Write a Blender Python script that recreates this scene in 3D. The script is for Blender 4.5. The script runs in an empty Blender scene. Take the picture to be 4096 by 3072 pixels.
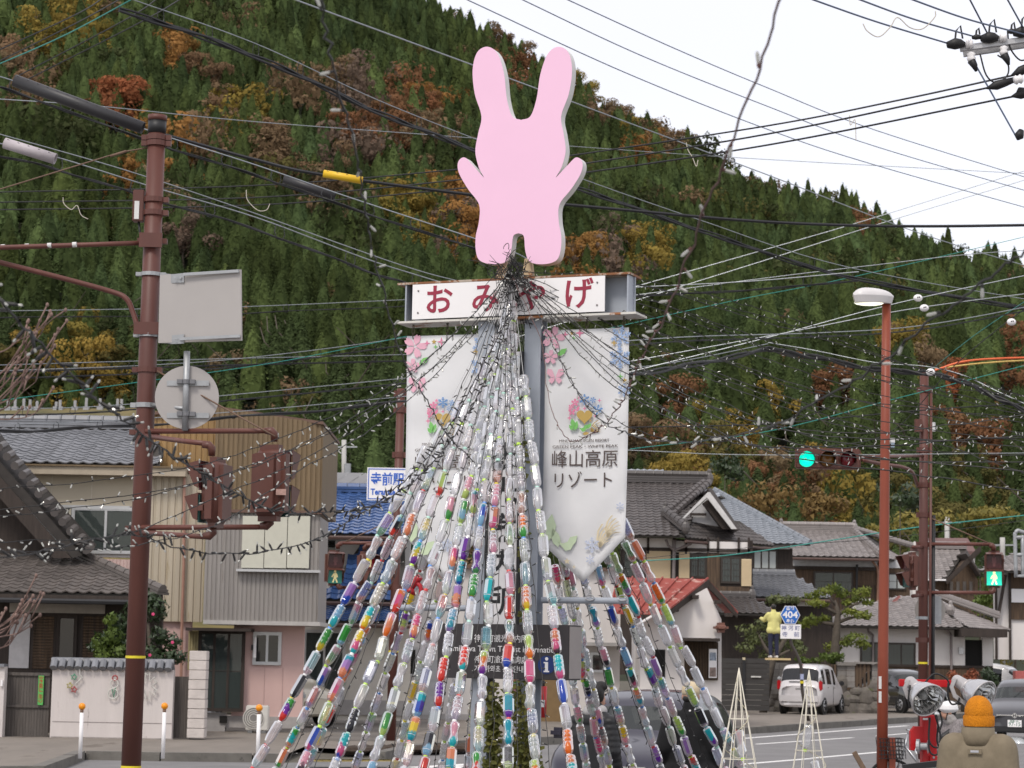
import bpy, bmesh, math, random
import numpy as np
from math import sin, cos, tan, atan, pi, sqrt, radians, floor
from mathutils import Vector as V, Matrix as MX, noise as MN
SC = bpy.context.scene
COL = SC.collection
RND = random.Random(11)
F, CX, CY, CAMH = 9000.0, 2048.0, 1536.0, 1.96     # focal length and centre in photo pixels (4096 wide)
TILT, ROLL = atan(1072 / 9000.0), 0.018
cam_d = bpy.data.cameras.new("camera")
cam = bpy.data.objects.new("camera", cam_d)
COL.objects.link(cam)
SC.camera = cam
_f = V((0, cos(TILT), sin(TILT)))
_r0 = V((1, 0, 0)); _u0 = V((0, -sin(TILT), cos(TILT)))
_r = _r0 * cos(ROLL) + _u0 * sin(ROLL)
_u = _u0 * cos(ROLL) - _r0 * sin(ROLL)
CAM = V((0, 0, CAMH))
_m = MX(((_r.x, _u.x, -_f.x, 0), (_r.y, _u.y, -_f.y, 0), (_r.z, _u.z, -_f.z, CAMH), (0, 0, 0, 1)))
cam.matrix_world = _m
cam_d.sensor_width = 36
cam_d.lens = F / 4096 * 36
cam_d.clip_start = 0.1
cam_d.clip_end = 3000
cam_d.dof.use_dof = True
cam_d.dof.focus_distance = 17.0
cam_d.dof.aperture_fstop = 8.5
SUN_EL, SUN_AZ = radians(52), radians(205)          # azimuth clockwise from +Y: behind the camera, to its left
w = bpy.data.worlds.new("World"); SC.world = w; w.use_nodes = True
nt = w.node_tree; nt.nodes.clear()
o_ = nt.nodes.new("ShaderNodeOutputWorld"); b_ = nt.nodes.new("ShaderNodeBackground"); b2_ = nt.nodes.new("ShaderNodeBackground")
s_ = nt.nodes.new("ShaderNodeTexSky"); s_.sky_type = 'NISHITA'; s_.sun_disc = False
s_.sun_elevation = SUN_EL; s_.sun_rotation = SUN_AZ
b_.inputs[1].default_value = 0.05
nt.links.new(s_.outputs[0], b_.inputs[0])
tc_ = nt.nodes.new("ShaderNodeTexCoord"); nz_ = nt.nodes.new("ShaderNodeTexNoise"); nz_.inputs["Scale"].default_value = 2.2
nz_.inputs["Detail"].default_value = 4
nt.links.new(tc_.outputs["Generated"], nz_.inputs["Vector"])
rp_ = nt.nodes.new("ShaderNodeValToRGB")
rp_.color_ramp.elements[0].position = .3; rp_.color_ramp.elements[0].color = (.88, .815, .80, 1)
rp_.color_ramp.elements[1].position = .7; rp_.color_ramp.elements[1].color = (1.0, .95, .93, 1)
nt.links.new(nz_.outputs[0], rp_.inputs[0]); nt.links.new(rp_.outputs[0], b2_.inputs[0])
b2_.inputs[1].default_value = 0.70
ad_ = nt.nodes.new("ShaderNodeAddShader")
nt.links.new(b_.outputs[0], ad_.inputs[0]); nt.links.new(b2_.outputs[0], ad_.inputs[1]); nt.links.new(ad_.outputs[0], o_.inputs[0])
sd = bpy.data.lights.new("sun", 'SUN'); sd.energy = 1.5; sd.angle = radians(14); sd.color = (1, .94, .85)
so = bpy.data.objects.new("sun", sd); COL.objects.link(so)
so.rotation_euler = V((-sin(SUN_AZ) * cos(SUN_EL), -cos(SUN_AZ) * cos(SUN_EL), -sin(SUN_EL))).to_track_quat('-Z', 'Y').to_euler()
SC.view_settings.view_transform = 'Standard'; SC.view_settings.look = 'None'
SC.view_settings.exposure = 0.40; SC.view_settings.gamma = 1.0; SC.view_settings.use_curve_mapping = False
SC.cycles.max_bounces = 8; SC.cycles.diffuse_bounces = 3; SC.cycles.glossy_bounces = 3
SC.cycles.transmission_bounces = 6; SC.cycles.transparent_max_bounces = 24
SC.cycles.caustics_reflective = False; SC.cycles.caustics_refractive = False
SC.cycles.use_denoising = True
def ray(x, y):
    return _f + _r * ((x - CX) / F) + _u * ((CY - y) / F)
def W(x, y, Y):
    d = ray(x, y); return CAM + d * (Y / d.y)
def G(x, y, z=0.0):
    d = ray(x, y); return CAM + d * ((z - CAMH) / d.z)
def onplane(x, y, p, n):
    d = ray(x, y); return CAM + d * ((p - CAM).dot(n) / d.dot(n))
def pix(p):
    q = p - CAM; z = q.dot(_f); return CX + F * q.dot(_r) / z, CY - F * q.dot(_u) / z
class MB:
    def __init__(s): s.v = []; s.f = []; s.m = []; s.cm = 0
    def add(s, vs, fs):
        n = len(s.v); s.v += [V(p) for p in vs]
        for f in fs: s.f.append([n + i for i in f]); s.m.append(s.cm)
        return s
    def box(s, a, b):
        (x0, y0, z0), (x1, y1, z1) = a, b
        return s.add([(x0, y0, z0), (x1, y0, z0), (x1, y1, z0), (x0, y1, z0), (x0, y0, z1), (x1, y0, z1), (x1, y1, z1), (x0, y1, z1)],
                     [(0, 3, 2, 1), (4, 5, 6, 7), (0, 1, 5, 4), (1, 2, 6, 5), (2, 3, 7, 6), (3, 0, 4, 7)])
    def obox(s, c, ax, ay, az):          # centre and half axes
        c, ax, ay, az = V(c), V(ax), V(ay), V(az)
        return s.add([c + ax * i + ay * j + az * k for k in (-1, 1) for j in (-1, 1) for i in (-1, 1)],
                     [(0, 2, 3, 1), (4, 5, 7, 6), (0, 1, 5, 4), (1, 3, 7, 5), (3, 2, 6, 7), (2, 0, 4, 6)])
    def beam(s, a, b, wx, wz, up=(0, 0, 1)):   # bar of section wx * wz from a to b
        a, b = V(a), V(b); d = (b - a); l = d.length; d = d / l; up = V(up)
        sx = d.cross(up)
        if sx.length < 1e-4: sx = d.cross(V((0, 1, 0)))
        sx.normalize(); sz = sx.cross(d)
        return s.obox((a + b) / 2, sx * wx / 2, d * l / 2, sz * wz / 2)
    def prism(s, poly, d):               # polygon (list of points) extruded by d
        d = V(d); n = len(poly); p = [V(q) for q in poly]
        s.add(p + [q + d for q in p], [list(range(n))[::-1], list(range(n, 2 * n))] + [(i, (i + 1) % n, n + (i + 1) % n, n + i) for i in range(n)])
        return s
    def tube(s, pts, r, n=6, cap=True):
        pts = [V(p) for p in pts]; k = len(pts)
        rr = r if isinstance(r, (list, tuple)) else [r] * k
        b = len(s.v); prev = None
        for i, p in enumerate(pts):
            d = (pts[min(i + 1, k - 1)] - pts[max(i - 1, 0)])
            if d.length < 1e-9: d = V((0, 0, 1))
            d.normalize()
            if prev is None:
                a = d.orthogonal().normalized()
            else:
                a = prev - d * prev.dot(d)
                a = a.normalized() if a.length > 1e-6 else d.orthogonal().normalized()
            prev = a; c = d.cross(a)
            for j in range(n):
                t = 2 * pi * j / n; s.v.append(p + (a * cos(t) + c * sin(t)) * rr[i])
        for i in range(k - 1):
            for j in range(n):
                s.f.append([b + i * n + j, b + i * n + (j + 1) % n, b + (i + 1) * n + (j + 1) % n, b + (i + 1) * n + j]); s.m.append(s.cm)
        if cap:
            s.f.append([b + j for j in range(n)][::-1]); s.m.append(s.cm)
            s.f.append([b + (k - 1) * n + j for j in range(n)]); s.m.append(s.cm)
        return s
    def lathe(s, prof, o, ax=(0, 0, 1), n=16, cap=True):   # prof: list of (radius, height along ax)
        ax = V(ax).normalized(); a = ax.orthogonal().normalized(); c = ax.cross(a); o = V(o); b = len(s.v)
        for r, h in prof:
            for j in range(n):
                t = 2 * pi * j / n; s.v.append(o + ax * h + (a * cos(t) + c * sin(t)) * r)
        for i in range(len(prof) - 1):
            for j in range(n):
                s.f.append([b + i * n + j, b + i * n + (j + 1) % n, b + (i + 1) * n + (j + 1) % n, b + (i + 1) * n + j]); s.m.append(s.cm)
        if cap:
            s.f.append([b + j for j in range(n)][::-1]); s.m.append(s.cm)
            e = b + (len(prof) - 1) * n; s.f.append([e + j for j in range(n)]); s.m.append(s.cm)
        return s
    def ell(s, c, rx, ry, rz, n=12, m=8):
        c = V(c); b = len(s.v)
        for i in range(m + 1):
            t = pi * i / m
            for j in range(n):
                q = 2 * pi * j / n; s.v.append(c + V((rx * sin(t) * cos(q), ry * sin(t) * sin(q), rz * cos(t))))
        for i in range(m):
            for j in range(n):
                s.f.append([b + i * n + j, b + (i + 1) * n + j, b + (i + 1) * n + (j + 1) % n, b + i * n + (j + 1) % n]); s.m.append(s.cm)
        return s
    def quad(s, a, b, c, d): return s.add([a, b, c, d], [(0, 1, 2, 3)])
    def mesh(s, name, off=None, smooth=False):
        me = bpy.data.meshes.new(name)
        me.from_pydata([(p - off)[:] for p in s.v] if off is not None else [p[:] for p in s.v], [], s.f)
        if any(s.m): me.polygons.foreach_set("material_index", s.m)
        if smooth: me.polygons.foreach_set("use_smooth", [True] * len(me.polygons))
        me.update(); return me
    def build(s, name, mat, parent=None, smooth=False, bevel=0.0):
        off = worldpos(parent) if parent is not None else None
        me = s.mesh(name, off, smooth)
        if bevel:
            bm = bmesh.new(); bm.from_mesh(me)
            bmesh.ops.remove_doubles(bm, verts=bm.verts, dist=1e-5)
            bmesh.ops.bevel(bm, geom=[e for e in bm.edges if len(e.link_faces) == 2 and e.calc_face_angle(0) > .5], offset=bevel, segments=3, affect='EDGES', clamp_overlap=True)
            bm.to_mesh(me); bm.free(); me.polygons.foreach_set("use_smooth", [True] * len(me.polygons)); me.set_sharp_from_angle(angle=.7)
        return place(name, me, mat, parent)
def worldpos(o):
    p = V((0, 0, 0))
    while o is not None: p = p + o.location; o = o.parent
    return p
def place(name, me, mat=None, parent=None, loc=None, rot=None, scale=None):
    if mat is not None and not len(me.materials):
        for m in (mat if isinstance(mat, (list, tuple)) else [mat]): me.materials.append(m)
    o = bpy.data.objects.new(name, me); COL.objects.link(o)
    if parent is not None: o.parent = parent
    if loc is not None: o.location = loc
    if rot is not None: o.rotation_mode = 'QUATERNION'; o.rotation_quaternion = rot
    if scale is not None: o.scale = scale
    return o
LABELS = {}
def tag(o, label, cat, group=None):
    o["label"] = label; o["category"] = cat
    if group: o["group"] = group
    return o
def thing(name, loc, label, cat, group=None):
    o = bpy.data.objects.new(name, None); COL.objects.link(o); o.location = loc; o.empty_display_size = .2
    return tag(o, label, cat, group)
def kind(o, k): o["kind"] = k; return o
def spline(pts, n=8):
    pts = [V(p) for p in pts]; out = []
    q = [pts[0] * 2 - pts[1]] + pts + [pts[-1] * 2 - pts[-2]]
    for i in range(1, len(q) - 2):
        a, b, c, d = q[i - 1:i + 3]
        for k in range(n):
            t = k / n
            out.append(.5 * ((2 * b) + (c - a) * t + (2 * a - 5 * b + 4 * c - d) * t * t + (3 * b - a - 3 * c + d) * t ** 3))
    out.append(pts[-1]); return out
TS = bpy.data.scenes.new("workbench")
def evalmesh(o, name):
    COL.objects.unlink(o); TS.collection.objects.link(o); vl = TS.view_layers[0]; vl.update()
    return bpy.data.meshes.new_from_object(o.evaluated_get(vl.depsgraph))
def subsurf(me, lv=1, remesh=None, sm=0):
    o = bpy.data.objects.new("tmp", me); COL.objects.link(o)
    if remesh:
        m = o.modifiers.new("r", 'REMESH'); m.mode = 'VOXEL'; m.voxel_size = remesh; m.use_smooth_shade = True
        if sm: k = o.modifiers.new("s", 'SMOOTH'); k.iterations = sm; k.factor = .5
    if lv: m = o.modifiers.new("s", 'SUBSURF'); m.levels = lv; m.render_levels = lv
    r = evalmesh(o, "x"); bpy.data.objects.remove(o); return r
MATS = {}
def nodes(m):
    m.use_nodes = True; t = m.node_tree; t.nodes.clear()
    out = t.nodes.new("ShaderNodeOutputMaterial"); return t, out
def mat(name, col, rough=.6, metal=0.0, var=.12, scale=6.0, bump=0.0, bscale=60.0, spec=.4, col2=None, spots=None, spot_scale=3.0, spot_at=.62, rnd=0.0, coat=0.0, stretch=None, tint=None, transl=0.0, alpha=1.0, emit=0.0):
    if name in MATS: return MATS[name]
    m = bpy.data.materials.new(name); t, out = nodes(m); N = t.nodes.new; L = t.links.new
    p = N("ShaderNodeBsdfPrincipled"); L(p.outputs[0], out.inputs[0])
    p.inputs["Roughness"].default_value = rough; p.inputs["Metallic"].default_value = metal
    p.inputs["Specular IOR Level"].default_value = spec; p.inputs["Coat Weight"].default_value = coat
    tc = N("ShaderNodeTexCoord"); src = tc.outputs["Object"]
    if stretch:
        mp = N("ShaderNodeMapping"); mp.inputs["Scale"].default_value = stretch; L(src, mp.inputs[0]); src = mp.outputs[0]
    nz = N("ShaderNodeTexNoise"); nz.inputs["Scale"].default_value = scale; nz.inputs["Detail"].default_value = 5; nz.inputs["Roughness"].default_value = .65
    L(src, nz.inputs["Vector"])
    c = V(col); c2 = V(col2) if col2 else None
    rp = N("ShaderNodeValToRGB"); e = rp.color_ramp.elements
    e[0].position = .28; e[1].position = .72
    a = c * (1 - var); b = c2 if c2 else c * (1 + var)
    e[0].color = (*a, 1); e[1].color = (*[min(1, q) for q in b], 1)
    L(nz.outputs[0], rp.inputs[0]); cur = rp.outputs[0]
    if spots:
        n2 = N("ShaderNodeTexNoise"); n2.inputs["Scale"].default_value = spot_scale; n2.inputs["Detail"].default_value = 8; n2.inputs["Roughness"].default_value = .7
        L(src, n2.inputs["Vector"])
        r2 = N("ShaderNodeValToRGB"); r2.color_ramp.elements[0].position = spot_at; r2.color_ramp.elements[1].position = spot_at + .05
        L(n2.outputs[0], r2.inputs[0])
        mx = N("ShaderNodeMix"); mx.data_type = 'RGBA'; L(r2.outputs[0], mx.inputs[0]); L(cur, mx.inputs[6]); mx.inputs[7].default_value = (*spots, 1); cur = mx.outputs[2]
    if tint:                                   # per-object / per-leaf tint from the object's colour or an attribute
        mm = N("ShaderNodeMix"); mm.data_type = 'RGBA'; mm.blend_type = 'MULTIPLY'; mm.inputs[0].default_value = 1
        if tint == 'object': oi = N("ShaderNodeObjectInfo"); L(oi.outputs["Color"], mm.inputs[7])
        else:
            at = N("ShaderNodeAttribute"); at.attribute_name = tint; L(at.outputs["Color"], mm.inputs[7])
        L(cur, mm.inputs[6]); cur = mm.outputs[2]
    if rnd:
        oi = N("ShaderNodeObjectInfo"); mr = N("ShaderNodeMapRange"); mr.inputs[3].default_value = 1 - rnd; mr.inputs[4].default_value = 1 + rnd
        L(oi.outputs["Random"], mr.inputs[0]); hs = N("ShaderNodeHueSaturation"); L(mr.outputs[0], hs.inputs["Value"]); L(cur, hs.inputs["Color"]); cur = hs.outputs[0]
    L(cur, p.inputs["Base Color"])
    if bump:
        bn = N("ShaderNodeTexNoise"); bn.inputs["Scale"].default_value = bscale; bn.inputs["Detail"].default_value = 4; L(src, bn.inputs["Vector"])
        bp = N("ShaderNodeBump"); bp.inputs["Strength"].default_value = bump; bp.inputs["Distance"].default_value = .02; L(bn.outputs[0], bp.inputs["Height"]); L(bp.outputs[0], p.inputs["Normal"])
    if transl:
        tr = N("ShaderNodeBsdfTranslucent"); L(cur, tr.inputs[0]); ms = N("ShaderNodeMixShader"); ms.inputs[0].default_value = transl
        L(p.outputs[0], ms.inputs[1]); L(tr.outputs[0], ms.inputs[2]); L(ms.outputs[0], out.inputs[0])
    if alpha < 1:
        tr = N("ShaderNodeBsdfTransparent"); ms = N("ShaderNodeMixShader"); ms.inputs[0].default_value = alpha
        L(tr.outputs[0], ms.inputs[1]); L(p.outputs[0], ms.inputs[2]); L(ms.outputs[0], out.inputs[0])
    if emit:
        L(cur, p.inputs["Emission Color"]); p.inputs["Emission Strength"].default_value = emit
    MATS[name] = m; return m
def glassmat(name, col=(.05, .06, .06), fac=.55, rough=.03):
    if name in MATS: return MATS[name]
    m = bpy.data.materials.new(name); t, out = nodes(m); N = t.nodes.new; L = t.links.new
    p = N("ShaderNodeBsdfPrincipled"); p.inputs["Base Color"].default_value = (*col, 1); p.inputs["Roughness"].default_value = rough; p.inputs["Specular IOR Level"].default_value = .6
    tr = N("ShaderNodeBsdfTransparent"); tr.inputs[0].default_value = (.85, .9, .88, 1); ms = N("ShaderNodeMixShader"); ms.inputs[0].default_value = fac
    L(tr.outputs[0], ms.inputs[1]); L(p.outputs[0], ms.inputs[2]); L(ms.outputs[0], out.inputs[0]); MATS[name] = m; return m
def text(body, size, m, mat4, parent, name="lettering", ext=.0015, align='CENTER', sx=1.0, bold=0.0, fit=None):
    cu = bpy.data.curves.new("t", 'FONT'); cu.body = body; cu.size = size; cu.align_x = align; cu.align_y = 'CENTER'; cu.extrude = ext; cu.offset = bold; cu.resolution_u = 3
    ob = bpy.data.objects.new("t", cu); COL.objects.link(ob); me = evalmesh(ob, name); bpy.data.objects.remove(ob)
    if fit: xs = [v.co.x for v in me.vertices]; sx = fit / max(1e-4, max(xs) - min(xs))
    me.transform(mat4 @ MX.Diagonal((sx, 1, 1, 1)))
    off = worldpos(parent)
    me.transform(MX.Translation(-off)); me.name = name
    me.materials.clear()
    return place(name, me, m, parent)
def frame(o, x, y):
    x = V(x).normalized(); y = V(y).normalized(); z = x.cross(y).normalized()
    return MX(((x.x, y.x, z.x, o[0]), (x.y, y.y, z.y, o[1]), (x.z, y.z, z.z, o[2]), (0, 0, 0, 1)))
# ================================================================== SETTING: ground, roads, hill, forest
m_ground = mat("earth", (.10, .09, .07), .95, var=.25, scale=.4, bump=.4, bscale=6)
m_asph = mat("asphalt", (.19, .185, .185), .92, var=.14, scale=.9, bump=.35, bscale=180, spots=(.17, .165, .165), spot_scale=.35, spot_at=.56)
m_pave = mat("pavement", (.20, .175, .15), .9, var=.14, scale=1.4, bump=.4, bscale=90, spots=(.13, .11, .09), spot_scale=.7, spot_at=.58, stretch=(1, .35, 1))
m_yard = mat("yard", (.15, .135, .12), .95, var=.22, scale=.6, bump=.4, bscale=90, spots=(.26, .21, .13), spot_scale=.5, spot_at=.6)
m_kerb = mat("kerb", (.15, .14, .125), .9, var=.25, scale=2.5, bump=.4, bscale=50, spots=(.07, .065, .06), spot_scale=3, spot_at=.6)
m_paint = mat("road_paint", (.74, .73, .71), .75, var=.06, scale=8, spots=(.38, .37, .36), spot_scale=9, spot_at=.64)
m_soil = mat("soil", (.055, .04, .03), 1, var=.4, scale=9, bump=1, bscale=30)
g = MB(); g.quad((-900, -40, 0), (900, -40, 0), (900, 1400, 0), (-900, 1400, 0)); kind(g.build("ground", m_ground), "structure")
K0, K1, K2 = G(-500, 3085), G(600, 3052), G(1500, 3056)
kr = [G(1540, 3046), G(1640, 3020), G(1830, 2998), G(2300, 2975), G(2700, 2953), G(3072, 2932), G(3500, 2901), G(3640, 2892)]
kr2 = [G(3640, 2892), G(3850, 2872), G(4300, 2835)]
left_gap = [G(-300, 3110), G(180, 3105), G(300, 3058), G(340, 3040), G(640, 3046), G(1010, 3050), G(1130, 3052)]
def strip(name, pts, w_, z0, z1, m, side=1, parent=None):
    b = MB(); n = len(pts); off = []
    for i, p in enumerate(pts):
        d = (pts[min(i + 1, n - 1)] - pts[max(i - 1, 0)]); d.z = 0; d.normalize(); off.append(V((-d.y, d.x, 0)) * w_ * side)
    for i in range(n - 1):
        a, c = V(pts[i]), V(pts[i + 1]); a2, c2 = a + off[i], c + off[i + 1]
        z = lambda p, h: V((p.x, p.y, h))
        b.add([z(a, z0), z(c, z0), z(c2, z0), z(a2, z0), z(a, z1), z(c, z1), z(c2, z1), z(a2, z1)], [(4, 5, 6, 7), (0, 1, 5, 4), (2, 3, 7, 6), (0, 4, 7, 3), (1, 2, 6, 5)])
    o = b.build(name, m, parent)
    return o if parent is not None else kind(o, "structure")
r_ = MB()
near = [V((-60, 2, .004)), V((60, 2, .004)), V((60, 95, .004)), V((22, 95, .004))]
edge = [V((p.x, p.y, .004)) for p in (kr2[::-1] + kr[::-1] + left_gap[::-1])]
r_.add(near + edge + [V((-60, 36, .004))], [list(range(len(near) + len(edge) + 1))])
kind(r_.build("road", m_asph), "structure")
p_ = MB(); p_.add([V((p.x, p.y, .12)) for p in left_gap] + [V((G(1330, 2960).x, G(1330, 2960).y, .12)), V((G(1330, 2880).x, 58, .12)), V((-40, 58, .12)), V((-40, 37, .12))], [list(range(11))])
kind(p_.build("pavement", m_pave), "structure")
p_ = MB(); p_.add([V((p.x, p.y, .10)) for p in kr + kr2[1:]] + [V((45, 110, .10)), V((-8, 110, .10)), V((-8, 47, .10)), V((kr[0].x, kr[0].y + 1.5, .10))], [list(range(len(kr) + 2 + 4))])
kind(p_.build("pavement", m_pave), "structure")
p_ = MB(); p_.add([V((-7.6, 46.4, .106)), V((-2.6, 46.6, .106)), V((-1.2, 60, .106)), V((-8.4, 61, .106))], [(0, 1, 2, 3)])
kind(p_.build("yard", m_yard), "structure")
def kerbs(pts, h):
    for i in range(len(pts) - 1):
        L_ = (pts[i + 1] - pts[i]).length; k = max(1, int(L_ / 2.4))
        for j in range(k):
            a = pts[i].lerp(pts[i + 1], j / k); b = pts[i].lerp(pts[i + 1], (j + 1) / k); d = (b - a).normalized() * .012
            strip("kerb", [a + d, b - d], .2, 0, h + RND.uniform(-.004, .008), m_kerb)
kerbs(left_gap, .15); kerbs(kr, .17); kerbs(kr2, .15)
def mark(p, q, w_): strip("road_marking", [p, q], w_, .004, .0085, m_paint)
mark(G(2900, 2962), G(3640, 2904), .16); mark(G(3700, 2898), G(4300, 2856), .16)
mark(G(3040, 2978), G(3420, 2952), .13); mark(G(3520, 2945), G(4300, 2878), .13)
mark(G(2900, 3066), G(3260, 3036), .16); mark(G(3270, 3034), G(4300, 2940), .16)
mark(G(2800, 3105), G(3080, 3076), .12)
for i in range(9): mark(G(1560 + i * 62, 3074 - i * 2.0), G(1500 + i * 62 - 90, 3120), .32)
mark(G(1480, 3086), G(2130, 3048), .35)
b = MB(); c0 = G(1480, 3010);
for k in range(60):
    a = RND.random(); q = V((-2.9 + a * 2.3, 42.2 + a * 2.0 + RND.uniform(-.5, .5), .11)); b.ell(q, RND.uniform(.12, .35), RND.uniform(.12, .3), RND.uniform(.03, .1), 7, 4)
kind(b.build("soil_bed", m_soil), "stuff")
b = MB()
for k in range(26):
    p = G(1250 + k * 14, 3042 + (k % 2) * 1.5, .12); b.box((p.x - .12, p.y - .14, .12), (p.x + .12, p.y + .14, .132))
kind(b.build("tactile_paving", mat("tactile", (.42, .33, .12), .9, var=.2), ), "structure")
RIDGE = [(-2600, -1500), (-600, -900), (600, -560), (1300, -260), (1778, 10), (2130, 190), (2407, 390), (2741, 540), (2963, 690), (3389, 800), (3704, 960), (3889, 1035), (4096, 1065), (4600, 1150), (6500, 1500)]
YR, Y0 = 600.0, 165.0
def ridge_z(X):
    px = CX + F * X / YR
    for (a, ya), (c, yc) in zip(RIDGE, RIDGE[1:]):
        if px <= c:
            t = max(0, (px - a) / (c - a)); y = ya + (yc - ya) * t; break
    else: y = RIDGE[-1][1]
    hz = 2610 + .018 * (px - CX)
    return CAMH + (hz - y) / F * YR
def hill_z(X, Y):
    q = X * YR / max(Y, 120)                       # spreads the ridge profile along sight lines
    q = X + (q - X) * .6
    zr = ridge_z(q) - 5
    t = (Y - Y0) / (YR - Y0)
    if t <= 0: return -.3 + t * 5
    if t > 1: return zr - (t - 1) * 320
    s = t ** 1.12
    n = MN.noise(V((X * .012, Y * .007, 3.1))) * 14 + MN.noise(V((X * .03, Y * .02, 7.7))) * 5
    return zr * s + n * sin(pi * t) * .9
nx, ny = 90, 80
vs = []; fs = []
for j in range(ny + 1):
    Y = 150 + (720 - 150) * j / ny
    for i in range(nx + 1):
        X = (-.42 + .84 * i / nx) * (Y + 60); vs.append((X, Y, hill_z(X, Y) - (2.2 if Y > 200 else 0)))
for j in range(ny):
    for i in range(nx):
        a = j * (nx + 1) + i; fs.append((a, a + 1, a + nx + 2, a + nx + 1))
h = MB(); h.add(vs, fs)
kind(h.build("hill", mat("forest_floor", (.022, .026, .012), 1, var=.5, scale=.12), smooth=True), "structure")
m_needle = mat("conifer_foliage", (.056, .078, .031), .9, var=.3, scale=.35, tint="tint", transl=.06, spec=.03)
m_leaf = mat("autumn_foliage", (.62, .62, .62), .9, var=.22, scale=.5, tint="object", transl=.22, spec=.04)
m_leafs = mat("mixed_foliage", (.62, .62, .62), .9, var=.22, scale=.3, tint="tint", transl=.22, spec=.04)
m_bark = mat("bark", (.085, .07, .055), .95, var=.3, scale=9, bump=.6, bscale=30)
RUST, ORANGE, TAN, YEL, OLIVE, GREY, RED = (.33, .165, .085), (.44, .225, .075), (.32, .215, .125), (.38, .28, .07), (.19, .17, .06), (.28, .20, .15), (.44, .17, .08)
ZONES = [(430, 360, 80, 55, RED, 2), (700, 175, 70, 40, ORANGE, 2), (1010, 400, 90, 60, YEL, 3), (1090, 520, 90, 60, TAN, 3), (250, 60, 160, 80, YEL, 5), (60, 240, 110, 110, TAN, 5),
         (640, 560, 50, 60, ORANGE, 2), (520, 640, 50, 50, ORANGE, 1), (820, 470, 90, 60, TAN, 2), (900, 300, 120, 60, TAN, 3), (1230, 300, 160, 70, TAN, 4),
         (1450, 310, 150, 60, GREY, 4), (1600, 400, 150, 70, RUST, 5), (1500, 480, 140, 60, RUST, 5), (1720, 400, 110, 60, ORANGE, 4), (1760, 500, 120, 60, TAN, 4), (1380, 560, 120, 50, GREY, 3),
         (1330, 700, 100, 70, TAN, 3), (1620, 800, 110, 50, YEL, 4), (1800, 740, 90, 50, ORANGE, 3), (1890, 920, 80, 50, ORANGE, 2), (1800, 860, 100, 50, GREY, 3), (700, 900, 80, 60, GREY, 2), (640, 760, 60, 50, TAN, 1),
         (2030, 40, 80, 40, TAN, 4), (2190, 170, 70, 50, TAN, 4), (2300, 270, 70, 70, YEL, 4), (2420, 370, 80, 60, TAN, 5), (2540, 440, 80, 60, YEL, 4), (2660, 510, 80, 40, TAN, 4), (2560, 560, 60, 60, ORANGE, 2), (2060, 230, 60, 60, RUST, 2),
         (2290, 980, 90, 60, ORANGE, 3), (2420, 960, 110, 70, GREY, 3), (2580, 970, 110, 70, YEL, 3), (2160, 1010, 70, 50, TAN, 2), (3130, 690, 60, 40, TAN, 2), (3460, 850, 50, 30, RUST, 2), (3010, 640, 50, 40, TAN, 2),
         (3640, 1340, 120, 60, YEL, 3), (3300, 1480, 130, 70, RUST, 4), (3160, 1600, 90, 70, YEL, 3), (3800, 1540, 90, 70, RED, 2), (3900, 1700, 140, 90, RUST, 4), (4050, 1340, 70, 60, RUST, 2), (3700, 1420, 90, 50, TAN, 2),
         (2700, 1620, 140, 100, RUST, 4), (2600, 1760, 130, 70, TAN, 3), (2930, 1700, 110, 70, YEL, 3), (2780, 1850, 160, 60, OLIVE, 4), (2680, 1950, 120, 50, YEL, 3), (3160, 1960, 140, 70, RUST, 4), (3330, 1930, 110, 70, YEL, 3), (3640, 1950, 200, 60, OLIVE, 5), (3860, 2050, 200, 50, OLIVE, 5), (3050, 1880, 80, 50, TAN, 2),
         (250, 1370, 120, 40, YEL, 3), (480, 1430, 80, 50, OLIVE, 2), (100, 1450, 90, 60, OLIVE, 2), (380, 1480, 100, 40, YEL, 3), (900, 1500, 60, 40, TAN, 1), (1320, 1620, 60, 40, OLIVE, 2), (3980, 1900, 120, 70, OLIVE, 3)]
def on_hill(x, y):
    d = ray(x, y); d = d / d.y; lo = None
    for k in range(400):
        Y = 170 + k * 1.1
        p = CAM + d * Y
        if p.z <= hill_z(p.x, p.y): return V((p.x, p.y, hill_z(p.x, p.y)))
    p = CAM + d * 597
    return V((p.x, p.y, hill_z(p.x, p.y))) if p.z - hill_z(p.x, p.y) < 14 else None
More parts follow.
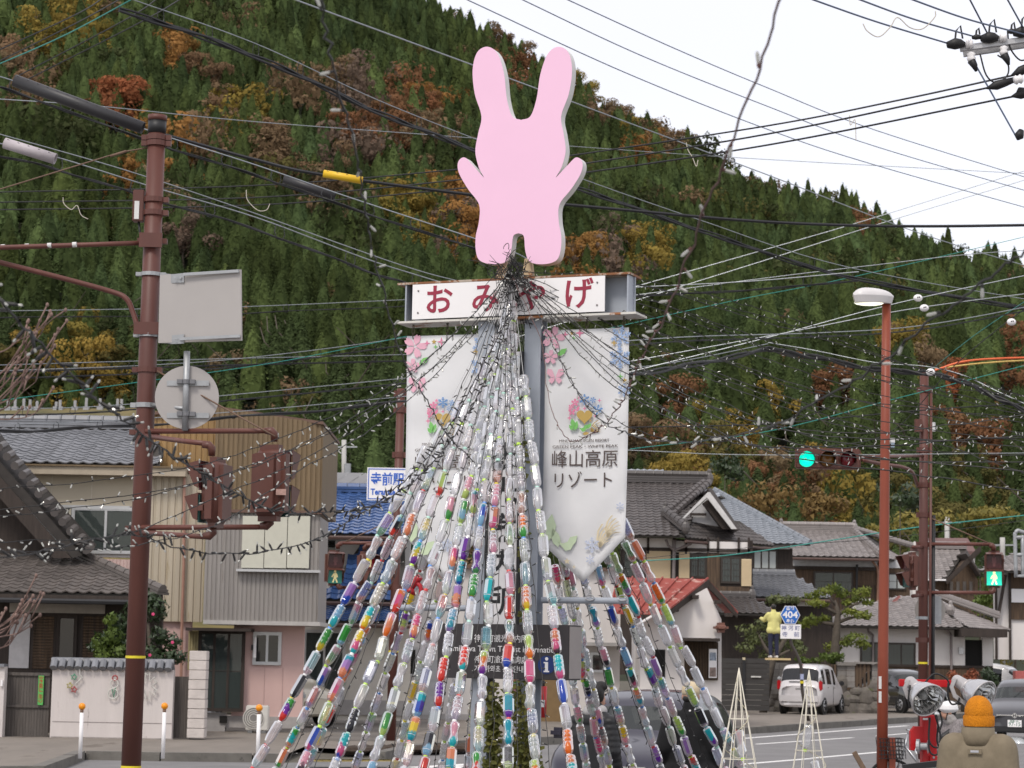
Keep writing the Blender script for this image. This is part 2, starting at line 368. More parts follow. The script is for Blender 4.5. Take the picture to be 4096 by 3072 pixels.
def crown_tris(n, rx, rz, size, rnd, cone=False, arc=3.1416):
    T = []
    if cone:
        for k in range(n):
            t = rnd.random() ** .55                      # 0 base .. 1 tip, denser towards the top
            a = -1.571 + rnd.uniform(-arc, arc); r = rx * (1 - t ** 2) * (.55 + .5 * rnd.random()) + .08
            z = rz * (.12 + .88 * t); c = V((r * cos(a), r * sin(a), z)); o = V((cos(a), sin(a), 0)); sd = V((-sin(a), cos(a), 0))
            s = size * (.55 + .6 * rnd.random()) * (1.15 - .75 * t)
            up = V((0, 0, 1)); j = V((rnd.gauss(0, .08), rnd.gauss(0, .08), rnd.gauss(0, .08))) * s
            T.append((c - o * s * .6 + up * s * rnd.uniform(.2, .8) + j, c + o * s * .5 + sd * s * .6 - up * s * rnd.uniform(-.1, .5), c + o * s * .4 - sd * s * .6 - up * s * rnd.uniform(-.1, .5) - j))
        pf = lambda t: rx * (1 - t ** 2) * .68 + .05; k = 9; R_ = [[V((pf(t) * rnd.uniform(.8, 1.15) * cos(6.283 * (i + .5 * q) / k), pf(t) * rnd.uniform(.8, 1.15) * sin(6.283 * (i + .5 * q) / k), rz * (.12 + .88 * t) + rnd.uniform(-.35, .35))) for i in range(k)] for q, t in enumerate((.05, .3, .5, .68, .84))]
        for a, b in zip(R_, R_[1:]):
            for i in range(k): j = (i + 1) % k; T += [(a[i], a[j], b[i]), (a[j], b[j], b[i])]
        T += [(R_[-1][i], R_[-1][(i + 1) % k], V((0, 0, rz * .97))) for i in range(k)]
        return T
    lob = [(V((rnd.gauss(0, .45) * rx, rnd.gauss(0, .45) * rx, rz * (.55 + .32 * rnd.uniform(-1, 1)))), rnd.uniform(.35, .6)) for _ in range(11)]
    for k in range(n):
        c, q = rnd.choice(lob); d = V((rnd.gauss(0, 1), rnd.gauss(0, 1), rnd.gauss(0, 1) * .8 + .25)).normalized()
        p = c + V((d.x * rx * q, d.y * rx * q, d.z * rz * .32 * q)) * rnd.uniform(.72, 1.03); s = size * rnd.uniform(.6, 1.25)
        a = d.orthogonal().normalized(); b = d.cross(a); th = rnd.random() * 6.28
        a, b = a * cos(th) + b * sin(th), b * cos(th) - a * sin(th); tl = d * rnd.uniform(-.5, .5)
        T.append((p + (a + tl) * s * .7, p + (b * .8 - a * .4) * s * .7, p + (-b * .8 - a * .4 - tl) * s * .7))
    return T
def tri_mesh(name, T):
    me = bpy.data.meshes.new(name); v = [p[:] for t in T for p in t]
    me.from_pydata(v, [], [(3 * i, 3 * i + 1, 3 * i + 2) for i in range(len(T))]); return me
def trunk_mesh(name, h_, r, rnd, limbs=6, spread=.5, z0=.35):
    b = MB(); pts = [V((rnd.gauss(0, .02) * h_ * k, rnd.gauss(0, .02) * h_ * k, h_ * k / 5 * .95)) for k in range(6)]
    b.tube(pts, [r * (1 - .15 * k) for k in range(6)], 6)
    for k in range(limbs):
        t = z0 + (1 - z0) * .8 * k / max(1, limbs); p = pts[0].lerp(pts[-1], t); a = k * 2.4 + rnd.random(); e = p + V((cos(a), sin(a), .7)) * h_ * spread * (1 - t * .6)
        b.tube([p, p.lerp(e, .5) + V((0, 0, -.02 * h_)), e], [r * .45, r * .28, r * .08], 4)
    return b.mesh(name)
r5 = random.Random(5)
CON = [tri_mesh("crown", crown_tris(1300, 2.0, 9.5, .34, r5, True)) for _ in range(5)]
CONT = [crown_tris(130, r5.uniform(1.6, 2.2), r5.uniform(6.5, 8.5), .46, r5, True, 1.9) for _ in range(9)]
CONN = [crown_tris(340, r5.uniform(1.5, 2.1), r5.uniform(6.5, 8.5), .31, r5, True, 1.9) for _ in range(7)]
DEC = [tri_mesh("crown", crown_tris(1900, 3.6, 8.0, .36, r5)) for _ in range(5)]
DECT = [crown_tris(330, 3.2, 7.5, .55, r5) for _ in range(5)]
TRK = [trunk_mesh("trunk", 7.0, .2, r5, 8, .42, .3) for _ in range(3)]
CTRK = trunk_mesh("trunk", 10.5, .16, r5, 0)
for q in CON: q.materials.append(m_needle)
for q in DEC: q.materials.append(m_leaf)
for q in TRK + [CTRK]: q.materials.append(m_bark)
for q in CON:
    ca = q.color_attributes.new("tint", 'FLOAT_COLOR', 'POINT')
    for i in range(len(q.vertices)): ca.data[i].color = (.9 + .25 * ((i // 3 * 7919) % 100) / 100,) * 3 + (1,)
NAMEC = {RUST: "rust brown", ORANGE: "orange", TAN: "tan brown", YEL: "golden yellow", OLIVE: "olive yellow", GREY: "greyish brown", RED: "red"}
taken = []; zone_i = 0
HX = ((300, "by the left picture edge"), (580, "left of the brown pole"), (900, "right beside the brown pole"), (1250, "above the corrugated house"), (1620, "above the blue roof"), (1850, "left of the pink board"), (2350, "behind the pink board"), (2700, "right of the pink board"), (3100, "above the gabled house"), (3500, "left of the street lamp"), (3750, "behind the street lamp"), (9999, "by the right picture edge"))
HY = ((200, "at the top edge"), (450, "high up the hill"), (700, "on the upper slope"), (950, "on the middle slope"), (1250, "on the lower slope"), (1600, "near the hill foot"), (9999, "just above the roofs"))
NTH = "first second third fourth fifth sixth seventh eighth ninth tenth eleventh twelfth thirteenth fourteenth fifteenth sixteenth seventeenth eighteenth nineteenth twentieth".split()
LBL = {}
def hill_label(o, kind_, p, h_):
    x, y = pix(V((p.x, p.y, p.z + h_))); k = "%s, %s %s" % (kind_, next(w for q, w in HY if y < q), next(w for q, w in HX if x < q)); LBL.setdefault(k, []).append((x, o))
def finish_labels():
    for k, L_ in LBL.items():
        L_.sort(key=lambda q: q[0])
        for i, (x, o) in enumerate(L_): o["label"] = k if len(L_) == 1 else k + (", %s from left" % NTH[i] if i < 20 else ", further right")
for zi, (zx, zy, rx, ry, colr, n) in enumerate(ZONES):
    for k in range(n):
        x = zx + rx * (0 if n == 1 else RND.uniform(-1, 1)); y = zy + ry * (.5 + (0 if n == 1 else RND.uniform(-.8, .8)))
        p = on_hill(x, y + 15)
        if p is None: continue
        s = RND.uniform(.75, 1.12) * (1.0 if p.y > 300 else .9)
        p = on_hill(x, y + 4.5 * s / p.y * F)
        if p is None: continue; taken.append((p.x, p.y, 3.0 * s))
        t = thing("autumn_tree", p, "", "tree", "autumn trees on the hill"); hill_label(t, NAMEC[colr] + " autumn tree", p, 4.5 * s)
        t.rotation_euler.z = RND.random() * 6.28; t.scale = (s, s, s * RND.uniform(.85, 1.15))
        c = place("crown", RND.choice(DEC), None, t); v = RND.uniform(.72, 1.15); c.color = (colr[0] * v * RND.uniform(.9, 1.1), colr[1] * v, colr[2] * v, 1)
        place("trunk", RND.choice(TRK), None, t)
print("autumn", len(taken))
gx = {}
for (a, b2, c) in taken: gx.setdefault((int(a // 8), int(b2 // 8)), []).append((a, b2, c))
pts = []; Y = 186.0
while Y < 625:
    X = -.29 * Y - 12
    while X < .29 * Y + 12:
        a, b2 = X + RND.uniform(-1.3, 1.3), Y + RND.uniform(-1.3, 1.3)
        if not any((a - q[0]) ** 2 + (b2 - q[1]) ** 2 < q[2] ** 2 for i in (-1, 0, 1) for j in (-1, 0, 1) for q in gx.get((int(a // 8) + i, int(b2 // 8) + j), ())):
            pts.append((a, b2))
        X += 3.0
    Y += 3.0
def zone_col(x, y):
    for zx, zy, rx, ry, colr, n in ZONES:
        if ((x - zx) / rx) ** 2 + ((y - zy) / ry) ** 2 < 1: return colr
    return None
single = []; fv = []; fc = []
CONNa = [np.array([[p[:] for p in t] for t in T]).reshape(-1, 3) for T in CONN]; CONTa = [np.array([[p[:] for p in t] for t in T]).reshape(-1, 3) for T in CONT]; DECTa = [np.array([[p[:] for p in t] for t in T]).reshape(-1, 3) for T in DECT]
for a, b2 in pts:
    z = hill_z(a, b2); x, y = pix(V((a, b2, z + 6)))
    if x < -420 or x > 4520 or y < -420: continue
    colr = zone_col(x, y) or zone_col(*pix(V((a, b2, z + 9))))
    n1 = MN.noise(V((a * .03, b2 * .03, 1.3))); n2 = MN.noise(V((a * .11, b2 * .11, 5.3))); s = RND.uniform(.62, 1.15) * (1 + .2 * n2); big = RND.random() < .13; s *= 1.3 if big else 1
    if colr is not None and RND.random() < .35: continue
    dec = colr is not None and RND.random() < .4 or (n2 > .42 and RND.random() < .5)
    if not dec and colr is None and b2 < 255 and len(single) < 140 and -200 < x < 4300 and 900 < y < 2150 and abs(x - 2048) > 150 and RND.random() < .3:
        single.append((a, b2, z, s)); continue
    src = RND.choice(DECTa if dec else CONTa if b2 > 370 else CONNa); th = RND.random() * 6.28 if dec else RND.uniform(-.5, .5); sz = s * (.62 if dec and b2 < 300 else 1)
    if b2 < 235 and not dec: sz *= .8
    q = src.copy(); q = np.stack([q[:, 0] * cos(th) - q[:, 1] * sin(th), q[:, 0] * sin(th) + q[:, 1] * cos(th), q[:, 2]], 1) * sz * np.array([1, 1, RND.uniform(.85, 1.15)])
    q += np.array([a, b2, z]); fv.append((dec, q))
    if dec:
        base = np.array(colr if colr is not None else RND.choice([TAN, OLIVE, (.10, .12, .05), (.10, .12, .05)])) * RND.uniform(.65, 1.1)
    else:
        v = (1 + .45 * n1) * (RND.choice((.6, 1.3)) if big else RND.uniform(.65, 1.2)); base = np.array([v * (1.0 + .12 * n2), v, v * (.9 - .2 * n2)])
    j = np.repeat(np.random.RandomState(len(fc)).uniform(.92, 1.08, len(q) // 3), 3)
    fc.append(np.concatenate([base[None, :] * j[:, None], np.ones((len(q), 1))], 1))
for isdec, nm, mt, lb in ((False, "conifer_forest", m_needle, 0), (True, "mixed_forest", m_leafs, 0)):
    vv = np.concatenate([q for d, q in fv if d == isdec]); cc = np.concatenate([c for (d, q), c in zip(fv, fc) if d == isdec]).astype(np.float32)
    me = bpy.data.meshes.new(nm); n = len(vv); me.vertices.add(n); me.vertices.foreach_set("co", vv.astype(np.float32).ravel())
    me.loops.add(n); me.loops.foreach_set("vertex_index", np.arange(n, dtype=np.int32)); me.polygons.add(n // 3)
    me.polygons.foreach_set("loop_start", np.arange(0, n, 3, dtype=np.int32)); me.polygons.foreach_set("loop_total", np.full(n // 3, 3, dtype=np.int32)) if False else None
    me.update(); me.validate()
    ca = me.color_attributes.new("tint", 'FLOAT_COLOR', 'POINT'); ca.data.foreach_set("color", cc.ravel())
    o = place(nm, me, mt); kind(o, "stuff"); print(nm, n // 3)
for i, (a, b2, z, s) in enumerate(single):
    x, y = pix(V((a, b2, z)))
    t = thing("cedar_tree", (a, b2, z), "", "tree", "cedars at the hill foot"); hill_label(t, "dark green cedar", V((a, b2, z)), 5)
    t.rotation_euler.z = RND.random() * 6.28; t.scale = (s, s, s * .9); place("crown", CON[i % 5], None, t); place("trunk", CTRK, None, t)
finish_labels()
# ================================================================== SIGN TOWER WITH BANNERS
PSI = radians(22); EX = V((cos(PSI), -sin(PSI), 0)); EN = V((-sin(PSI), -cos(PSI), 0)); EZ = V((0, 0, 1))
OB = W(2095, 2610, 17.0); OB = V((OB.x, OB.y, 0))
def MP(x, y, off=0.0): return onplane(x, y, OB + EN * off, EN)
def ML(s, z, off=0.0): return OB + EX * s + EZ * z + EN * off
def LS(p): q = p - OB; return q.dot(EX), q.z
def lbox(b, s0, s1, z0, z1, d0, d1):
    return b.obox(ML((s0 + s1) / 2, (z0 + z1) / 2, (d0 + d1) / 2), EX * ((s1 - s0) / 2), EN * ((d1 - d0) / 2), EZ * ((z1 - z0) / 2))
m_steel = mat("blue_grey_paint", (.34, .37, .42), .5, var=.08, scale=3, spots=(.20, .12, .07), spot_scale=4, spot_at=.73)
m_rustw = mat("rusty_white_steel", (.62, .60, .55), .6, var=.1, scale=5, spots=(.30, .12, .045), spot_scale=3.5, spot_at=.55)
m_white = mat("white_sign", (.83, .81, .81), .45, var=.03, scale=2)
m_crim = mat("crimson_lettering", (.30, .025, .055), .5, var=.08)
m_dkbrown = mat("dark_brown_print", (.09, .065, .06), .6, var=.05)
m_blk = mat("black_rubber", (.014, .014, .015), .55, var=.2)
m_chain = mat("chain_metal", (.10, .085, .06), .5, .6, var=.3)
m_cloth = mat("banner_cloth", (.82, .82, .83), .6, var=.03, scale=3, bump=.12, bscale=5, transl=.15)
tw = thing("sign_tower", ML(0, 0), "grey steel sign tower under the bottle garlands, white souvenir board on top", "sign tower")
sL = LS(MP(1957, 1400, 0))[0]; sR = LS(MP(2143, 1400, 0))[0]; zt = LS(MP(2100, 1285, 0))[1]
for s_ in (sL, sR):
    b = MB(); lbox(b, s_ - .065, s_ + .065, 0, zt, .055, .07); lbox(b, s_ - .065, s_ + .065, 0, zt, -.07, -.055); lbox(b, s_ - .008, s_ + .008, 0, zt, -.055, .055)
    b.build("post", m_steel, tw)
s0, z1 = LS(MP(1590, 1133, .13)); s1 = LS(MP(2520, 1085, .13))[0]; z0 = LS(MP(1590, 1287, .13))[1]
zb = (LS(MP(1590, 1287, .13))[1] + LS(MP(2540, 1262, .13))[1]) / 2; zt2 = (z1 + LS(MP(2520, 1086, .13))[1]) / 2
b = MB(); lbox(b, s0, s1, zt2 - .016, zt2, -.13, .13); b.build("top_flange", mat("rusted_steel", (.50, .42, .34), .7, var=.2, scale=5, spots=(.23, .095, .04), spot_scale=5, spot_at=.42), tw)
b = MB(); lbox(b, s0, s1 + .05, zb, zb + .016, -.13, .13); b.build("bottom_flange", m_rustw, tw)
b = MB(); lbox(b, s0 + .06, s1 - .001, zb + .017, zt2 - .017, -.012, 0); b.build("web", m_steel, tw)
for sx in (s0 + .07, s1 - .02):
    b = MB(); lbox(b, sx - .006, sx + .006, zb + .017, zt2 - .017, .001, .12); b.build("stiffener", m_steel, tw)
pl = [MP(1651, 1139, .135), MP(2420, 1102, .135)]; ps0, pz1 = LS(pl[0]); ps1 = LS(pl[1])[0]; pz0 = LS(MP(1650, 1275, .135))[1]
pz1 = (pz1 + LS(pl[1])[1]) / 2; pz0 = (pz0 + LS(MP(2420, 1248, .135))[1]) / 2
b = MB(); lbox(b, ps0, ps1, pz0, pz1, .125, .135); plate = b.build("sign_board", m_white, tw)
for ch, x in zip("おみやげ", (1755, 1942, 2128, 2312)):
    s_ = LS(MP(x, 1190, .137))[0]; text(ch, .245, m_crim, frame(ML(s_, (pz0 + pz1) / 2 - .006, .1365), EX, EZ), plate, "letter", bold=.004)
for sx in (ps0 + .05, ps1 - .06):
    for zz in (pz0 + .05, pz1 - .05): b = MB(); b.lathe([(.007, 0), (.007, .006), (.003, .009)], ML(sx, zz, .135), EN, 8); b.build("screw", mat("screw_steel", (.25, .22, .22), .4, .7), plate)
for x in (2005, 2110):
    s_ = LS(MP(x, 1100, .02))[0]; b = MB(); b.prism([ML(s_ - .045, zt2 + .001, -.03), ML(s_ + .045, zt2 + .001, -.03), ML(s_ + .022, zt2 + .16, -.03), ML(s_ - .022, zt2 + .16, -.03)], EN * .06)
    b.build("bracket", mat("rust_cream", (.50, .38, .24), .7, var=.2, spots=(.25, .10, .04), spot_scale=12, spot_at=.55), tw)
s0p, zp1 = LS(MP(1968, 1400, .075)); s1p = LS(MP(2082, 1400, .075))[0]; zp0 = LS(MP(2000, 2512, .075))[1]; zp1 -= .02
b = MB(); lbox(b, s0p, s1p, zp0, zp1, .072, .08); vp = b.build("upright_panel", m_white, tw)
m_black = mat("black_paint", (.018, .018, .02), .5, var=.1)
for a, c in ((s0p - .022, s0p - .002), (s1p + .002, s1p + .03)):
    b = MB(); lbox(b, a, c, zp0, zp1, .071, .09); b.build("panel_edge", m_black, tw)
for i, ch in enumerate("観光案内所"):
    z_ = LS(MP(2020, 1830 + 145 * i, .08))[1]; text(ch, .23, m_black, frame(ML((s0p + s1p) / 2, z_, .0815), EX, EZ), vp, "letter", bold=.004)
f0 = LS(MP(1752, 2504, .14)); f1 = LS(MP(2276, 2500, .14)); f2 = LS(MP(2276, 2722, .14))
m_slate = mat("slate_sign", (.045, .040, .042), .6, var=.18, scale=2, spots=(.075, .065, .06), spot_scale=3, spot_at=.6, stretch=(1, 1, .15))
b = MB(); lbox(b, f0[0], f1[0], f2[1], f1[1], -.13, .14); isg = b.build("information_sign", m_slate, tw, bevel=.004)
b = MB(); lbox(b, f1[0] + .001, f1[0] + .006, f2[1] + .012, f1[1] - .012, -.12, .13); b.build("side_panel", mat("sign_side", (.30, .27, .26), .6, var=.06), isg)
def itext(t_, x, y, size, fit):
    s_, z_ = LS(MP(x, y, .142)); text(t_, size, m_white, frame(ML(s_, z_, .1425), EX, EZ), isg, "lettering", fit=fit * .002)
itext("神河町観光案内所", 2003, 2556, .062, 215); itext("Kamikawa Town Tourist information", 2005, 2597, .064, 455); itext("神河町旅遊諮詢處", 2003, 2640, .062, 215); itext("가미카와초 관광안내소", 2006, 2678, .055, 220)
s_, z_ = LS(MP(2186, 2660, .142))
b = MB(); b.lathe([(.068, 0), (.068, .003)], ML(s_, z_, .1405), EN, 32); disc = b.build("information_disc", mat("sign_blue", (.012, .035, .16), .5, var=.05), isg)
b = MB(); b.lathe([(.013, 0), (.013, .002)], ML(s_ + .002, z_ + .045, .1445), EN, 16); lbox(b, s_ - .011, s_ + .013, z_ - .042, z_ + .022, .1440, .1465); lbox(b, s_ - .021, s_ + .0129, z_ + .012, z_ + .0219, .1441, .1463); lbox(b, s_ - .021, s_ + .023, z_ - .053, z_ - .0421, .1441, .1463); b.build("letter", m_white, disc)
for xa, xb, y in ((1605, 1940, 2432), (2168, 2510, 2402)):
    a = LS(MP(xa, y, 0)); c = LS(MP(xb, y, 0)); zz = (a[1] + c[1]) / 2; b = MB(); b.tube([ML(a[0], zz, 0), ML(c[0], zz, 0)], .024, 12); b.build("cross_pipe", m_steel, tw, smooth=False)
    for k in (.15, .55, .93):
        p = ML(a[0] + (c[0] - a[0]) * k, zz + .02, .03); b = MB(); b.tube([p + EX * (.035 * cos(q * .6)) + EZ * (.02 * sin(q * .6)) + EX * .02 for q in range(11)], .005, 5); b.build("shackle", mat("bright_steel", (.55, .55, .55), .3, .9), tw)
m_pink = mat("pink_paint", (.84, .53, .70), .45, var=.02, scale=2)
m_side = mat("off_white_edge", (.66, .65, .63), .6, var=.05)
half = [(0, 575), (38, 590), (62, 660), (76, 760), (105, 840), (148, 868), (190, 845), (207, 775), (196, 680), (166, 590), (178, 520), (188, 450), (172, 385), (150, 345), (196, 392), (232, 425), (258, 408), (255, 365), (216, 300), (168, 238), (166, 170), (178, 110), (176, 50), (158, 12), (105, -2), (50, 8), (30, 50), (22, 110), (0, 122)]
pc, tp = V((2072, 1055, 0)), V((2092, 185, 0))
def rab(x, y):
    q = pc + (tp - pc) * (y / 870); return MP(q.x + x * .96, q.y, .09)
hs = spline([V((x, y, 0)) for x, y in half], 5)
outl = [(p.x, p.y) for p in hs] + [(-p.x, p.y) for p in hs[::-1]][1:-1]
rb = thing("rabbit_board", MP(2072, 1055, .05), "plain pink rabbit-shaped board with white edges standing above the sign", "board")
b = MB(); pp = [rab(x, y) for x, y in outl]; b.prism(pp, -EN * .085); b.build("edge", m_side, rb)
b = MB(); b.prism([q + EN * .003 for q in pp], -EN * .0025); b.build("face", m_pink, rb)
PINK, GOLD, BLUE, GREEN, LBLUE, LPINK = [mat("print_" + n, c, .6, var=.04) for n, c in (("pink", (.72, .22, .36)), ("gold", (.50, .34, .10)), ("blue", (.10, .28, .60)), ("green", (.20, .52, .14)), ("pale_blue", (.33, .45, .68)), ("pale_pink", (.76, .42, .52)))]
PALEG = mat("print_pale_green", (.55, .66, .45), .6); PALEO = mat("print_pale_gold", (.66, .57, .40), .6); PALEB = mat("print_pale_lilac", (.55, .60, .74), .6)
def poly_star(c, r, n, inner, rot=0): return [(c[0] + (r if k % 2 == 0 else r * inner) * sin(rot + pi * k / n), c[1] - (r if k % 2 == 0 else r * inner) * cos(rot + pi * k / n)) for k in range(2 * n)]
def motif(kindn, c, r, rot=0.0):
    P = []
    if kindn == 'snow':
        for k in range(6):
            a = rot + k * pi / 3; d = (sin(a), -cos(a)); n = (-d[1], d[0])
            P.append([(c[0] + n[0] * q * r * .07 + d[0] * r * t, c[1] + n[1] * q * r * .07 + d[1] * r * t) for q, t in ((-1, .08), (1, .08), (1, 1), (-1, 1))])
            for sg in (-1, 1):
                for t0 in (.45, .72):
                    a2 = a + sg * .9; e = (sin(a2), -cos(a2)); m = (-e[1], e[0]); L_ = r * (.32 if t0 < .6 else .22); bx, by = c[0] + d[0] * r * t0, c[1] + d[1] * r * t0
                    P.append([(bx + m[0] * q * r * .055 + e[0] * L_ * t, by + m[1] * q * r * .055 + e[1] * L_ * t) for q, t in ((-1, 0), (1, 0), (1, 1), (-1, 1))])
    elif kindn == 'flower':
        for k in range(5):
            a = rot + k * 2 * pi / 5; d = (sin(a), -cos(a)); n = (-d[1], d[0])
            P.append([(c[0] + d[0] * r * t + n[0] * r * q, c[1] + d[1] * r * t + n[1] * r * q) for t, q in ((.1, -.02), (.45, -.26), (.8, -.27), (1, -.12), (.88, 0), (1, .12), (.8, .27), (.45, .26), (.1, .02))])
    elif kindn == 'star4': P.append(poly_star(c, r, 4, .3, rot))
    elif kindn == 'star5': P.append(poly_star(c, r, 5, .45, rot))
    elif kindn == 'leaf':
        d = (sin(rot), -cos(rot)); n = (-d[1], d[0])
        P.append([(c[0] + d[0] * r * t + n[0] * r * q, c[1] + d[1] * r * t + n[1] * r * q) for t, q in ((-1, 0), (-.5, -.38), (.2, -.42), (1, 0), (.2, .42), (-.5, .38))])
    elif kindn == 'heart': P.append([(c[0] + r * .062 * 16 * sin(t) ** 3, c[1] - r * .062 * (13 * cos(t) - 5 * cos(2 * t) - 2 * cos(3 * t) - cos(4 * t))) for t in [2 * pi * k / 28 for k in range(28)]])
    elif kindn == 'grass':
        for k in range(6):
            a = rot - .5 + k * .2; L_ = r * (1 - .07 * k); pts_ = [(c[0] + L_ * t * sin(a + t * .7), c[1] - L_ * t * cos(a + t * .7)) for t in (0, .35, .7, 1)]
            P.append([(x - r * .035, y) for x, y in pts_] + [(x + r * .045, y) for x, y in pts_[::-1]])
    elif kindn == 'butterfly':
        for sg in (-1, 1):
            P.append([(c[0] + sg * r * u_, c[1] + r * v_) for u_, v_ in ((.04, .1), (.35, -.75), (.85, -.85), (.95, -.3), (.5, .08))]); P.append([(c[0] + sg * r * u_, c[1] + r * v_) for u_, v_ in ((.04, .14), (.5, .14), (.75, .5), (.4, .85), (.1, .5))])
    elif kindn == 'bird': P.append([(c[0] + r * u_, c[1] + r * v_) for u_, v_ in ((-1, -.35), (-.4, -.15), (0, -.3), (.25, -.75), (.95, -.9), (.8, -.3), (.5, .05), (.3, .45), (-.2, .55), (-.5, .2))])
    return P
def banner(x0, x1, yt0, yt1, yb0, yb1, tip, dx, label, right):
    t_ = thing("banner", MP((x0 + x1) / 2, yb0, .03), label, "banner", "printed banners on the sign tower")
    nu, nv = 12, 24; b = MB(); rn = random.Random(int(x0)); ph = rn.random() * 6
    def P(u, v):
        yt = yt0 + (yt1 - yt0) * u; yb = (yb0 + (tip[1] - yb0) * (u / .5)) if u < .5 else (tip[1] + (yb1 - tip[1]) * ((u - .5) / .5))
        y = yt + (yb - yt) * v; sw = dx * v * v; x = x0 + (x1 - x0) * u + sw
        return MP(x, y, .03 + .010 * sin(v * 9 + ph + u * 2) * sin(u * pi) + .006 * sin(v * 23 + u * 5))
    b.add([P(i / nu, j / nv) for j in range(nv + 1) for i in range(nu + 1)], [(j * (nu + 1) + i, j * (nu + 1) + i + 1, (j + 1) * (nu + 1) + i + 1, (j + 1) * (nu + 1) + i) for j in range(nv) for i in range(nu)])
    sh = b.build("cloth", m_cloth, t_, smooth=True)
    md = sh.modifiers.new("thick", 'SOLIDIFY'); md.thickness = .002; md.offset = -1
    for u in (.08, .5, .94):
        b = MB(); p = P(u, .008) + EN * .004; top = p + EZ * .14
        for k in range(4):
            c = p.lerp(top, k / 4 + .1); e = EX if k % 2 else EN
            b.tube([c + e * (.012 * cos(q)) + EZ * (.024 * sin(q)) for q in [j * pi / 4 for j in range(9)]], .0035, 4)
        b.build("hanging_chain", m_chain, t_)
    def pr(kn, c, r, m, rot=0.0, lift=.016):
        bb = MB()
        for poly in motif(kn, c, r, rot): bb.prism([MP(x, y, .03 + lift) for x, y in poly], EN * .0012)
        bb.build(kn if kn not in ('star4', 'star5', 'snow') else {'star4': 'sparkle', 'star5': 'star', 'snow': 'snowflake'}[kn], m, sh)
    ox = x0 - (2181 if right else 1628); oy = 0
    X, Yb = (2181, 1310) if right else (1628, 1345)
    pr('flower', (X + 32, Yb + 40), 48, LPINK, .3); pr('flower', (X + 22, Yb + 118), 30, LPINK, .1); pr('butterfly', (X + 40, Yb + 195), 36, LPINK, .5)
    pr('leaf', (X + 68, Yb + 98), 24, GREEN, .9); pr('star4', (X + 80, Yb + 28), 14, PINK); pr('star5', (X + 108, Yb + 22), 11, GOLD); pr('star4', (X + 138, Yb + 22), 19, PINK); pr('star4', (X + 114, Yb + 42), 10, GREEN)
    pr('snow', (X + 302, Yb + 35), 42, LBLUE, .2); pr('snow', (X + 298, Yb + 122), 46, LBLUE); pr('star4', (X + 275, Yb + 62), 14, GOLD); pr('star4', (X + 300, Yb + 196), 14, GREEN); pr('star5', (X + 318, Yb + 212), 12, GOLD); pr('snow', (X + 316, Yb + 250), 28, LBLUE)
    ex_, ey_ = (2338, 1660) if right else (1772, 1672)
    pr('heart', (ex_, ey_ + 5), 32, GOLD)
    for kn, dx_, dy_, r, m, ro in (('snow', 0, -62, 22, BLUE, 0), ('snow', 34, -60, 13, BLUE, .3), ('snow', 24, -38, 12, LBLUE, 0), ('snow', 52, -20, 22, BLUE, .2), ('flower', -38, -50, 16, PINK, 0), ('flower', -54, -32, 11, PINK, .4), ('star5', -26, -70, 8, PINK, 0), ('butterfly', -50, -12, 15, PINK, 0), ('leaf', -26, -26, 12, PINK, .5), ('star4', 0, -26, 9, PINK, 0), ('star4', 60, -58, 9, PINK, 0), ('star4', -60, 12, 11, PINK, 0), ('star4', 42, 4, 8, PINK, 0), ('leaf', -46, 34, 22, GREEN, -.2), ('leaf', -34, 42, 20, GREEN, .25), ('leaf', -54, 50, 14, GREEN, -.6), ('bird', -4, 56, 20, GREEN, 0), ('leaf', 18, 44, 15, GREEN, .7), ('grass', 26, 68, 56, GOLD, .35), ('leaf', 6, 74, 14, GOLD, 1.4), ('star5', 24, 22, 6, GOLD, 0)):
        pr(kn, (ex_ + dx_, ey_ + dy_), r, m, ro)
    if right:
        pr('grass', (2400, 2190), 95, PALEO, -.1); pr('grass', (2430, 2150), 90, PALEO, .0); pr('snow', (2368, 2180), 32, PALEB); pr('snow', (2360, 2238), 18, PALEB); pr('bird', (2270, 2180), 42, PALEG); pr('leaf', (2200, 2110), 55, PALEG, .15); pr('leaf', (2222, 2150), 40, PALEG, -.3); pr('star5', (2268, 2245), 13, PALEO); pr('star4', (2296, 2268), 9, PALEO); pr('snow', (2480, 2025), 17, PALEB)
    else:
        pr('bird', (1700, 2200), 40, PALEG); pr('leaf', (1650, 2120), 50, PALEG, .1); pr('snow', (1790, 2180), 28, PALEB)
    def wr(body, x, y, size, fit, m=m_dkbrown, bold=0.0):
        text(body, size, m, frame(MP(x, y, .046), EX, EZ), sh, "lettering", ext=.0008, bold=bold, fit=fit * .00199)
    for q in ((("MINEYAMA KOGEN RESORT", 2336, 1763, .030, 200), ("GREEN PEAK・WHITE PEAK", 2340, 1786, .030, 262), ("峰山高原", 2338, 1840, .138, 262), ("リゾート", 2330, 1925, .132, 230)) if right else (("MINEYAMA KOGEN RESORT", 1780, 1776, .030, 195), ("GREEN PEAK・WHITE PEAK", 1780, 1799, .030, 255), ("峰山高原", 1780, 1852, .138, 255), ("リゾート", 1776, 1936, .132, 225))): wr(*q)
banner(1628, 1952, 1345, 1336, 2140, 2120, (1782, 2320), -12, "white printed banner behind the thickest garlands, hanging on the side of the blue station sign", False)
banner(2181, 2516, 1322, 1310, 2170, 2150, (2320, 2330), -16, "white printed banner with fully visible lettering, pointed end over the red roof", True)
def bottle_mesh(profile, n, twist=False, flat=False):
    b = MB(); b.lathe([(r, -z) for z, r in profile], (0, 0, 0), (0, 0, 1), n, cap=False); me = b.mesh("bottle", None, not flat); return me
SH = [(.0, .012), (.002, .028), (.008, .032)]
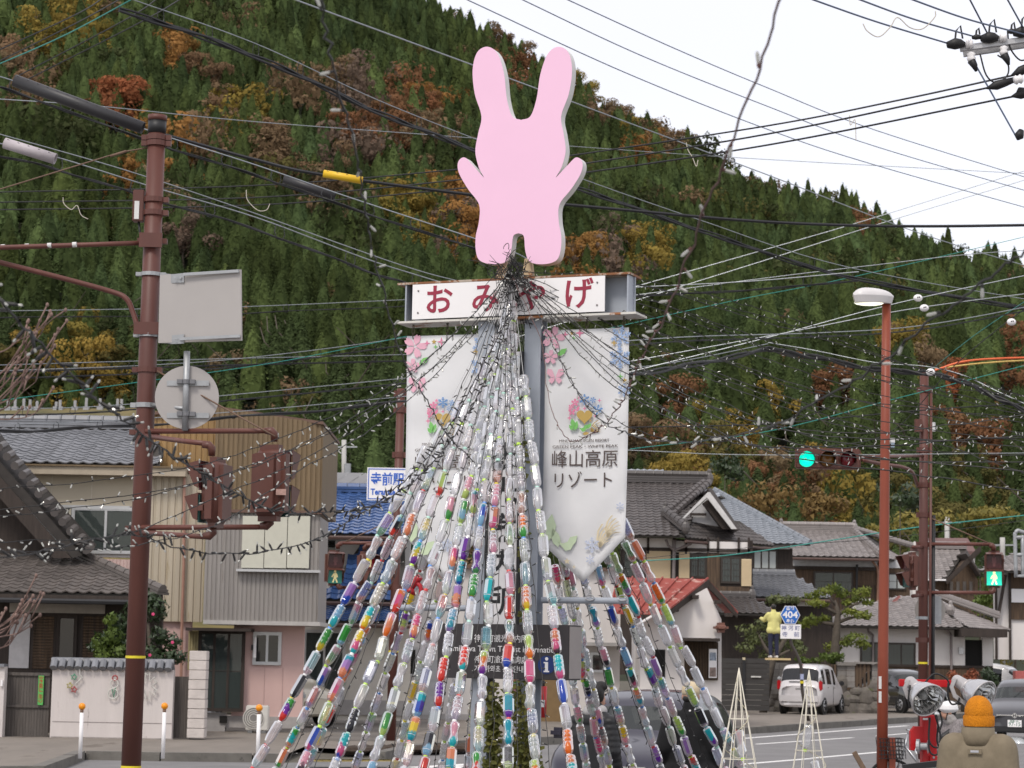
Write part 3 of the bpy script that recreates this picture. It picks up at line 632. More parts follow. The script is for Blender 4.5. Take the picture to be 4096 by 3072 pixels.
P_A = SH + [(.02, .0325), (.03, .031), (.036, .0335), (.058, .0335), (.062, .0315), (.066, .0335), (.088, .0335), (.092, .0315), (.096, .0335), (.128, .0335), (.145, .0325), (.164, .027), (.176, .018), (.182, .0135), (.186, .0125)]
P_B = SH + [(.03, .033), (.05, .031), (.075, .026), (.095, .0255), (.115, .030), (.135, .0335), (.152, .0325), (.168, .025), (.179, .015), (.186, .0125)]
P_C = SH + [(.012, .0345), (.016, .033), (.02, .0345), (.132, .0345), (.137, .033), (.143, .0345), (.163, .028), (.176, .018), (.182, .013), (.186, .0125)]
P_D = SH + [(.02, .034), (.11, .034), (.138, .0315), (.162, .025), (.175, .017), (.182, .0135), (.186, .0125)]
BOT = [bottle_mesh(P_A, 14), bottle_mesh(P_B, 14), bottle_mesh(P_C, 8, flat=True), bottle_mesh(P_D, 12)]
def bottle_mat():
    m = bpy.data.materials.new("painted_bottle"); t, out = nodes(m); N = t.nodes.new; L = t.links.new
    tc = N("ShaderNodeTexCoord"); sx = N("ShaderNodeSeparateXYZ"); L(tc.outputs["Object"], sx.inputs[0])
    at = {}
    for k in ("c0", "c1", "c2", "pp"):
        a = N("ShaderNodeAttribute"); a.attribute_type = 'OBJECT'; a.attribute_name = k; at[k] = a
    oi = N("ShaderNodeObjectInfo"); nz = N("ShaderNodeTexNoise"); nz.noise_dimensions = '4D'; nz.inputs["Scale"].default_value = 28; nz.inputs["Detail"].default_value = 3
    wr_ = N("ShaderNodeMath"); wr_.operation = 'MULTIPLY'; wr_.inputs[1].default_value = 50; L(oi.outputs["Random"], wr_.inputs[0]); L(wr_.outputs[0], nz.inputs["W"])
    mp = N("ShaderNodeMapping"); mp.inputs["Scale"].default_value = (1, 1, .45); L(tc.outputs["Object"], mp.inputs[0]); L(mp.outputs[0], nz.inputs["Vector"])
    def math(op, a, b):
        q = N("ShaderNodeMath"); q.operation = op
        for i, v in enumerate((a, b)):
            if isinstance(v, (int, float)): q.inputs[i].default_value = v
            else: L(v, q.inputs[i])
        return q.outputs[0]
    tt = math('ADD', math('MULTIPLY', sx.outputs[2], -5.2), math('MULTIPLY', math('SUBTRACT', nz.outputs[0], .5), .55))   # 0 at the bottom .. 1 at the cap
    ps = N("ShaderNodeSeparateColor"); L(at["pp"].outputs["Color"], ps.inputs[0])
    def step(x, e, wd=.06):
        q = N("ShaderNodeMapRange"); q.interpolation_type = 'SMOOTHSTEP'; L(x, q.inputs[0]); L(math('SUBTRACT', e, wd), q.inputs[1]) if not isinstance(e, float) else None
        if isinstance(e, float): q.inputs[1].default_value = e - wd; q.inputs[2].default_value = e + wd
        else: L(math('ADD', e, wd), q.inputs[2])
        return q.outputs[0]
    def mix(f, a, b_):
        q = N("ShaderNodeMix"); q.data_type = 'RGBA'; L(f, q.inputs[0]); L(a, q.inputs[6]); L(b_, q.inputs[7]); return q.outputs[2]
    c = mix(step(tt, ps.outputs[1], .04), at["c0"].outputs["Color"], at["c1"].outputs["Color"])
    c = mix(step(tt, math('ADD', ps.outputs[1], .38), .05), c, at["c2"].outputs["Color"])
    vo = N("ShaderNodeTexVoronoi"); vo.inputs["Scale"].default_value = 42; L(tc.outputs["Object"], vo.inputs["Vector"])
    th = math('MULTIPLY', ps.outputs[0], math('ADD', .55, math('MULTIPLY', nz.outputs[0], .9)))
    lw = N("ShaderNodeLayerWeight"); lw.inputs[0].default_value = .35
    al = math('MINIMUM', math('MAXIMUM', th, math('ADD', .27, math('MULTIPLY', lw.outputs["Facing"], .5))), .88)
    wh = N("ShaderNodeRGB"); wh.outputs[0].default_value = (.93, .93, .95, 1)
    c = mix(math('MINIMUM', math('MULTIPLY', th, 2.2), 1.0), wh.outputs[0], c)
    df = N("ShaderNodeBsdfDiffuse"); tl = N("ShaderNodeBsdfTranslucent"); L(c, df.inputs[0]); L(c, tl.inputs[0])
    m1 = N("ShaderNodeMixShader"); m1.inputs[0].default_value = .45; L(df.outputs[0], m1.inputs[1]); L(tl.outputs[0], m1.inputs[2])
    tr = N("ShaderNodeBsdfTransparent"); cl = mix(math('MINIMUM', th, .8), wh.outputs[0], c); L(cl, tr.inputs[0]);
    m2 = N("ShaderNodeMixShader"); L(al, m2.inputs[0]); L(tr.outputs[0], m2.inputs[1]); L(m1.outputs[0], m2.inputs[2])
    gl = N("ShaderNodeBsdfGlossy"); gl.inputs["Roughness"].default_value = .12; fr = N("ShaderNodeFresnel"); fr.inputs[0].default_value = 1.5
    m3 = N("ShaderNodeMixShader"); L(math('MULTIPLY', fr.outputs[0], .75), m3.inputs[0]); L(m2.outputs[0], m3.inputs[1]); L(gl.outputs[0], m3.inputs[2]); L(m3.outputs[0], out.inputs[0])
    return m
m_bot = bottle_mat()
for q in BOT: q.materials.append(m_bot)
CAPC = [mat("cap_" + n, c, .4, var=.05) for n, c in (("white", (.78, .78, .78)), ("lime", (.50, .75, .10)), ("mint", (.45, .72, .62)), ("yellow", (.80, .66, .06)), ("blue", (.12, .30, .70)), ("red", (.62, .06, .06)))]
CAPM = []
for q in CAPC:
    b = MB(); b.lathe([(.0155, -.181), (.0155, -.199), (.0145, -.201)], (0, 0, 0), (0, 0, 1), 10); me = b.mesh("cap"); me.materials.append(q); CAPM.append(me)
PAINT = [(.80, .06, .04), (.85, .22, .03), (.82, .62, .03), (.07, .42, .08), (.02, .40, .52), (.03, .10, .55), (.22, .04, .45), (.75, .12, .30), (.80, .40, .50), (.45, .25, .60), (.30, .55, .75), (.02, .55, .60), (.55, .70, .20), (.03, .03, .04), (.80, .30, .15)]
APEX = ML(LS(MP(2092, 1150, 0))[0], LS(MP(2092, 1120, .2))[1], .22)
RB = 2.75
def strand_foot(px, side):
    best = None
    for k in range(-89, 90):
        ph = radians(k); f_ = V((OB.x + RB * sin(ph), OB.y - side * RB * cos(ph), 0))
        lo, hi = 0.0, 1.0
        for _ in range(18):
            md = (lo + hi) / 2; y = pix(APEX.lerp(f_, md))[1]
            if y < 3072: lo = md
            else: hi = md
        e = abs(pix(APEX.lerp(f_, lo))[0] - px)
        if best is None or e < best[0]: best = (e, f_)
    return best[1]
m_wire = mat("garland_wire", (.55, .55, .56), .5, var=.05)
def garland(px, side, y_start, y_paint, label, seed, dens=1.0):
    rn = random.Random(seed); f_ = strand_foot(px, side)
    t_ = thing("bottle_garland", f_, label, "garland", "garlands of painted bottles on the sign tower")
    L_ = (f_ - APEX).length; sag = rn.uniform(.05, .13)
    def P(s): return APEX.lerp(f_, s) - V((0, 0, 1)) * sag * 4 * s * (1 - s)
    b = MB(); b.tube([P(k / 24) for k in range(25)], .0022, 4); b.build("wire", m_wire, t_)
    s = 0.0
    while s < 1 and pix(P(s))[1] < y_start: s += .004
    off = f_
    while True:
        ln = .190; p = P(s); q = P(min(1, s + ln / L_)); x, y = pix(p)
        if y > 3130 or s + ln / L_ > .97: break
        d = (p - q).normalized(); d = (d + V((rn.gauss(0, .05), rn.gauss(0, .05), 0))).normalized()
        rot = V((0, 0, 1)).rotation_difference(d) @ MX.Rotation(rn.random() * 6.28, 3, 'Z').to_quaternion()
        k = rn.choice((0, 0, 1, 2, 2, 3)); o = place("bottle", BOT[k], None, t_, p - off, rot, (1.05, 1.05, .985))
        painted = y > y_paint + rn.uniform(-60, 60); r = rn.random()
        st = (rn.uniform(0, .10) if not painted or r < .22 else rn.uniform(.12, .36) if r < .62 else rn.uniform(.55, 1.0))
        c = rn.sample(PAINT, 3)
        if rn.random() < .3: c[1] = c[0]
        if st < .5 and rn.random() < .5: c = [tuple(.5 * (u + .7) for u in q_) for q_ in c]
        o["c0"], o["c1"], o["c2"] = [list(q_) for q_ in c]; o["pp"] = [st, rn.uniform(.15, .75), 0.0]
        place("cap", CAPM[rn.choice((0, 0, 0, 1, 1, 2, 3, 4, 5)) if painted else rn.choice((0, 1, 1, 2))], None, o)
        s += ln / L_
    return t_
ORD = ["outermost", "second", "third", "fourth", "fifth", "sixth", "seventh", "eighth", "ninth", "tenth"]
GL = [(1005, 1, 1780), (1090, -1, 1700), (1195, 1, 1600), (1312, 1, 1420), (1478, 1, 1340), (1598, 1, 1270), (1690, 1, 1240), (1795, 1, 1215), (1905, 1, 1230), (2030, 1, 1205)]
for i, (px, sd_, ys) in enumerate(GL):
    garland(px, sd_, ys, 1880, ("outermost bottle garland slanting down to the bollards" if i == 0 else "%s garland of painted bottles counting inwards from the bollard side" % ORD[i]), 100 + i)
GR = [(2975, -1, 1900), (2905, -1, 1900), (2797, -1, 1950), (2736, -1, 2000), (2644, -1, 2000), (2544, -1, 2000), (2432, -1, 2100), (2353, -1, 2260), (2290, 1, 1500), (2144, 1, 1300)]
for i, (px, sd_, ys) in enumerate(GR):
    garland(px, sd_, ys if ys > 1400 else 1330, 1950, ("outermost bottle garland on the side of the dark parked car" if i == 0 else "%s garland of painted bottles counting inwards from the dark car side" % ORD[i]), 200 + i)
for i, (px, ys, lb) in enumerate(((1760, 2500, "small far garland of bottles seen beside the ivy post, low down"), (2060, 2700, "far garland of bottles seen below the black information sign"), (2420, 2230, "far garland of bottles behind the tip of the printed banner"), (1215, 1900, "far-side garland just inside the outermost one on the bollard side"), (1420, 1850, "far-side garland seen in front of the cream mini car"), (1570, 1800, "far-side garland passing the red horn lamp"), (1860, 1700, "far-side garland close to the white upright panel"))):
    garland(px, -1, ys, 1900, lb, 300 + i)
m_cord = mat("dark_cord", (.022, .021, .021), .6, var=.2)
m_bulb = mat("clear_bulb", (.54, .54, .51), .15, var=.05, spec=.9, transl=.35)
m_brown = mat("brown_cord", (.11, .05, .045), .6, var=.2)
def bulbs(b, P, d, L_, r, tip=True):
    d = d.normalized(); a = d.orthogonal().normalized(); c = d.cross(a); n = 5; o = len(b.v)
    for rr, h_ in ((r * .8, 0), (r, L_ * .75), (r * .45, L_)):
        for j in range(n): t_ = 6.2832 * j / n; b.v.append(P + d * h_ + (a * cos(t_) + c * sin(t_)) * rr)
    for i in range(2):
        for j in range(n): b.f.append([o + i * n + j, o + i * n + (j + 1) % n, o + (i + 1) * n + (j + 1) % n, o + (i + 1) * n + j]); b.m.append(b.cm)
    b.f.append([o + 2 * n + j for j in range(n)]); b.m.append(b.cm)
def lightstring(pts, label, step=.085, L_=.030, r=.0048, wr=.0028, seed=0, cord=None, bulb=None, black=False, group="strings of tiny lights", twist=.004):
    rn = random.Random(seed); t_ = thing("light_string", pts[-1], label, "light string", group)
    sp = spline(pts, max(6, int(60 / len(pts)))); d = 0.0; fine = []; b2 = MB(); b3 = MB(); cord = cord or m_cord; nxt = rn.random() * step
    wp = []
    for p, q in zip(sp, sp[1:]):
        L2 = (q - p).length; k = max(1, int(L2 / .12))
        for j in range(k): wp.append(p.lerp(q, j / k) + V((rn.gauss(0, twist), rn.gauss(0, twist), rn.gauss(0, twist))))
        while nxt < d + L2:
            c = p.lerp(q, (nxt - d) / L2); dr = V((rn.gauss(0, 1), rn.gauss(0, .5), rn.gauss(-.15, 1))).normalized()
            if black: bulbs(b2, c, dr, L_, r); bulbs(b3, c + dr * L_, dr, L_ * .3, r * .7)
            else: bulbs(b2, c, dr, L_ * .35, r * .9); bulbs(b3, c + dr * L_ * .35, dr, L_ * .8, r)
            nxt += step * rn.uniform(.7, 1.3)
        d += L2
    wp.append(sp[-1]); b = MB(); b.tube(wp, wr, 4); b.build("cord", cord, t_)
    kind(b2.build("lamp_sockets", cord, t_), "stuff"); kind(b3.build("lamp_bulbs", bulb or m_bulb, t_), "stuff")
    return t_
APL = APEX + V((0, 0, .05)) + EN * .06
DK = [(1130, 1), (1250, 1), (1400, 1), (1545, 1), (1735, 1), (1850, 1), (1965, 1), (2085, 1), (2200, 1), (2420, -1), (2530, -1), (2640, -1), (2745, -1), (2860, -1)]
for i, (px, sd_) in enumerate(DK):
    f_ = strand_foot(px, sd_) + V((0, 0, .0)); sg = .12
    pts = [APL.lerp(f_, k / 6) - V((0, 0, sg * 4 * (k / 6) * (1 - k / 6))) for k in range(7)]
    e = pts[-1].lerp(pts[-2], .3)
    lightstring(pts[:-1] + [e], "black-lamped string between the garlands%s" % (", %s from the bollard side" % ORD[i].replace("outermost", "first") if i < 7 else ", %s from the dark car side" % ORD[13 - i].replace("outermost", "first")), .12, .030, .0045, .0034, 400 + i, black=True, group="dark-lamped strings between the garlands", twist=.006)
b = MB(); rn = random.Random(9)
for k in range(70):
    d = V((rn.gauss(0, 1), rn.gauss(0, .6), rn.gauss(.35, .8))).normalized(); p = APL + V((rn.gauss(0, .07), rn.gauss(0, .05), rn.gauss(-.02, .06)))
    b.tube([p, p + d * .07 + V((0, 0, .02)), p + d * rn.uniform(.08, .2)], [.004, .003, .002], 4)
for k in range(26):
    p = APL + V((rn.gauss(0, .08), rn.gauss(0, .05), rn.gauss(-.12, .12))); r_q = rn.uniform(.02, .055); ax = rn.random() * 6
    b.tube([p + EX * (r_q * cos(q * .7 + ax)) + EZ * (r_q * sin(q * .7 + ax)) + EN * (.02 * sin(q)) for q in range(8)], .0032, 4)
o = b.build("cable_knot", m_cord); tag(o, "tangled knot of black cord ends at the peak of the garlands", "cable knot"); kind(o, "thing")
FAN = [(1085, [(2520, 1110), (3000, 1225), (3500, 1385), (4250, 1640)], 20), (1090, [(2520, 1130), (3000, 1270), (3500, 1420), (4250, 1660)], 19), (1100, [(2560, 1190), (3000, 1340), (3500, 1490), (4250, 1690)], 18), (1105, [(2560, 1215), (3050, 1390), (3560, 1530), (4250, 1700)], 18), (1110, [(2560, 1250), (3050, 1430), (3560, 1590), (4250, 1720)], 17), (1112, [(2540, 1290), (2950, 1460), (3500, 1620), (4250, 1760)], 16),
       (1115, [(2520, 1330), (2950, 1520), (3500, 1680), (4250, 1790)], 16), (1120, [(2520, 1370), (2900, 1540), (3450, 1720), (4250, 1800)], 15), (1120, [(2500, 1430), (2850, 1590), (3350, 1770), (4250, 1830)], 15), (1125, [(2480, 1480), (2800, 1640), (3300, 1800), (4250, 1900)], 14), (1125, [(2430, 1470), (2760, 1690), (3072, 1790), (3600, 1840), (4250, 1850)], 14),
       (1130, [(2380, 1480), (2620, 1640), (2900, 1760), (3300, 1790), (4250, 1740)], 13), (1100, [(2500, 1160), (2900, 1320), (3400, 1500), (4250, 1600)], 21), (1110, [(2450, 1240), (2800, 1400), (3300, 1580), (4250, 1690)], 19), (1118, [(2450, 1300), (2850, 1500), (3400, 1690), (3800, 1790), (4250, 1950)], 16), (1125, [(2400, 1360), (2750, 1580), (3150, 1720), (3700, 1760), (4250, 1730)], 14),
       (1090, [(2600, 1150), (3200, 1310), (3700, 1480), (4250, 1620)], 22), (1122, [(2430, 1400), (2700, 1570), (3050, 1690), (3500, 1730), (4250, 1640)], 15), (1128, [(2380, 1440), (2560, 1590), (2860, 1720), (3160, 1830), (3700, 1900), (4250, 1990)], 13)]
for i, (y0, pp_, Ye) in enumerate(FAN):
    n = len(pp_); pts = [APL + V((.05, 0, -.02 * (i % 5)))] + [W(x, y, 17 + (Ye - 17) * (k + 1) / n) for k, (x, y) in enumerate(pp_)]
    lightstring(pts, "string of white lamps fanning out over the road, %s from the top" % (ORD[i].replace("outermost", "first") if i < 10 else ["eleventh", "twelfth", "thirteenth", "fourteenth", "fifteenth", "sixteenth", "seventeenth", "eighteenth", "nineteenth"][i - 10]), .115 * Ye / 17, .026, .0036, .0038, 500 + i, group="white-lamped strings fanning over the road")
lightstring([APL, W(2200, 1300, 16.4), W(2255, 1480, 16.2), W(2340, 1600, 16), W(2440, 1670, 15.6), W(2600, 1740, 15.2), W(2790, 1775, 15), W(3000, 1740, 14.6), W(3400, 1600, 14)], "white-lamped string looping low in front of the printed banner", .09, .031, .0046, .0028, 560, group="white-lamped strings fanning over the road")
lightstring([APL, W(2160, 1350, 16.4), W(2190, 1560, 16.2), W(2225, 1690, 16), W(2262, 1745, 15.8), W(2300, 1765, 15.4), W(2390, 1720, 13), W(2480, 1620, 11), W(2560, 1440, 9), W(2640, 1300, 7.6), W(2720, 1110, 6.6), W(2800, 900, 6.0), W(2880, 690, 5.6), W(2960, 480, 5.2), W(3050, 230, 5.0), W(3135, -30, 4.8)], "blurred light string climbing steeply into the white sky", .30, .034, .005, .003, 561, cord=m_brown, group="light strings hanging close to the camera")
LF = [([(1900, 1250), (1700, 1440), (1480, 1590), (1100, 1760), (700, 1880), (0, 1960), (-200, 1965)], 12), ([(1880, 1270), (1650, 1490), (1400, 1680), (1000, 1860), (560, 1990), (-200, 2090)], 12), ([(1900, 1290), (1680, 1520), (1400, 1730), (1100, 1890), (700, 2060), (500, 2140), (200, 2160), (-200, 2180)], 11), ([(1880, 1330), (1700, 1540), (1450, 1740), (1200, 1880), (900, 2080), (600, 2170), (300, 2200), (-200, 2215)], 10), ([(1930, 1300), (1760, 1450), (1560, 1600), (1300, 1740), (1024, 1860), (600, 1970), (-200, 2060)], 13)]
for i, (pp_, Ye) in enumerate(LF):
    n = len(pp_); pts = [APL] + [W(x, y, 17 + (Ye - 17) * (k + 1) / n) for k, (x, y) in enumerate(pp_)]
    lightstring(pts, "%s white-lamped string sweeping past the brown pole" % ["highest", "second highest", "third highest", "lowest", "short middle"][i], .10, .033, .005, .0028, 600 + i, group="white-lamped strings past the brown pole")
def near(pp_, label, seed, black=False, cord=None, step=.13, L_=.04, r=.0055):
    lightstring([W(x, y, Y) for x, y, Y in pp_], label, step, L_, r, .0034, seed, black=black, cord=cord, group="light strings hanging close to the camera")
near([(-120, 1080, 6), (60, 1260, 6.3), (160, 1380, 6.6), (370, 1580, 7.2), (520, 1700, 7.8), (700, 1830, 8.6), (920, 1960, 9.6), (1100, 2040, 10.6), (1300, 2050, 11.5), (1500, 2020, 12.6), (1680, 1900, 13.8), (1820, 1740, 15), (1960, 1480, 16.2), (2080, 1180, 16.9)], "thick black-lamped string sagging from the left edge up to the garland peak", 620, True, step=.075, L_=.042, r=.0062)
near([(-120, 2240, 7.5), (120, 2215, 8), (300, 2170, 8.4), (520, 2140, 9), (720, 2190, 9.6), (900, 2215, 10.2), (1100, 2200, 11), (1300, 2140, 12), (1480, 2030, 13), (1640, 1900, 14), (1800, 1700, 15), (2070, 1200, 16.8)], "black-lamped string looping low across the corrugated house", 621, True, step=.085, L_=.04, r=.0058)
near([(1275, -40, 5.2), (1300, 120, 5.4), (1340, 300, 5.7), (1390, 480, 6), (1430, 640, 6.5), (1460, 800, 7), (1480, 960, 7.6), (1520, 1120, 8.2), (1570, 1300, 9), (1620, 1450, 10), (1700, 1590, 11.4), (1790, 1740, 13), (1900, 1850, 14.6)], "blurred light string dangling in front of the hill left of the pink board", 622, step=.34, L_=.034, r=.005)
near([(4230, 960, 5.6), (4080, 1020, 5.7), (3960, 1110, 5.8), (3840, 1200, 6), (3700, 1290, 6.2), (3560, 1420, 6.4), (3420, 1520, 6.7), (3250, 1620, 7), (3110, 1690, 7.4), (2900, 1750, 8.2), (2700, 1770, 9.4), (2500, 1730, 11), (2330, 1600, 13), (2150, 1250, 16.4)], "blurred white-lamped string crossing in front of the street lamp", 623, step=.26, L_=.036, r=.0052)
# ================================================================== HOUSES
def ext(x0, x1, yt, yb, Y):
    xm, ym = (x0 + x1) / 2, (yt + yb) / 2
    return W(x0, ym, Y).x, W(x1, ym, Y).x, max(W(xm, yb, Y).z, 0), W(xm, yt, Y).z
def hb(b, x0, x1, yt, yb, Y, th, dy=0.0):
    a, c, z0, z1 = ext(x0, x1, yt, yb, Y); b.box((a, Y + dy, z0), (c, Y + dy + th, z1)); return b
def part(name, m, parent, x0, x1, yt, yb, Y, th, dy=0.0, bevel=0.0):
    return hb(MB(), x0, x1, yt, yb, Y, th, dy).build(name, m, parent, bevel=bevel)
def ribbed(name, m, parent, x0, x1, yt, yb, Y, pitch=.16, depth=.02, yt2=None, dy=0.0, yb2=None):
    a, c, z0, z1 = ext(x0, x1, yt, yb, Y); z2 = z1 if yt2 is None else W(x1, yt2, Y).z; z3 = z0 if yb2 is None else W(x1, yb2, Y).z; n = max(2, int((c - a) / pitch)); b = MB(); pr = []
    for i in range(n):
        for t, d in ((0, 0), (.62, 0), (.7, depth), (.92, depth)): pr.append((a + (c - a) * (i + t) / n, d))
    pr.append((c, 0)); v = []
    for x, d in pr: t = (x - a) / (c - a); v += [(x, Y + dy + d, z0 + (z3 - z0) * t), (x, Y + dy + d, z1 + (z2 - z1) * t)]
    b.add(v, [(2 * i, 2 * i + 2, 2 * i + 3, 2 * i + 1) for i in range(len(pr) - 1)])
    o = b.build(name, m, parent); return o
m_wood = mat("dark_wood", (.040, .030, .025), .8, var=.35, scale=3, stretch=(6, 6, .5), bump=.3, bscale=20)
m_woodb = mat("brown_boards", (.060, .042, .032), .85, var=.5, scale=2.5, stretch=(8, 8, .4), col2=(.14, .09, .055), bump=.3, bscale=20)
m_plast = mat("white_plaster", (.70, .66, .635), .85, var=.05, scale=1.5, bump=.1, bscale=30, spots=(.55, .51, .48), spot_scale=.8, spot_at=.62, stretch=(2, 2, .4))
m_plasts = mat("stained_plaster", (.60, .57, .55), .9, var=.07, scale=1.2, spots=(.33, .31, .30), spot_scale=1.3, spot_at=.60, stretch=(1.6, 1.6, .5), bump=.15, bscale=30)
m_glass = glassmat("window_glass"); m_glassd = glassmat("dark_glass", (.02, .022, .022), .8)
m_frost = mat("frosted_glass", (.42, .45, .44), .25, var=.06, scale=1.5, spec=.6)
m_curt = mat("curtain", (.50, .50, .48), .9, var=.08, scale=3)
m_dark = mat("dark_interior", (.012, .011, .010), .9)
m_alu = mat("aluminium_frame", (.50, .50, .50), .4, .5, var=.06)
m_bronze = mat("bronze_frame", (.045, .036, .030), .5, .3, var=.1)
def win(parent, x0, x1, yt, yb, Y, n=2, fm=None, gm=None, curtain=True, name="window", bars=0, dy=-.05, vbars=0):
    fm = fm or m_bronze; a, c, z0, z1 = ext(x0, x1, yt, yb, Y); t = .045; y = Y + dy
    b = MB(); b.box((a, y, z0), (a + t, y + .045, z1)); b.box((c - t, y, z0), (c, y + .045, z1)); b.box((a + t, y, z1 - t), (c - t, y + .045, z1)); b.box((a + t, y - .015, z0), (c - t, y + .045, z0 + t))
    f = b.build(name, fm, parent); wd = (c - a - 2 * t) / n
    for i in range(n):
        p0 = a + t + wd * i; p1 = p0 + wd
        b = MB(); b.box((p0 + .028, y + .018, z0 + t + .028), (p1 - .028, y + .022, z1 - t - .028)); b.build("pane", gm or m_glass, f)
        b = MB(); q = .027
        b.box((p0, y + .008, z0 + t), (p0 + q, y + .03, z1 - t)); b.box((p1 - q, y + .008, z0 + t), (p1, y + .03, z1 - t)); b.box((p0 + q, y + .008, z0 + t), (p1 - q, y + .03, z0 + t + q)); b.box((p0 + q, y + .008, z1 - t - q), (p1 - q, y + .03, z1 - t))
        for k in range(bars): zz = z0 + t + (z1 - z0 - 2 * t) * (k + 1) / (bars + 1); b.box((p0 + q, y + .012, zz - .008), (p1 - q, y + .026, zz + .008))
        for k in range(vbars): xx = p0 + wd * (k + 1) / (vbars + 1); b.box((xx - .006, y + .010, z0 + t + q), (xx + .006, y + .0115, z1 - t - q))
        b.build("sash", fm, f)
    if curtain:
        b = MB(); pts = []; k = int((c - a) / .07) + 2
        for i in range(k + 1): x = a + t + (c - a - 2 * t) * i / k; pts += [(x, y + .035 + .008 * (i % 2), z0 + t), (x, y + .035 + .008 * (i % 2), z1 - t)]
        b.add(pts, [(2 * i, 2 * i + 2, 2 * i + 3, 2 * i + 1) for i in range(k)]); b.build("curtain", m_curt if curtain is True else curtain, f)
    else:
        b = MB(); b.box((a + t, y + .034, z0 + t), (c - t, y + .044, z1 - t)); b.build("dark_room", m_dark, f)
    return f
def tile_mesh(m, w=.27, l=.25, amp=.034):
    b = MB(); pr = [(0, .8), (.15, .35), (.35, 0), (.55, .1), (.75, .75), (.9, 1.1), (1.0, .85)]; lo = [(u * w, -.02, a * amp + .024) for u, a in pr]; hi = [(u * w, l, a * amp) for u, a in pr]; dn = [(u * w, -.018, a * amp - .004) for u, a in pr]; n = len(pr)
    b.add(lo + hi + dn, [(i, i + 1, n + i + 1, n + i) for i in range(n - 1)] + [(2 * n + i, 2 * n + i + 1, i + 1, i) for i in range(n - 1)]); me = b.mesh("tile"); me.materials.append(m); return me
def mtile(name, c, rough=.45): return mat(name, c, rough, var=.12, scale=3, spec=.5, rnd=.18, spots=tuple(q * .55 for q in c), spot_scale=2.2, spot_at=.62)
T_dark = mtile("tile_dark", (.085, .075, .072)); T_grey = mtile("tile_grey", (.165, .17, .185)); T_blue = mtile("tile_blue", (.05, .10, .24), .22); T_lgrey = mtile("tile_light_grey", (.24, .26, .29)); T_warm = mtile("tile_warm_grey", (.23, .205, .195)); T_brown = mtile("tile_brown_grey", (.115, .10, .092))
TM = {}
QUOTA = {}
def tile_roof(house, A, B, C, D, m, pitch=.27, lap=.235, maxt=300, deck=.06, name="roof"):
    A, B, C, D = V(A), V(B), V(C), V(D); u = (B - A).normalized(); nrm = u.cross(D - A).normalized()
    if nrm.z < 0: nrm = -nrm
    v = nrm.cross(u).normalized()
    if v.dot(D - A) < 0: v = -v
    b = MB(); b.prism([A, B, C, D] if (C - D).length > .02 else [A, B, C], -nrm * deck); roof = b.build(name, mat("roof_deck", (.05, .045, .04), .9), house)
    if m not in TM: TM[m] = tile_mesh(m)
    me = TM[m]; off = worldpos(house); k = pitch / .27
    rot = MX((u, v, nrm)).transposed().to_quaternion(); hD = (D - A).dot(v); hC = (C - A).dot(v); L_ = (B - A).length; rows = int(max(hD, hC) / lap + .3)
    spots_ = []
    for r in range(rows):
        h_ = r * lap; tl = min(1, h_ / hD) if hD > 0 else 1; tr = min(1, h_ / hC) if hC > 0 else 1
        x0 = (D - A).dot(u) * tl; x1 = L_ + ((C - A).dot(u) - L_) * tr; i0 = int(math.ceil(x0 / pitch - .3)); i1 = int(floor(x1 / pitch + .15))
        for i in range(i0, i1): spots_.append(A + u * (i * pitch) + v * h_ + nrm * (.012 + RND.uniform(0, .006)))
    left = maxt - QUOTA.get(house.name, 0); ind = spots_[:max(0, left)]; rest = spots_[len(ind):]; QUOTA[house.name] = QUOTA.get(house.name, 0) + len(ind)
    for p in ind: place("tile", me, None, roof, p - off, rot @ MX.Rotation(RND.gauss(0, .012), 3, 'Z').to_quaternion(), (k, k, 1))
    if rest:
        src = np.array([q.co[:] for q in me.vertices]) * np.array([k, k, 1]); R = np.array(MX((u, v, nrm)).transposed()); src = src @ R.T; fc = [list(p.vertices) for p in me.polygons]
        b = MB(); vv = []; ff = []
        for j, p in enumerate(rest): vv.append(src + np.array((p - off)[:])); ff += [[q + j * len(src) for q in f] for f in fc]
        mm = bpy.data.meshes.new("tile_field"); mm.from_pydata(np.concatenate(vv).tolist(), [], ff); kind(place("tile_field", mm, m, roof), "stuff")
    return roof
def ridge(house, P, Q, m, r=.11, h_=.22, end=True, layers=3, cap=None, hosts="ridge"):
    P, Q = V(P), V(Q); d = (Q - P).normalized(); b = MB(); n = max(1, int((Q - P).length / .32))
    for k in range(layers):
        w_ = .30 - .05 * k; z_ = h_ * k / layers; b.beam(P + V((0, 0, z_ + h_ / layers / 2)), Q + V((0, 0, z_ + h_ / layers / 2)), w_, h_ / layers * .8)
    o = b.build(hosts, m, house); b = MB(); w_ = .26
    for i in range(n):
        a = P.lerp(Q, i / n) + V((0, 0, h_)); c = P.lerp(Q, (i + .96) / n) + V((0, 0, h_)); b.tube([a, a.lerp(c, .85), c], [r, r, r * 1.12], 8)
    b.build("cap_tiles", cap or m, o)
    if end:
        for e, sg in ((P, -1), (Q, 1)):
            b = MB(); c = e + d * sg * .06 + V((0, 0, h_ * .6)); b.ell(c, .16, .12, .24, 8, 6); b.ell(c + V((0, 0, .26)), .08, .08, .1, 6, 5); b.build("end_tile", m, o)
    return o
def gutter(house, A, B, m=None):
    b = MB(); b.tube([V(A), V(B)], .055, 6); b.build("gutter", m or mat("gutter_brown", (.10, .06, .05), .5), house)
def downpipe(house, pts, m=None, r=.035):
    b = MB(); b.tube([V(p) for p in pts], r, 6); b.build("downpipe", m or mat("gutter_brown", (.10, .06, .05), .5), house)
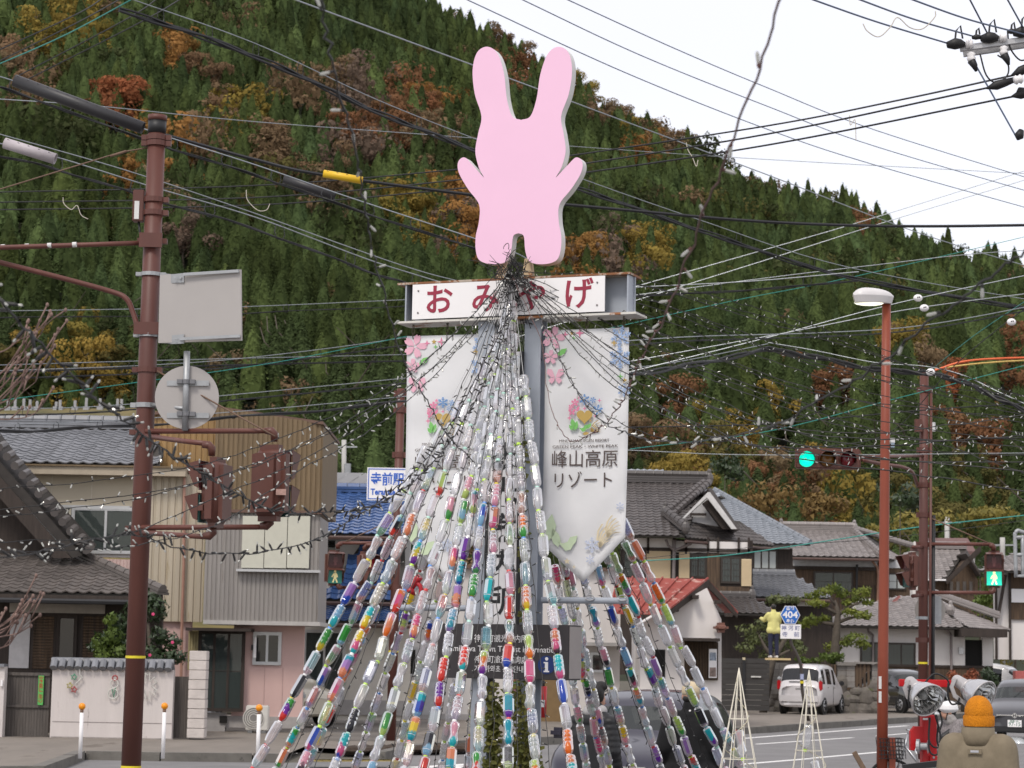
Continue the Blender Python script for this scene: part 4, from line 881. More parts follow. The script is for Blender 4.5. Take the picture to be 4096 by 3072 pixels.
def acunit(x0, x1, yt, yb, Y, label):
    a, c, z0, z1 = ext(x0, x1, yt, yb, Y); t = thing("air_conditioner", ((a + c) / 2, Y, z0), label, "air conditioner", "outdoor air conditioner units")
    mw = mat("appliance_white", (.62, .60, .56), .5, var=.05); b = MB(); b.box((a, Y, z0 + .05), (c, Y + .3, z1)); b.build("casing", mw, t, bevel=.02)
    b = MB(); ce = V((a + (c - a) * .36, Y - .012, (z0 + .05 + z1) / 2)); R_ = (z1 - z0) * .38
    for k in (2, 3, 4, 5): b.tube([ce + V((R_ * k / 5 * cos(q * pi / 12), 0, R_ * k / 5 * sin(q * pi / 12))) for q in range(25)], .012, 4, False)
    b.build("fan_grille", mw, t); b = MB(); b.lathe([(R_, 0), (R_, .008)], ce + V((0, .010, 0)), (0, -1, 0), 20); b.build("fan_well", mat("fan_well", (.22, .21, .20), .7), t)
    for q in (a + .1, c - .1): b = MB(); b.box((q - .05, Y + .02, z0), (q + .05, Y + .28, z0 + .049)); b.build("foot", mat("grey_foot", (.2, .2, .2), .8), t)
hd = thing("tiled_house", W(150, 2900, 48) * 1, "old dark wooden house with black tiled roof behind the white garden wall", "house"); hd.location.z = 0
part("wall", m_wood, hd, -200, 640, 2396, 3000, 47.4, .2)
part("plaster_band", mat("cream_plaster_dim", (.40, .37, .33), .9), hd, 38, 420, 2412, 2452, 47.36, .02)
A, B, C, D = W(-200, 2366, 46.2), W(652, 2397, 46.2), W(300, 2224, 48.4), W(-200, 2140, 48.4); B.z = A.z; D.z = C.z
tile_roof(hd, A, B, C, D, T_brown, .24, .20)
b = MB(); b.beam(A + V((0, -.02, -.1)), B + V((0, -.02, -.1)), .06, .14); b.build("fascia", m_wood, hd); gutter(hd, A + V((0, -.1, -.16)), B + V((0, -.1, -.16)), m_black)
b = MB(); b.quad(A + V((0, 0, -.12)), B + V((0, 0, -.12)), B + V((-.4, 1.6, -.12)), A + V((0, 1.6, -.12))); b.build("soffit", m_wood, hd)
ridge(hd, C, B, T_brown, .09, .12, False, 2, hosts="hip_ridge")
part("shoji_panel", mat("paper_panel", (.52, .50, .50), .7), hd, 38, 118, 2456, 2672, 47.36, .03)
win(hd, 226, 308, 2460, 2675, 47.4, 1, m_wood, m_glassd, False)
for xa, xb in ((124, 224), (322, 424)):
    a, c, z0, z1 = ext(xa, xb, 2464, 2675, 47.4); b = MB(); b.box((a, 47.37, z0), (a + .05, 47.39, z1)); b.box((c - .05, 47.37, z0), (c, 47.39, z1)); b.box(((a + c) / 2 - .03, 47.37, z0), ((a + c) / 2 + .03, 47.39, z1))
    f = b.build("shutter", m_wood, hd)
    for k in range(18):
        zz = z0 + (z1 - z0) * (k + .5) / 18; b = MB(); b.obox(((a + c) / 2, 47.375, zz), ((c - a) / 2 - .051, 0, 0), (0, .012, .012), (0, -.004, .016)); b.build("slat", m_woodb, f)
b = MB(); b.prism([W(-220, 1610, 47.6), W(-220, 1560, 47.6), W(0, 1850, 47.6), W(330, 2222, 47.6), W(290, 2232, 47.6), W(0, 1905, 47.6)], V((0, 1.6, .3))); b.build("gable_roof", mat("gable_dark", (.035, .030, .027), .8, var=.25), hd)
b = MB(); b.prism([W(-220, 1620, 47.55), W(0, 1906, 47.55), W(285, 2232, 47.55), W(212, 2232, 47.55), W(-220, 1745, 47.55)], V((0, .06, 0))); b.build("barge_board", m_wood, hd)
b = MB(); b.prism([W(-220, 1740, 48.3), W(220, 2232, 48.3), W(-220, 2232, 48.3)], V((0, .1, 0))); b.build("gable_wall", m_wood, hd)
b = MB()
for k in range(16): p = W(-150, 1655, 47.5).lerp(W(325, 2216, 47.5), k / 15); b.tube([p + V((.1, 0, .08)), p + V((.1, .5, .18))], .09, 8)
b.build("verge_tiles", T_dark, hd)
gw = thing("garden_wall", G(450, 2962), "white rendered garden wall with tile coping and wire ornaments, far left", "garden wall"); gw.location.z = 0
m_gw = mat("weathered_render", (.58, .53, .51), .9, var=.06, scale=1.5, spots=(.26, .22, .20), spot_scale=2.4, spot_at=.64, stretch=(3, 3, .35), bump=.3, bscale=22)
part("wall", m_gw, gw, 204, 690, 2676, 2975, 45, .22)
part("plinth", mat("mossy_plinth", (.30, .27, .25), .95, var=.3, scale=5, bump=.4), gw, 203, 691, 2950, 2976, 44.96, .03)
b = MB(); hb(b, 210, 686, 2889, 2892, 45, .01, -.004); b.build("wall_joint", mat("joint_grey", (.25, .22, .21), .9), gw)
a, c, z0, z1 = ext(202, 692, 2655, 2676, 45); n = 15
for i in range(n):
    x = a + (c - a) * (i + .5) / n; b = MB(); b.tube([(x, 44.9, z1 - .10), (x, 45.0, z1 + .02), (x, 45.22, z1 + .02), (x, 45.34, z1 - .10)], .075, 8); b.build("coping_tile", T_grey, gw)
b = MB(); b.tube([(a, 45.11, z1 + .04), (c, 45.11, z1 + .04)], .07, 8); b.build("coping_ridge", T_grey, gw)
gt = thing("wooden_gate", G(100, 2965), "grey wooden plank gate with green warning strip, left of the white garden wall", "gate"); gt.location.z = 0
a, c, z0, z1 = ext(14, 196, 2690, 2962, 45.2)
m_gate = mat("weathered_planks", (.10, .088, .08), .9, var=.3, scale=3, stretch=(9, 9, .4), bump=.3, bscale=20)
for i in range(16): x0, x1 = a + (c - a) * i / 16, a + (c - a) * (i + .93) / 16; b = MB(); b.box((x0, 45.2 + RND.uniform(0, .01), z0 + .05), (x1, 45.24, z1)); b.build("plank", m_gate, gt)
b = MB(); b.box((a, 45.17, (z0 + z1) / 2 - .02), (c, 45.195, (z0 + z1) / 2 + .03)); b.box((a, 45.17, z1 - .06), (c, 45.195, z1)); b.build("rail", m_gate, gt)
a, c, z0, z1 = ext(151, 172, 2703, 2820, 45.1); b = MB(); b.box((a, 45.13, z0), (c, 45.16, z1)); ws = b.build("warning_strip", mat("strip_green", (.10, .42, .10), .6), gt)
for i, ch in enumerate("空き巣にご用心"): text(ch, .095, mat("strip_red", (.45, .03, .02), .6), frame(V(((a + c) / 2, 45.128, z1 - .06 - i * (z1 - z0 - .1) / 6.6)), (1, 0, 0), (0, 0, 1)), ws, "letter")
wst = thing("wall_stub", G(-20, 2985), "short white wall end cut off by the left picture edge", "wall end"); wst.location.z = 0
part("wall", m_gw, wst, -120, 13, 2665, 2985, 44.8, .25); part("coping", T_grey, wst, -120, 16, 2655, 2667, 44.74, .36); part("doorbell", m_white, wst, 2, 10, 2720, 2745, 44.75, .045)
sdr = thing("slatted_door", G(718, 2950), "narrow grey wooden slatted door between the white wall and block pillar", "door"); sdr.location.z = 0
a, c, z0, z1 = ext(694, 752, 2706, 2952, 45.3)
for i in range(8): x0, x1 = a + (c - a) * i / 8, a + (c - a) * (i + .9) / 8; b = MB(); b.box((x0, 45.3, z0), (x1, 45.33, z1)); b.build("slat", m_gate, sdr)
b = MB(); b.box((c + .005, 45.27, z0), (c + .06, 45.36, z1 + .1)); b.build("door_post", m_wood, sdr)
bp_ = thing("block_pillar", G(783, 2950), "pale concrete block pillar beside the pink house", "pillar"); bp_.location.z = 0
a, c, z0, z1 = ext(752, 822, 2602, 2952, 45.1); m_block = mat("concrete_block", (.55, .50, .47), .95, var=.12, scale=4, bump=.5, bscale=35)
for i in range(9): q0, q1 = z0 + (z1 - z0) * i / 9, z0 + (z1 - z0) * (i + .96) / 9; b = MB(); b.box((a + RND.uniform(0, .006), 45.1, q0), (c - RND.uniform(0, .006), 45.5, q1)); b.build("block", m_block, bp_, bevel=.008)
def wire_shape(name, label, loops, cat="ornament"):
    t = thing(name, W(loops[0][0][0][0], loops[0][0][0][1], 44.95), label, cat, "wire ornaments on the garden wall")
    for pts, m, nm in loops: b = MB(); b.tube([W(x, y, 44.93) for x, y in pts], .014, 5, False); b.build(nm, m, t)
tubes = {k: mat("ornament_" + k, c, .4, var=.1) for k, c in (("green", (.10, .28, .18)), ("gold", (.36, .32, .12)), ("red", (.35, .06, .06)), ("white", (.55, .54, .50)))}
def star_loop(c, r): p = poly_star(c, r, 5, .5, .2); return p + [p[0]]
def circ(c, r, n=16): return [(c[0] + r * cos(6.2832 * k / n), c[1] + r * sin(6.2832 * k / n)) for k in range(n + 1)]
wire_shape("star_ornament", "cluster of three small wire stars hanging on the garden wall", [(star_loop((296, 2708), 13), tubes["green"], "green_star"), (star_loop((279, 2742), 13), tubes["gold"], "gold_star"), (star_loop((296, 2758), 13), tubes["red"], "red_star"), ([(318, 2672), (320, 2700), (330, 2708), (300, 2738)], tubes["white"], "hanging_tail")])
wire_shape("snowman_ornament", "wire snowman outline hanging on the garden wall", [(circ((457, 2735), 16), tubes["white"], "head"), (circ((452, 2775), 20), tubes["white"], "belly"), (circ((460, 2712), 10), tubes["red"], "hat"), ([(448, 2755), (455, 2790), (462, 2750)], tubes["green"], "scarf")])
fl = []
for k in range(6): a_ = k * pi / 3; fl += [((590 + 40 * sin(a_ - .2), 2745 + 55 * -cos(a_ - .2))), (590 + 34 * sin(a_), 2745 - 44 * cos(a_)), (590 + 40 * sin(a_ + .2), 2745 - 55 * cos(a_ + .2)), (590 + 18 * sin(a_ + .5), 2745 - 22 * cos(a_ + .5))]
wire_shape("snowflake_ornament", "wire snowflake outline half hidden by the brown pole", [(fl + [fl[0]], tubes["white"], "outline")])
hc = thing("corrugated_house", V((W(700, 2900, 50).x, 50, 0)), "two-storey house clad in cream, brown and grey corrugated sheet with pink ground floor", "house")
m_cream = mat("cream_wall", (.50, .44, .34), .85, var=.05, scale=1.2, spots=(.34, .29, .22), spot_scale=1.5, spot_at=.63)
m_pinkw = mat("pink_wall", (.58, .40, .37), .85, var=.04, scale=1.5)
m_beige = mat("beige_siding", (.45, .39, .30), .6, var=.12, scale=1.2, stretch=(3, 3, .3), spots=(.33, .26, .16), spot_scale=1.2, spot_at=.6); m_brn = mat("ochre_siding", (.30, .185, .075), .55, var=.25, scale=2.2, stretch=(5, 5, .3), spots=(.16, .09, .05), spot_scale=2, spot_at=.6)
m_brn2 = mat("brown_siding", (.165, .115, .062), .55, var=.2, scale=2.2, stretch=(5, 5, .3)); m_gry = mat("grey_siding", (.26, .24, .225), .5, var=.12, scale=1.5, stretch=(4, 4, .3), spots=(.19, .165, .145), spot_scale=1.4, spot_at=.6); m_cshut = mat("cream_shutter", (.52, .51, .43), .6, var=.05)
A, B, C, D = W(-200, 1872, 49.6), W(640, 1866, 49.6), W(640, 1715, 52.6), W(-200, 1715, 52.6); B.z = A.z = (A.z + B.z) / 2 + .08; C.z = D.z = (C.z + D.z) / 2
tile_roof(hc, A, B, C, D, T_grey, .27, .235); ridge(hc, D, C, T_grey, .11, .22, False)
part("wall", m_cream, hc, -200, 630, 1895, 2020, 50, .2); part("fascia", mat("fascia_tan", (.40, .34, .26), .8), hc, -200, 742, 1862, 1897, 49.55, .3)
b = MB(); a, c, z0, z1 = ext(-200, 742, 1858, 1864, 49.5); b.box((a, 49.5, z0), (c, 49.9, z1)); b.build("fascia_cap", m_brn2, hc)
for x in (205, 365): part("wall_joint", mat("joint_white", (.55, .50, .42), .8), hc, x, x + 3, 1898, 2018, 49.99, .008)
part("wall", m_plast, hc, -200, 630, 2020, 2225, 50.02, .2); part("sill_band", m_alu, hc, 60, 520, 2020, 2030, 49.98, .03)
win(hc, 285, 560, 2030, 2215, 50, 2, m_alu, m_glass, mat("paper_curtain", (.48, .46, .40), .9)); win(hc, 100, 262, 2030, 2215, 50, 2, m_alu, m_frost, True); ribbed("siding", mat("pale_ribs", (.52, .49, .40), .7), hc, 264, 284, 2030, 2215, 50.0, .08)
ribbed("siding", mat("pink_ribs", (.55, .40, .37), .7), hc, 200, 620, 2236, 2480, 49.96, .075, .015); part("lower_wall", m_pinkw, hc, 200, 760, 2480, 2900, 50.02, .15)
ribbed("siding", m_beige, hc, 560, 818, 1896, 2486, 49.9, .15, .03); downpipe(hc, [W(737, 1900, 49.82), W(735, 2250, 49.82), W(728, 2490, 49.82), W(722, 2880, 49.82)], mat("pink_pipe", (.36, .20, .15), .6))
ribbed("siding", m_brn, hc, 606, 862, 1652, 1868, 51.4, .13, .02, 1632); ribbed("siding", m_brn2, hc, 858, 1290, 1632, 2045, 50.6, .11, .02, 1694, 0, 2052)
b = MB(); b.prism([W(600, 1648, 51.3), W(864, 1624, 51.3), W(1294, 1686, 50.5), W(1294, 1698, 50.5), W(864, 1636, 51.3), W(600, 1660, 51.3)], V((0, 5, 0))); b.build("flat_roof", mat("brown_cap", (.13, .075, .055), .6), hc)
b = MB(); hb(b, 864, 1288, 1700, 2040, 50.75, 4.5); b.build("upper_block", m_brn2, hc); b = MB(); hb(b, 606, 862, 1664, 1868, 51.55, 4); b.build("upper_block", m_brn2, hc)
part("jetty_box", m_gry, hc, 822, 1272, 2060, 2484, 49.36, 2.5); ribbed("siding", m_gry, hc, 818, 1276, 2050, 2488, 49.3, .095, .018); part("jetty_edge", mat("pale_trim", (.42, .40, .38), .6), hc, 812, 1280, 2484, 2500, 49.24, 2.4)
b = MB(); hb(b, 850, 1294, 2040, 2052, 49.2, .4); b.build("eave_trim", mat("brown_cap", (.13, .075, .055), .6), hc)
for k in range(3): part("shutter", m_cshut, hc, 968 + k * 91, 968 + k * 91 + 88, 2064, 2272, 49.22, .05)
part("window_sill", m_alu, hc, 945, 1280, 2278, 2288, 49.12, .16)
part("lower_wall", m_pinkw, hc, 930, 1212, 2497, 2895, 50.0, .2)
for x in (1055, 1128): part("wall_joint", mat("pink_joint", (.44, .30, .28), .8), hc, x, x + 2, 2670, 2885, 49.99, .006)
part("plinth", mat("grey_plinth", (.36, .34, .33), .9, var=.12), hc, 900, 1214, 2866, 2912, 49.95, .25); part("plinth", mat("grey_plinth", (.36, .34, .33), .9, var=.12), hc, 730, 900, 2850, 2925, 49.9, .25)
part("vent", m_dark, hc, 878, 908, 2864, 2892, 49.86, .03)
win(hc, 1012, 1126, 2528, 2660, 50, 2, m_alu, m_glassd, False); win(hc, 790, 978, 2522, 2846, 49.85, 3, m_wood, m_glass, True, "sliding_door", bars=1)
part("door_hood", m_wood, hc, 742, 1004, 2512, 2524, 49.3, .7); ribbed("shutter_case", mat("ochre_ribs", (.30, .25, .13), .7), hc, 752, 796, 2524, 2680, 49.8, .05)
b = MB(); p = W(1016, 2590, 49.9); b.box((p.x - .05, 49.8, p.z - .06), (p.x + .02, 49.99, p.z + .06)); b.build("lamp_bracket", m_black, hc); b = MB(); b.tube([p + V((.03, -.12, -.22)), p + V((.03, -.12, .22))], .035, 10); b.build("wall_lamp", m_white, hc)
acunit(982, 1072, 2822, 2932, 49.2, "cream air conditioner unit standing against the pink house wall")
hbz = thing("blue_roof_house", V((W(1500, 2900, 60).x, 60, 0)), "house with glossy blue tiled roofs behind the pedestrian signals", "house")
A, B, C, D = W(1240, 2125, 58), W(1640, 2150, 58), W(1640, 1985, 61), W(1240, 1958, 61); B.z = A.z = (A.z + B.z) / 2; C.z = D.z = (C.z + D.z) / 2
tile_roof(hbz, A, B, C, D, T_blue, .27, .22); ridge(hbz, D, C, T_blue, .1, .16, False, 2); gutter(hbz, A + V((0, -.08, -.1)), B + V((0, -.08, -.1)))
part("upper_wall", mat("pale_wall", (.55, .54, .53), .85, var=.05), hbz, 1250, 1640, 2136, 2420, 59.4, .2); win(hbz, 1295, 1352, 2150, 2260, 59.4, 1, m_alu, m_glassd, False)
A, B, C, D = W(1282, 2398, 57), W(1620, 2402, 57), W(1620, 2180, 59.35), W(1454, 2150, 59.35); B.z = A.z = (A.z + B.z) / 2; C.z = D.z = (C.z + D.z) / 2
tile_roof(hbz, A, B, C, D, T_blue, .27, .235); gutter(hbz, A + V((0, -.08, -.1)), B + V((0, -.08, -.1)))
part("lower_wall", m_cream, hbz, 1270, 1640, 2404, 2640, 57.7, .2)
A, B, C, D = W(1272, 2486, 56), W(1660, 2488, 56), W(1640, 2418, 57.6), W(1272, 2416, 57.6); B.z = A.z = (A.z + B.z) / 2; C.z = D.z = (C.z + D.z) / 2
tile_roof(hbz, A, B, C, D, T_blue, .27, .22); gutter(hbz, A + V((0, -.08, -.1)), B + V((0, -.08, -.1)))
part("lower_wall", mat("cream_wall_light", (.60, .56, .50), .85, var=.05), hbz, 1205, 1640, 2488, 2880, 56.9, .2); win(hbz, 1212, 1380, 2520, 2800, 56.9, 2, m_alu, m_glass, True, bars=0); part("plinth", mat("grey_plinth", (.36, .34, .33), .9), hbz, 1204, 1640, 2800, 2860, 56.84, .25)
st = thing("station_roof", V((W(1350, 2100, 95).x, 95, 0)), "low grey metal roof carrying solar panels beyond the blue-tiled house", "building")
ribbed("wall", m_gry, st, 1100, 1640, 1935, 2500, 95, .3, .05); a, c, z0, z1 = ext(1100, 1640, 1895, 1945, 95)
for k in range(2):
    zq = z0 + .15 + k * .32
    for i in range(9):
        x0, x1 = a + (c - a) * i / 9, a + (c - a) * (i + .95) / 9; b = MB(); b.add([(x0, 95 + k * 2.6, zq), (x1, 95 + k * 2.6, zq), (x1 + .3, 97.4 + k * 2.6, zq + .5), (x0 + .3, 97.4 + k * 2.6, zq + .5)], [(0, 1, 2, 3)]); b.build("solar_panel", mat("solar_panel", (.17, .165, .165), .35, .2, var=.15, scale=2), st)
b = MB(); b.prism([V((a, 94.6, z0 - .1)), V((c, 94.6, z0 - .1)), V((c, 100.5, z0 + .9)), V((a, 100.5, z0 + .9))], V((0, 0, -.1))); b.build("metal_roof", mat("metal_roof", (.40, .40, .40), .5, .2, var=.06), st)
wb = thing("white_building", V((W(2250, 2900, 62).x, 62, 0)), "low white plastered building with rusty red sheet roof behind the garlands", "building")
part("wall", m_plasts, wb, 1600, 2480, 2274, 2905, 62, .25); part("eave_trim", mat("brown_cap", (.13, .075, .055), .6), wb, 1596, 2484, 2264, 2276, 61.8, .5)
win(wb, 1606, 1672, 2588, 2706, 62, 1, m_alu, m_glassd, False); part("door", mat("grey_door", (.42, .42, .43), .6), wb, 1690, 1750, 2640, 2860, 61.95, .04)
win(wb, 2360, 2420, 2610, 2690, 62, 1, m_alu, m_glassd, False); part("canopy", mat("old_canopy", (.34, .33, .32), .9, var=.2), wb, 2330, 2490, 2570, 2584, 61.2, .8)
part("plinth", mat("grey_plinth", (.36, .34, .33), .9), wb, 1600, 2480, 2860, 2906, 61.96, .3); part("doorway", mat("ochre_door", (.20, .13, .06), .7), wb, 2160, 2260, 2690, 2890, 61.94, .05)
gx0, gx1 = 2490, 2890; pk = (2832, 2314)
b = MB(); b.prism([W(2560, 2905, 60), W(2886, 2905, 60), W(2886, 2478, 60), W(2828, 2352, 60), W(2640, 2452, 60), W(2560, 2500, 60)], V((0, 4, 0))); b.build("gable_wall", m_plast, wb)
m_red = mat("rusty_red_sheet", (.27, .055, .042), .65, var=.2, scale=2.5, spots=(.46, .27, .23), spot_scale=2.2, spot_at=.57, stretch=(1, 2.5, 1))
Pk, Ev, Pb, Eb = W(2832, 2318, 59.4), W(2690, 2448, 59.4), W(2450, 2322, 62.2), W(2440, 2440, 59.6)
Pb = W(2470, 2322, 60.6); Pk = W(2832, 2316, 60.6); Ev = W(2660, 2452, 58.8); Eb = W(2440, 2420, 58.8); Eb.z = Ev.z; Pb.z = Pk.z
b = MB(); b.prism([Eb, Ev, Pk, Pb], V((0, 0, -.05))); rr = b.build("red_roof", m_red, wb)
for k in range(7): p, q = Eb.lerp(Ev, k / 6), Pb.lerp(Pk, k / 6); b = MB(); b.beam(p + V((0, -.02, .025)), q + V((0, 0, .025)), .04, .05); b.build("standing_seam", m_red, rr)
E2 = W(2945, 2452, 62.4); b = MB(); b.prism([Pk, Ev, Ev + V((0, 0, -.14)), Pk + V((0, 0, -.2))], V((.05, .02, 0))); b.prism([Pk, W(2952, 2450, 60.8), W(2950, 2470, 60.8), Pk + V((0, 0, -.22))], V((0, .3, 0))); b.build("barge_board", m_wood, wb)
b = MB(); b.prism([Pk, W(2952, 2446, 60.8), W(2952, 2446, 60.8) + V((0, 3, 0)), Pk + V((0, 3, 0))], V((0, 0, -.06))); b.build("roof_slope", m_red, wb)
for x, y in ((2780, 2380), (2870, 2400), (2700, 2432), (2915, 2452)): part("rafter_end", m_wood, wb, x - 10, x + 16, y, y + 14, 59.6, .5)
part("lean_to_roof", m_wood, wb, 2732, 2880, 2552, 2564, 59.0, 1.0)
a, c, z0, z1 = ext(2738, 2870, 2566, 2720, 59.8)
for k in range(22): x = a + (c - a) * k / 21; b = MB(); b.box((x, 59.86, z0), (x + .02, 59.9, z1)); b.build("lattice_bar", m_woodb, wb)
part("lattice_back", m_dark, wb, 2738, 2870, 2566, 2720, 59.95, .04); part("awning", mat("awning_brown", (.16, .07, .05), .6), wb, 2860, 2916, 2490, 2530, 59.3, .7, bevel=.1)
part("doorway", m_dark, wb, 2612, 2660, 2598, 2840, 59.97, .04); a, c, z0, z1 = ext(2840, 2872, 2596, 2712, 59.5)
po = thing("campaign_poster", V(((a + c) / 2, 59.85, z0)), "tall narrow poster with two photographs on the white building corner", "poster"); b = MB(); b.box((a, 59.84, z0), (c, 59.855, z1)); b.build("sheet", m_white, po)
h_ = z1 - z0
for t0, t1, cc in ((.60, .88, (.12, .14, .17)), (.04, .36, (.10, .075, .065))): b = MB(); b.box((a + .02, 59.836, z0 + h_ * t0), (c - .02, 59.8395, z0 + h_ * t1)); ph_ = b.build("photograph", mat("poster_photo%d" % int(t0 * 100), cc, .6, var=.6, scale=9, col2=tuple(min(1, q * 4) for q in cc)), po)
acunit(2548, 2580, 2690, 2790, 61.0, "cream air conditioner unit half hidden by garlands on the white building")
hg = thing("gabled_house", V((W(2750, 2800, 80).x, 80, 0)), "large two-storey house with black tiled gabled roof and cream shutters", "house")
part("wall", m_wood, hg, 2480, 2700, 2150, 2700, 80, .3); part("wall", m_wood, hg, 2700, 3010, 2160, 2700, 80.02, .3)
A, B, C, D = W(2440, 2146, 79), W(2738, 2140, 79), W(2830, 1935, 83.4), W(2440, 1935, 83.4); B.z = A.z = (A.z + B.z) / 2; D.z = C.z
tile_roof(hg, A, B, C, D, T_dark, .27, .235); ridge(hg, D + V((0, 0, 0)), C, T_dark, .12, .34, True, 4)
for k, (xa, ya, xb, yb) in enumerate(((2815, 1940, 2660, 2065), (2838, 1940, 2690, 2072))): b = MB(); P, Q = W(xa, ya, 82.9), W(xb, yb, 80.6); n = 12; [b.tube([P.lerp(Q, i / n) + V((0, 0, .12)), P.lerp(Q, (i + .93) / n) + V((0, 0, .12))], [.12, .14], 8) for i in range(n)]; b.build("descending_ridge", T_dark, hg)
P, Q = W(2664, 2062, 80.5), W(2740, 2122, 79.0); ridge(hg, P, Q, T_dark, .13, .2, True, 2, hosts="corner_ridge")
b = MB(); b.prism([W(2832, 1968, 79.6), W(2840, 1968, 79.6), W(2948, 2116, 79.6), W(2926, 2116, 79.6), W(2828, 1990, 79.6), W(2730, 2080, 79.6), W(2722, 2080, 79.6)], V((0, .12, 0))); b.build("barge_board", mat("white_barge", (.56, .55, .54), .7), hg)
b = MB(); b.prism([W(2832, 1955, 79.7), W(2845, 1950, 79.7), W(2962, 2118, 79.7), W(2944, 2118, 79.7)], V((0, 3.4, 0))); b.build("gable_verge", T_dark, hg)
b = MB(); b.prism([W(2830, 1992, 80.6), W(2925, 2116, 80.6), W(2735, 2080, 80.6)], V((0, .1, 0))); b.build("gable_wall", mat("grey_plaster", (.46, .45, .45), .85), hg)
part("gable_beam", m_wood, hg, 2760, 2825, 2052, 2062, 80.4, .1); b = MB(); b.prism([W(2836, 1995, 79.9), W(2925, 2116, 79.9), W(2890, 2116, 79.9), W(2812, 2012, 79.9)], V((0, .5, 0))); b.build("gable_shade", m_wood, hg)
A, B, C, D = W(2742, 2152, 79), W(3095, 2182, 83.5), W(2958, 2116, 83.5), W(2735, 2082, 80.5)
B.z = A.z; zz = (C.z + D.z) / 2; C.z = zz + .25; D.z = zz + .1
tile_roof(hg, A, B, C, D, T_dark, .24, .2); gutter(hg, A + V((0, -.1, -.12)), B + V((0, -.1, -.12)))
part("plaster_band", m_plast, hg, 2490, 2690, 2152, 2192, 79.96, .03); part("plaster_band", m_plast, hg, 2702, 3000, 2166, 2212, 79.97, .03)
for x in (2592, 2694, 2744, 2832, 2872, 2955, 2995): part("timber_post", m_wood, hg, x - 4, x + 5, 2150, 2215, 79.9, .05)
part("timber_beam", m_wood, hg, 2486, 3010, 2192, 2206, 79.9, .05)
def louvre(parent, x0, x1, yt, yb, Y, n):
    a, c, z0, z1 = ext(x0, x1, yt, yb, Y); mm = mat("cream_louvre", (.54, .42, .26), .6, var=.04)
    b = MB(); b.box((a, Y + .02, z0), (c, Y + .04, z1)); f = b.build("shutter", mm, parent)
    for k in range(n): q0 = z0 + (z1 - z0) * k / n; b = MB(); b.add([(a, Y, q0), (c, Y, q0), (c, Y + .018, q0 + (z1 - z0) / n * .92), (a, Y + .018, q0 + (z1 - z0) / n * .92), (a, Y + .018, q0), (c, Y + .018, q0)], [(0, 1, 2, 3), (0, 4, 5, 1)]); b.build("slat", mm, f)
louvre(hg, 2586, 2682, 2204, 2312, 79.9, 18); louvre(hg, 2716, 2758, 2208, 2312, 79.9, 18); louvre(hg, 2966, 3006, 2236, 2344, 79.9, 18)
win(hg, 2490, 2584, 2206, 2312, 80, 2, m_bronze, m_glass, True, bars=2); win(hg, 2758, 2826, 2216, 2312, 80, 2, m_bronze, m_glass, mat("shoji", (.40, .42, .46), .8), bars=3, vbars=2); win(hg, 2882, 2964, 2226, 2334, 80, 2, m_bronze, m_glass, mat("shoji", (.40, .42, .46), .8), bars=3, vbars=2)
part("wood_panel", m_woodb, hg, 2828, 2880, 2215, 2370, 79.96, .03); part("wood_panel", m_woodb, hg, 2866, 3000, 2346, 2378, 79.95, .04); downpipe(hg, [W(2698, 2160, 79.8), W(2696, 2210, 79.8), W(2694, 2320, 79.8)], mat("grey_pipe", (.20, .17, .165), .5), .06)
downpipe(hg, [W(2664, 2160, 79.5), W(2672, 2180, 79.6), W(2696, 2200, 79.75)], mat("grey_pipe", (.20, .17, .165), .5), .05); downpipe(hg, [W(2768, 2160, 79.5), W(2764, 2175, 79.6), W(2700, 2200, 79.75)], mat("grey_pipe", (.20, .17, .165), .5), .05)
A, B, C, D = W(2850, 2470, 78), W(3130, 2440, 78), W(3000, 2395, 80), W(2850, 2380, 80); A.z = B.z = W(2990, 2455, 78).z; C.z = D.z = W(2940, 2388, 80).z
tile_roof(hg, A, B, C, D, T_dark, .24, .2, name="lower_roof"); ridge(hg, D, C, T_dark, .09, .14, True, 2, hosts="lower_ridge")
part("lower_wall", m_wood, hg, 2880, 3120, 2470, 2720, 79.4, .2)
A, B, C, D = W(3030, 2190, 86), W(3242, 2178, 86), W(2858, 1966, 91), W(2840, 1966, 91); A = W(2880, 2190, 86); A.z = B.z; D.z = C.z
tile_roof(hg, A, B, C, D, T_lgrey, .26, .22, name="rear_roof"); ridge(hg, C, B, T_lgrey, .09, .1, False, 2, hosts="rear_hip"); part("rear_wall", m_wood, hg, 3005, 3170, 2192, 2300, 86.6, .3); win(hg, 3010, 3110, 2198, 2280, 86.6, 3, m_bronze, m_frost, True); part("plaster_band", m_plast, hg, 3090, 3160, 2178, 2196, 86.5, .03)
A, B, C, D = W(3000, 2390, 84), W(3330, 2392, 84), W(3180, 2300, 86.5), W(3000, 2300, 86.5); A.z = B.z = (A.z + B.z) / 2; C.z = D.z = (C.z + D.z) / 2
tile_roof(hg, A, B, C, D, T_grey, .25, .2, name="side_roof"); ridge(hg, D, C, T_grey, .09, .14, False, 2, hosts="side_ridge"); gutter(hg, A + V((0, -.08, -.1)), B + V((0, -.08, -.1))); part("side_wall", m_wood, hg, 3000, 3330, 2396, 2720, 84.8, .2); part("plaster_band", m_plast, hg, 3190, 3300, 2400, 2425, 84.75, .03)
A, B, C, D = W(2440, 1975, 90), W(2900, 1990, 90), W(2660, 1902, 93), W(2440, 1880, 93); A.z = B.z; C.z = D.z
tile_roof(hg, A, B, C, D, T_lgrey, .26, .22, name="rear_roof")
hw = thing("hipped_house", V((W(3350, 2800, 95).x, 95, 0)), "two-storey dark board house with hipped warm grey tiled roof", "house")
part("wall", m_woodb, hw, 3165, 3512, 2225, 2640, 95, .3); part("wall", m_woodb, hw, 3512, 3640, 2232, 2480, 96.2, .3)
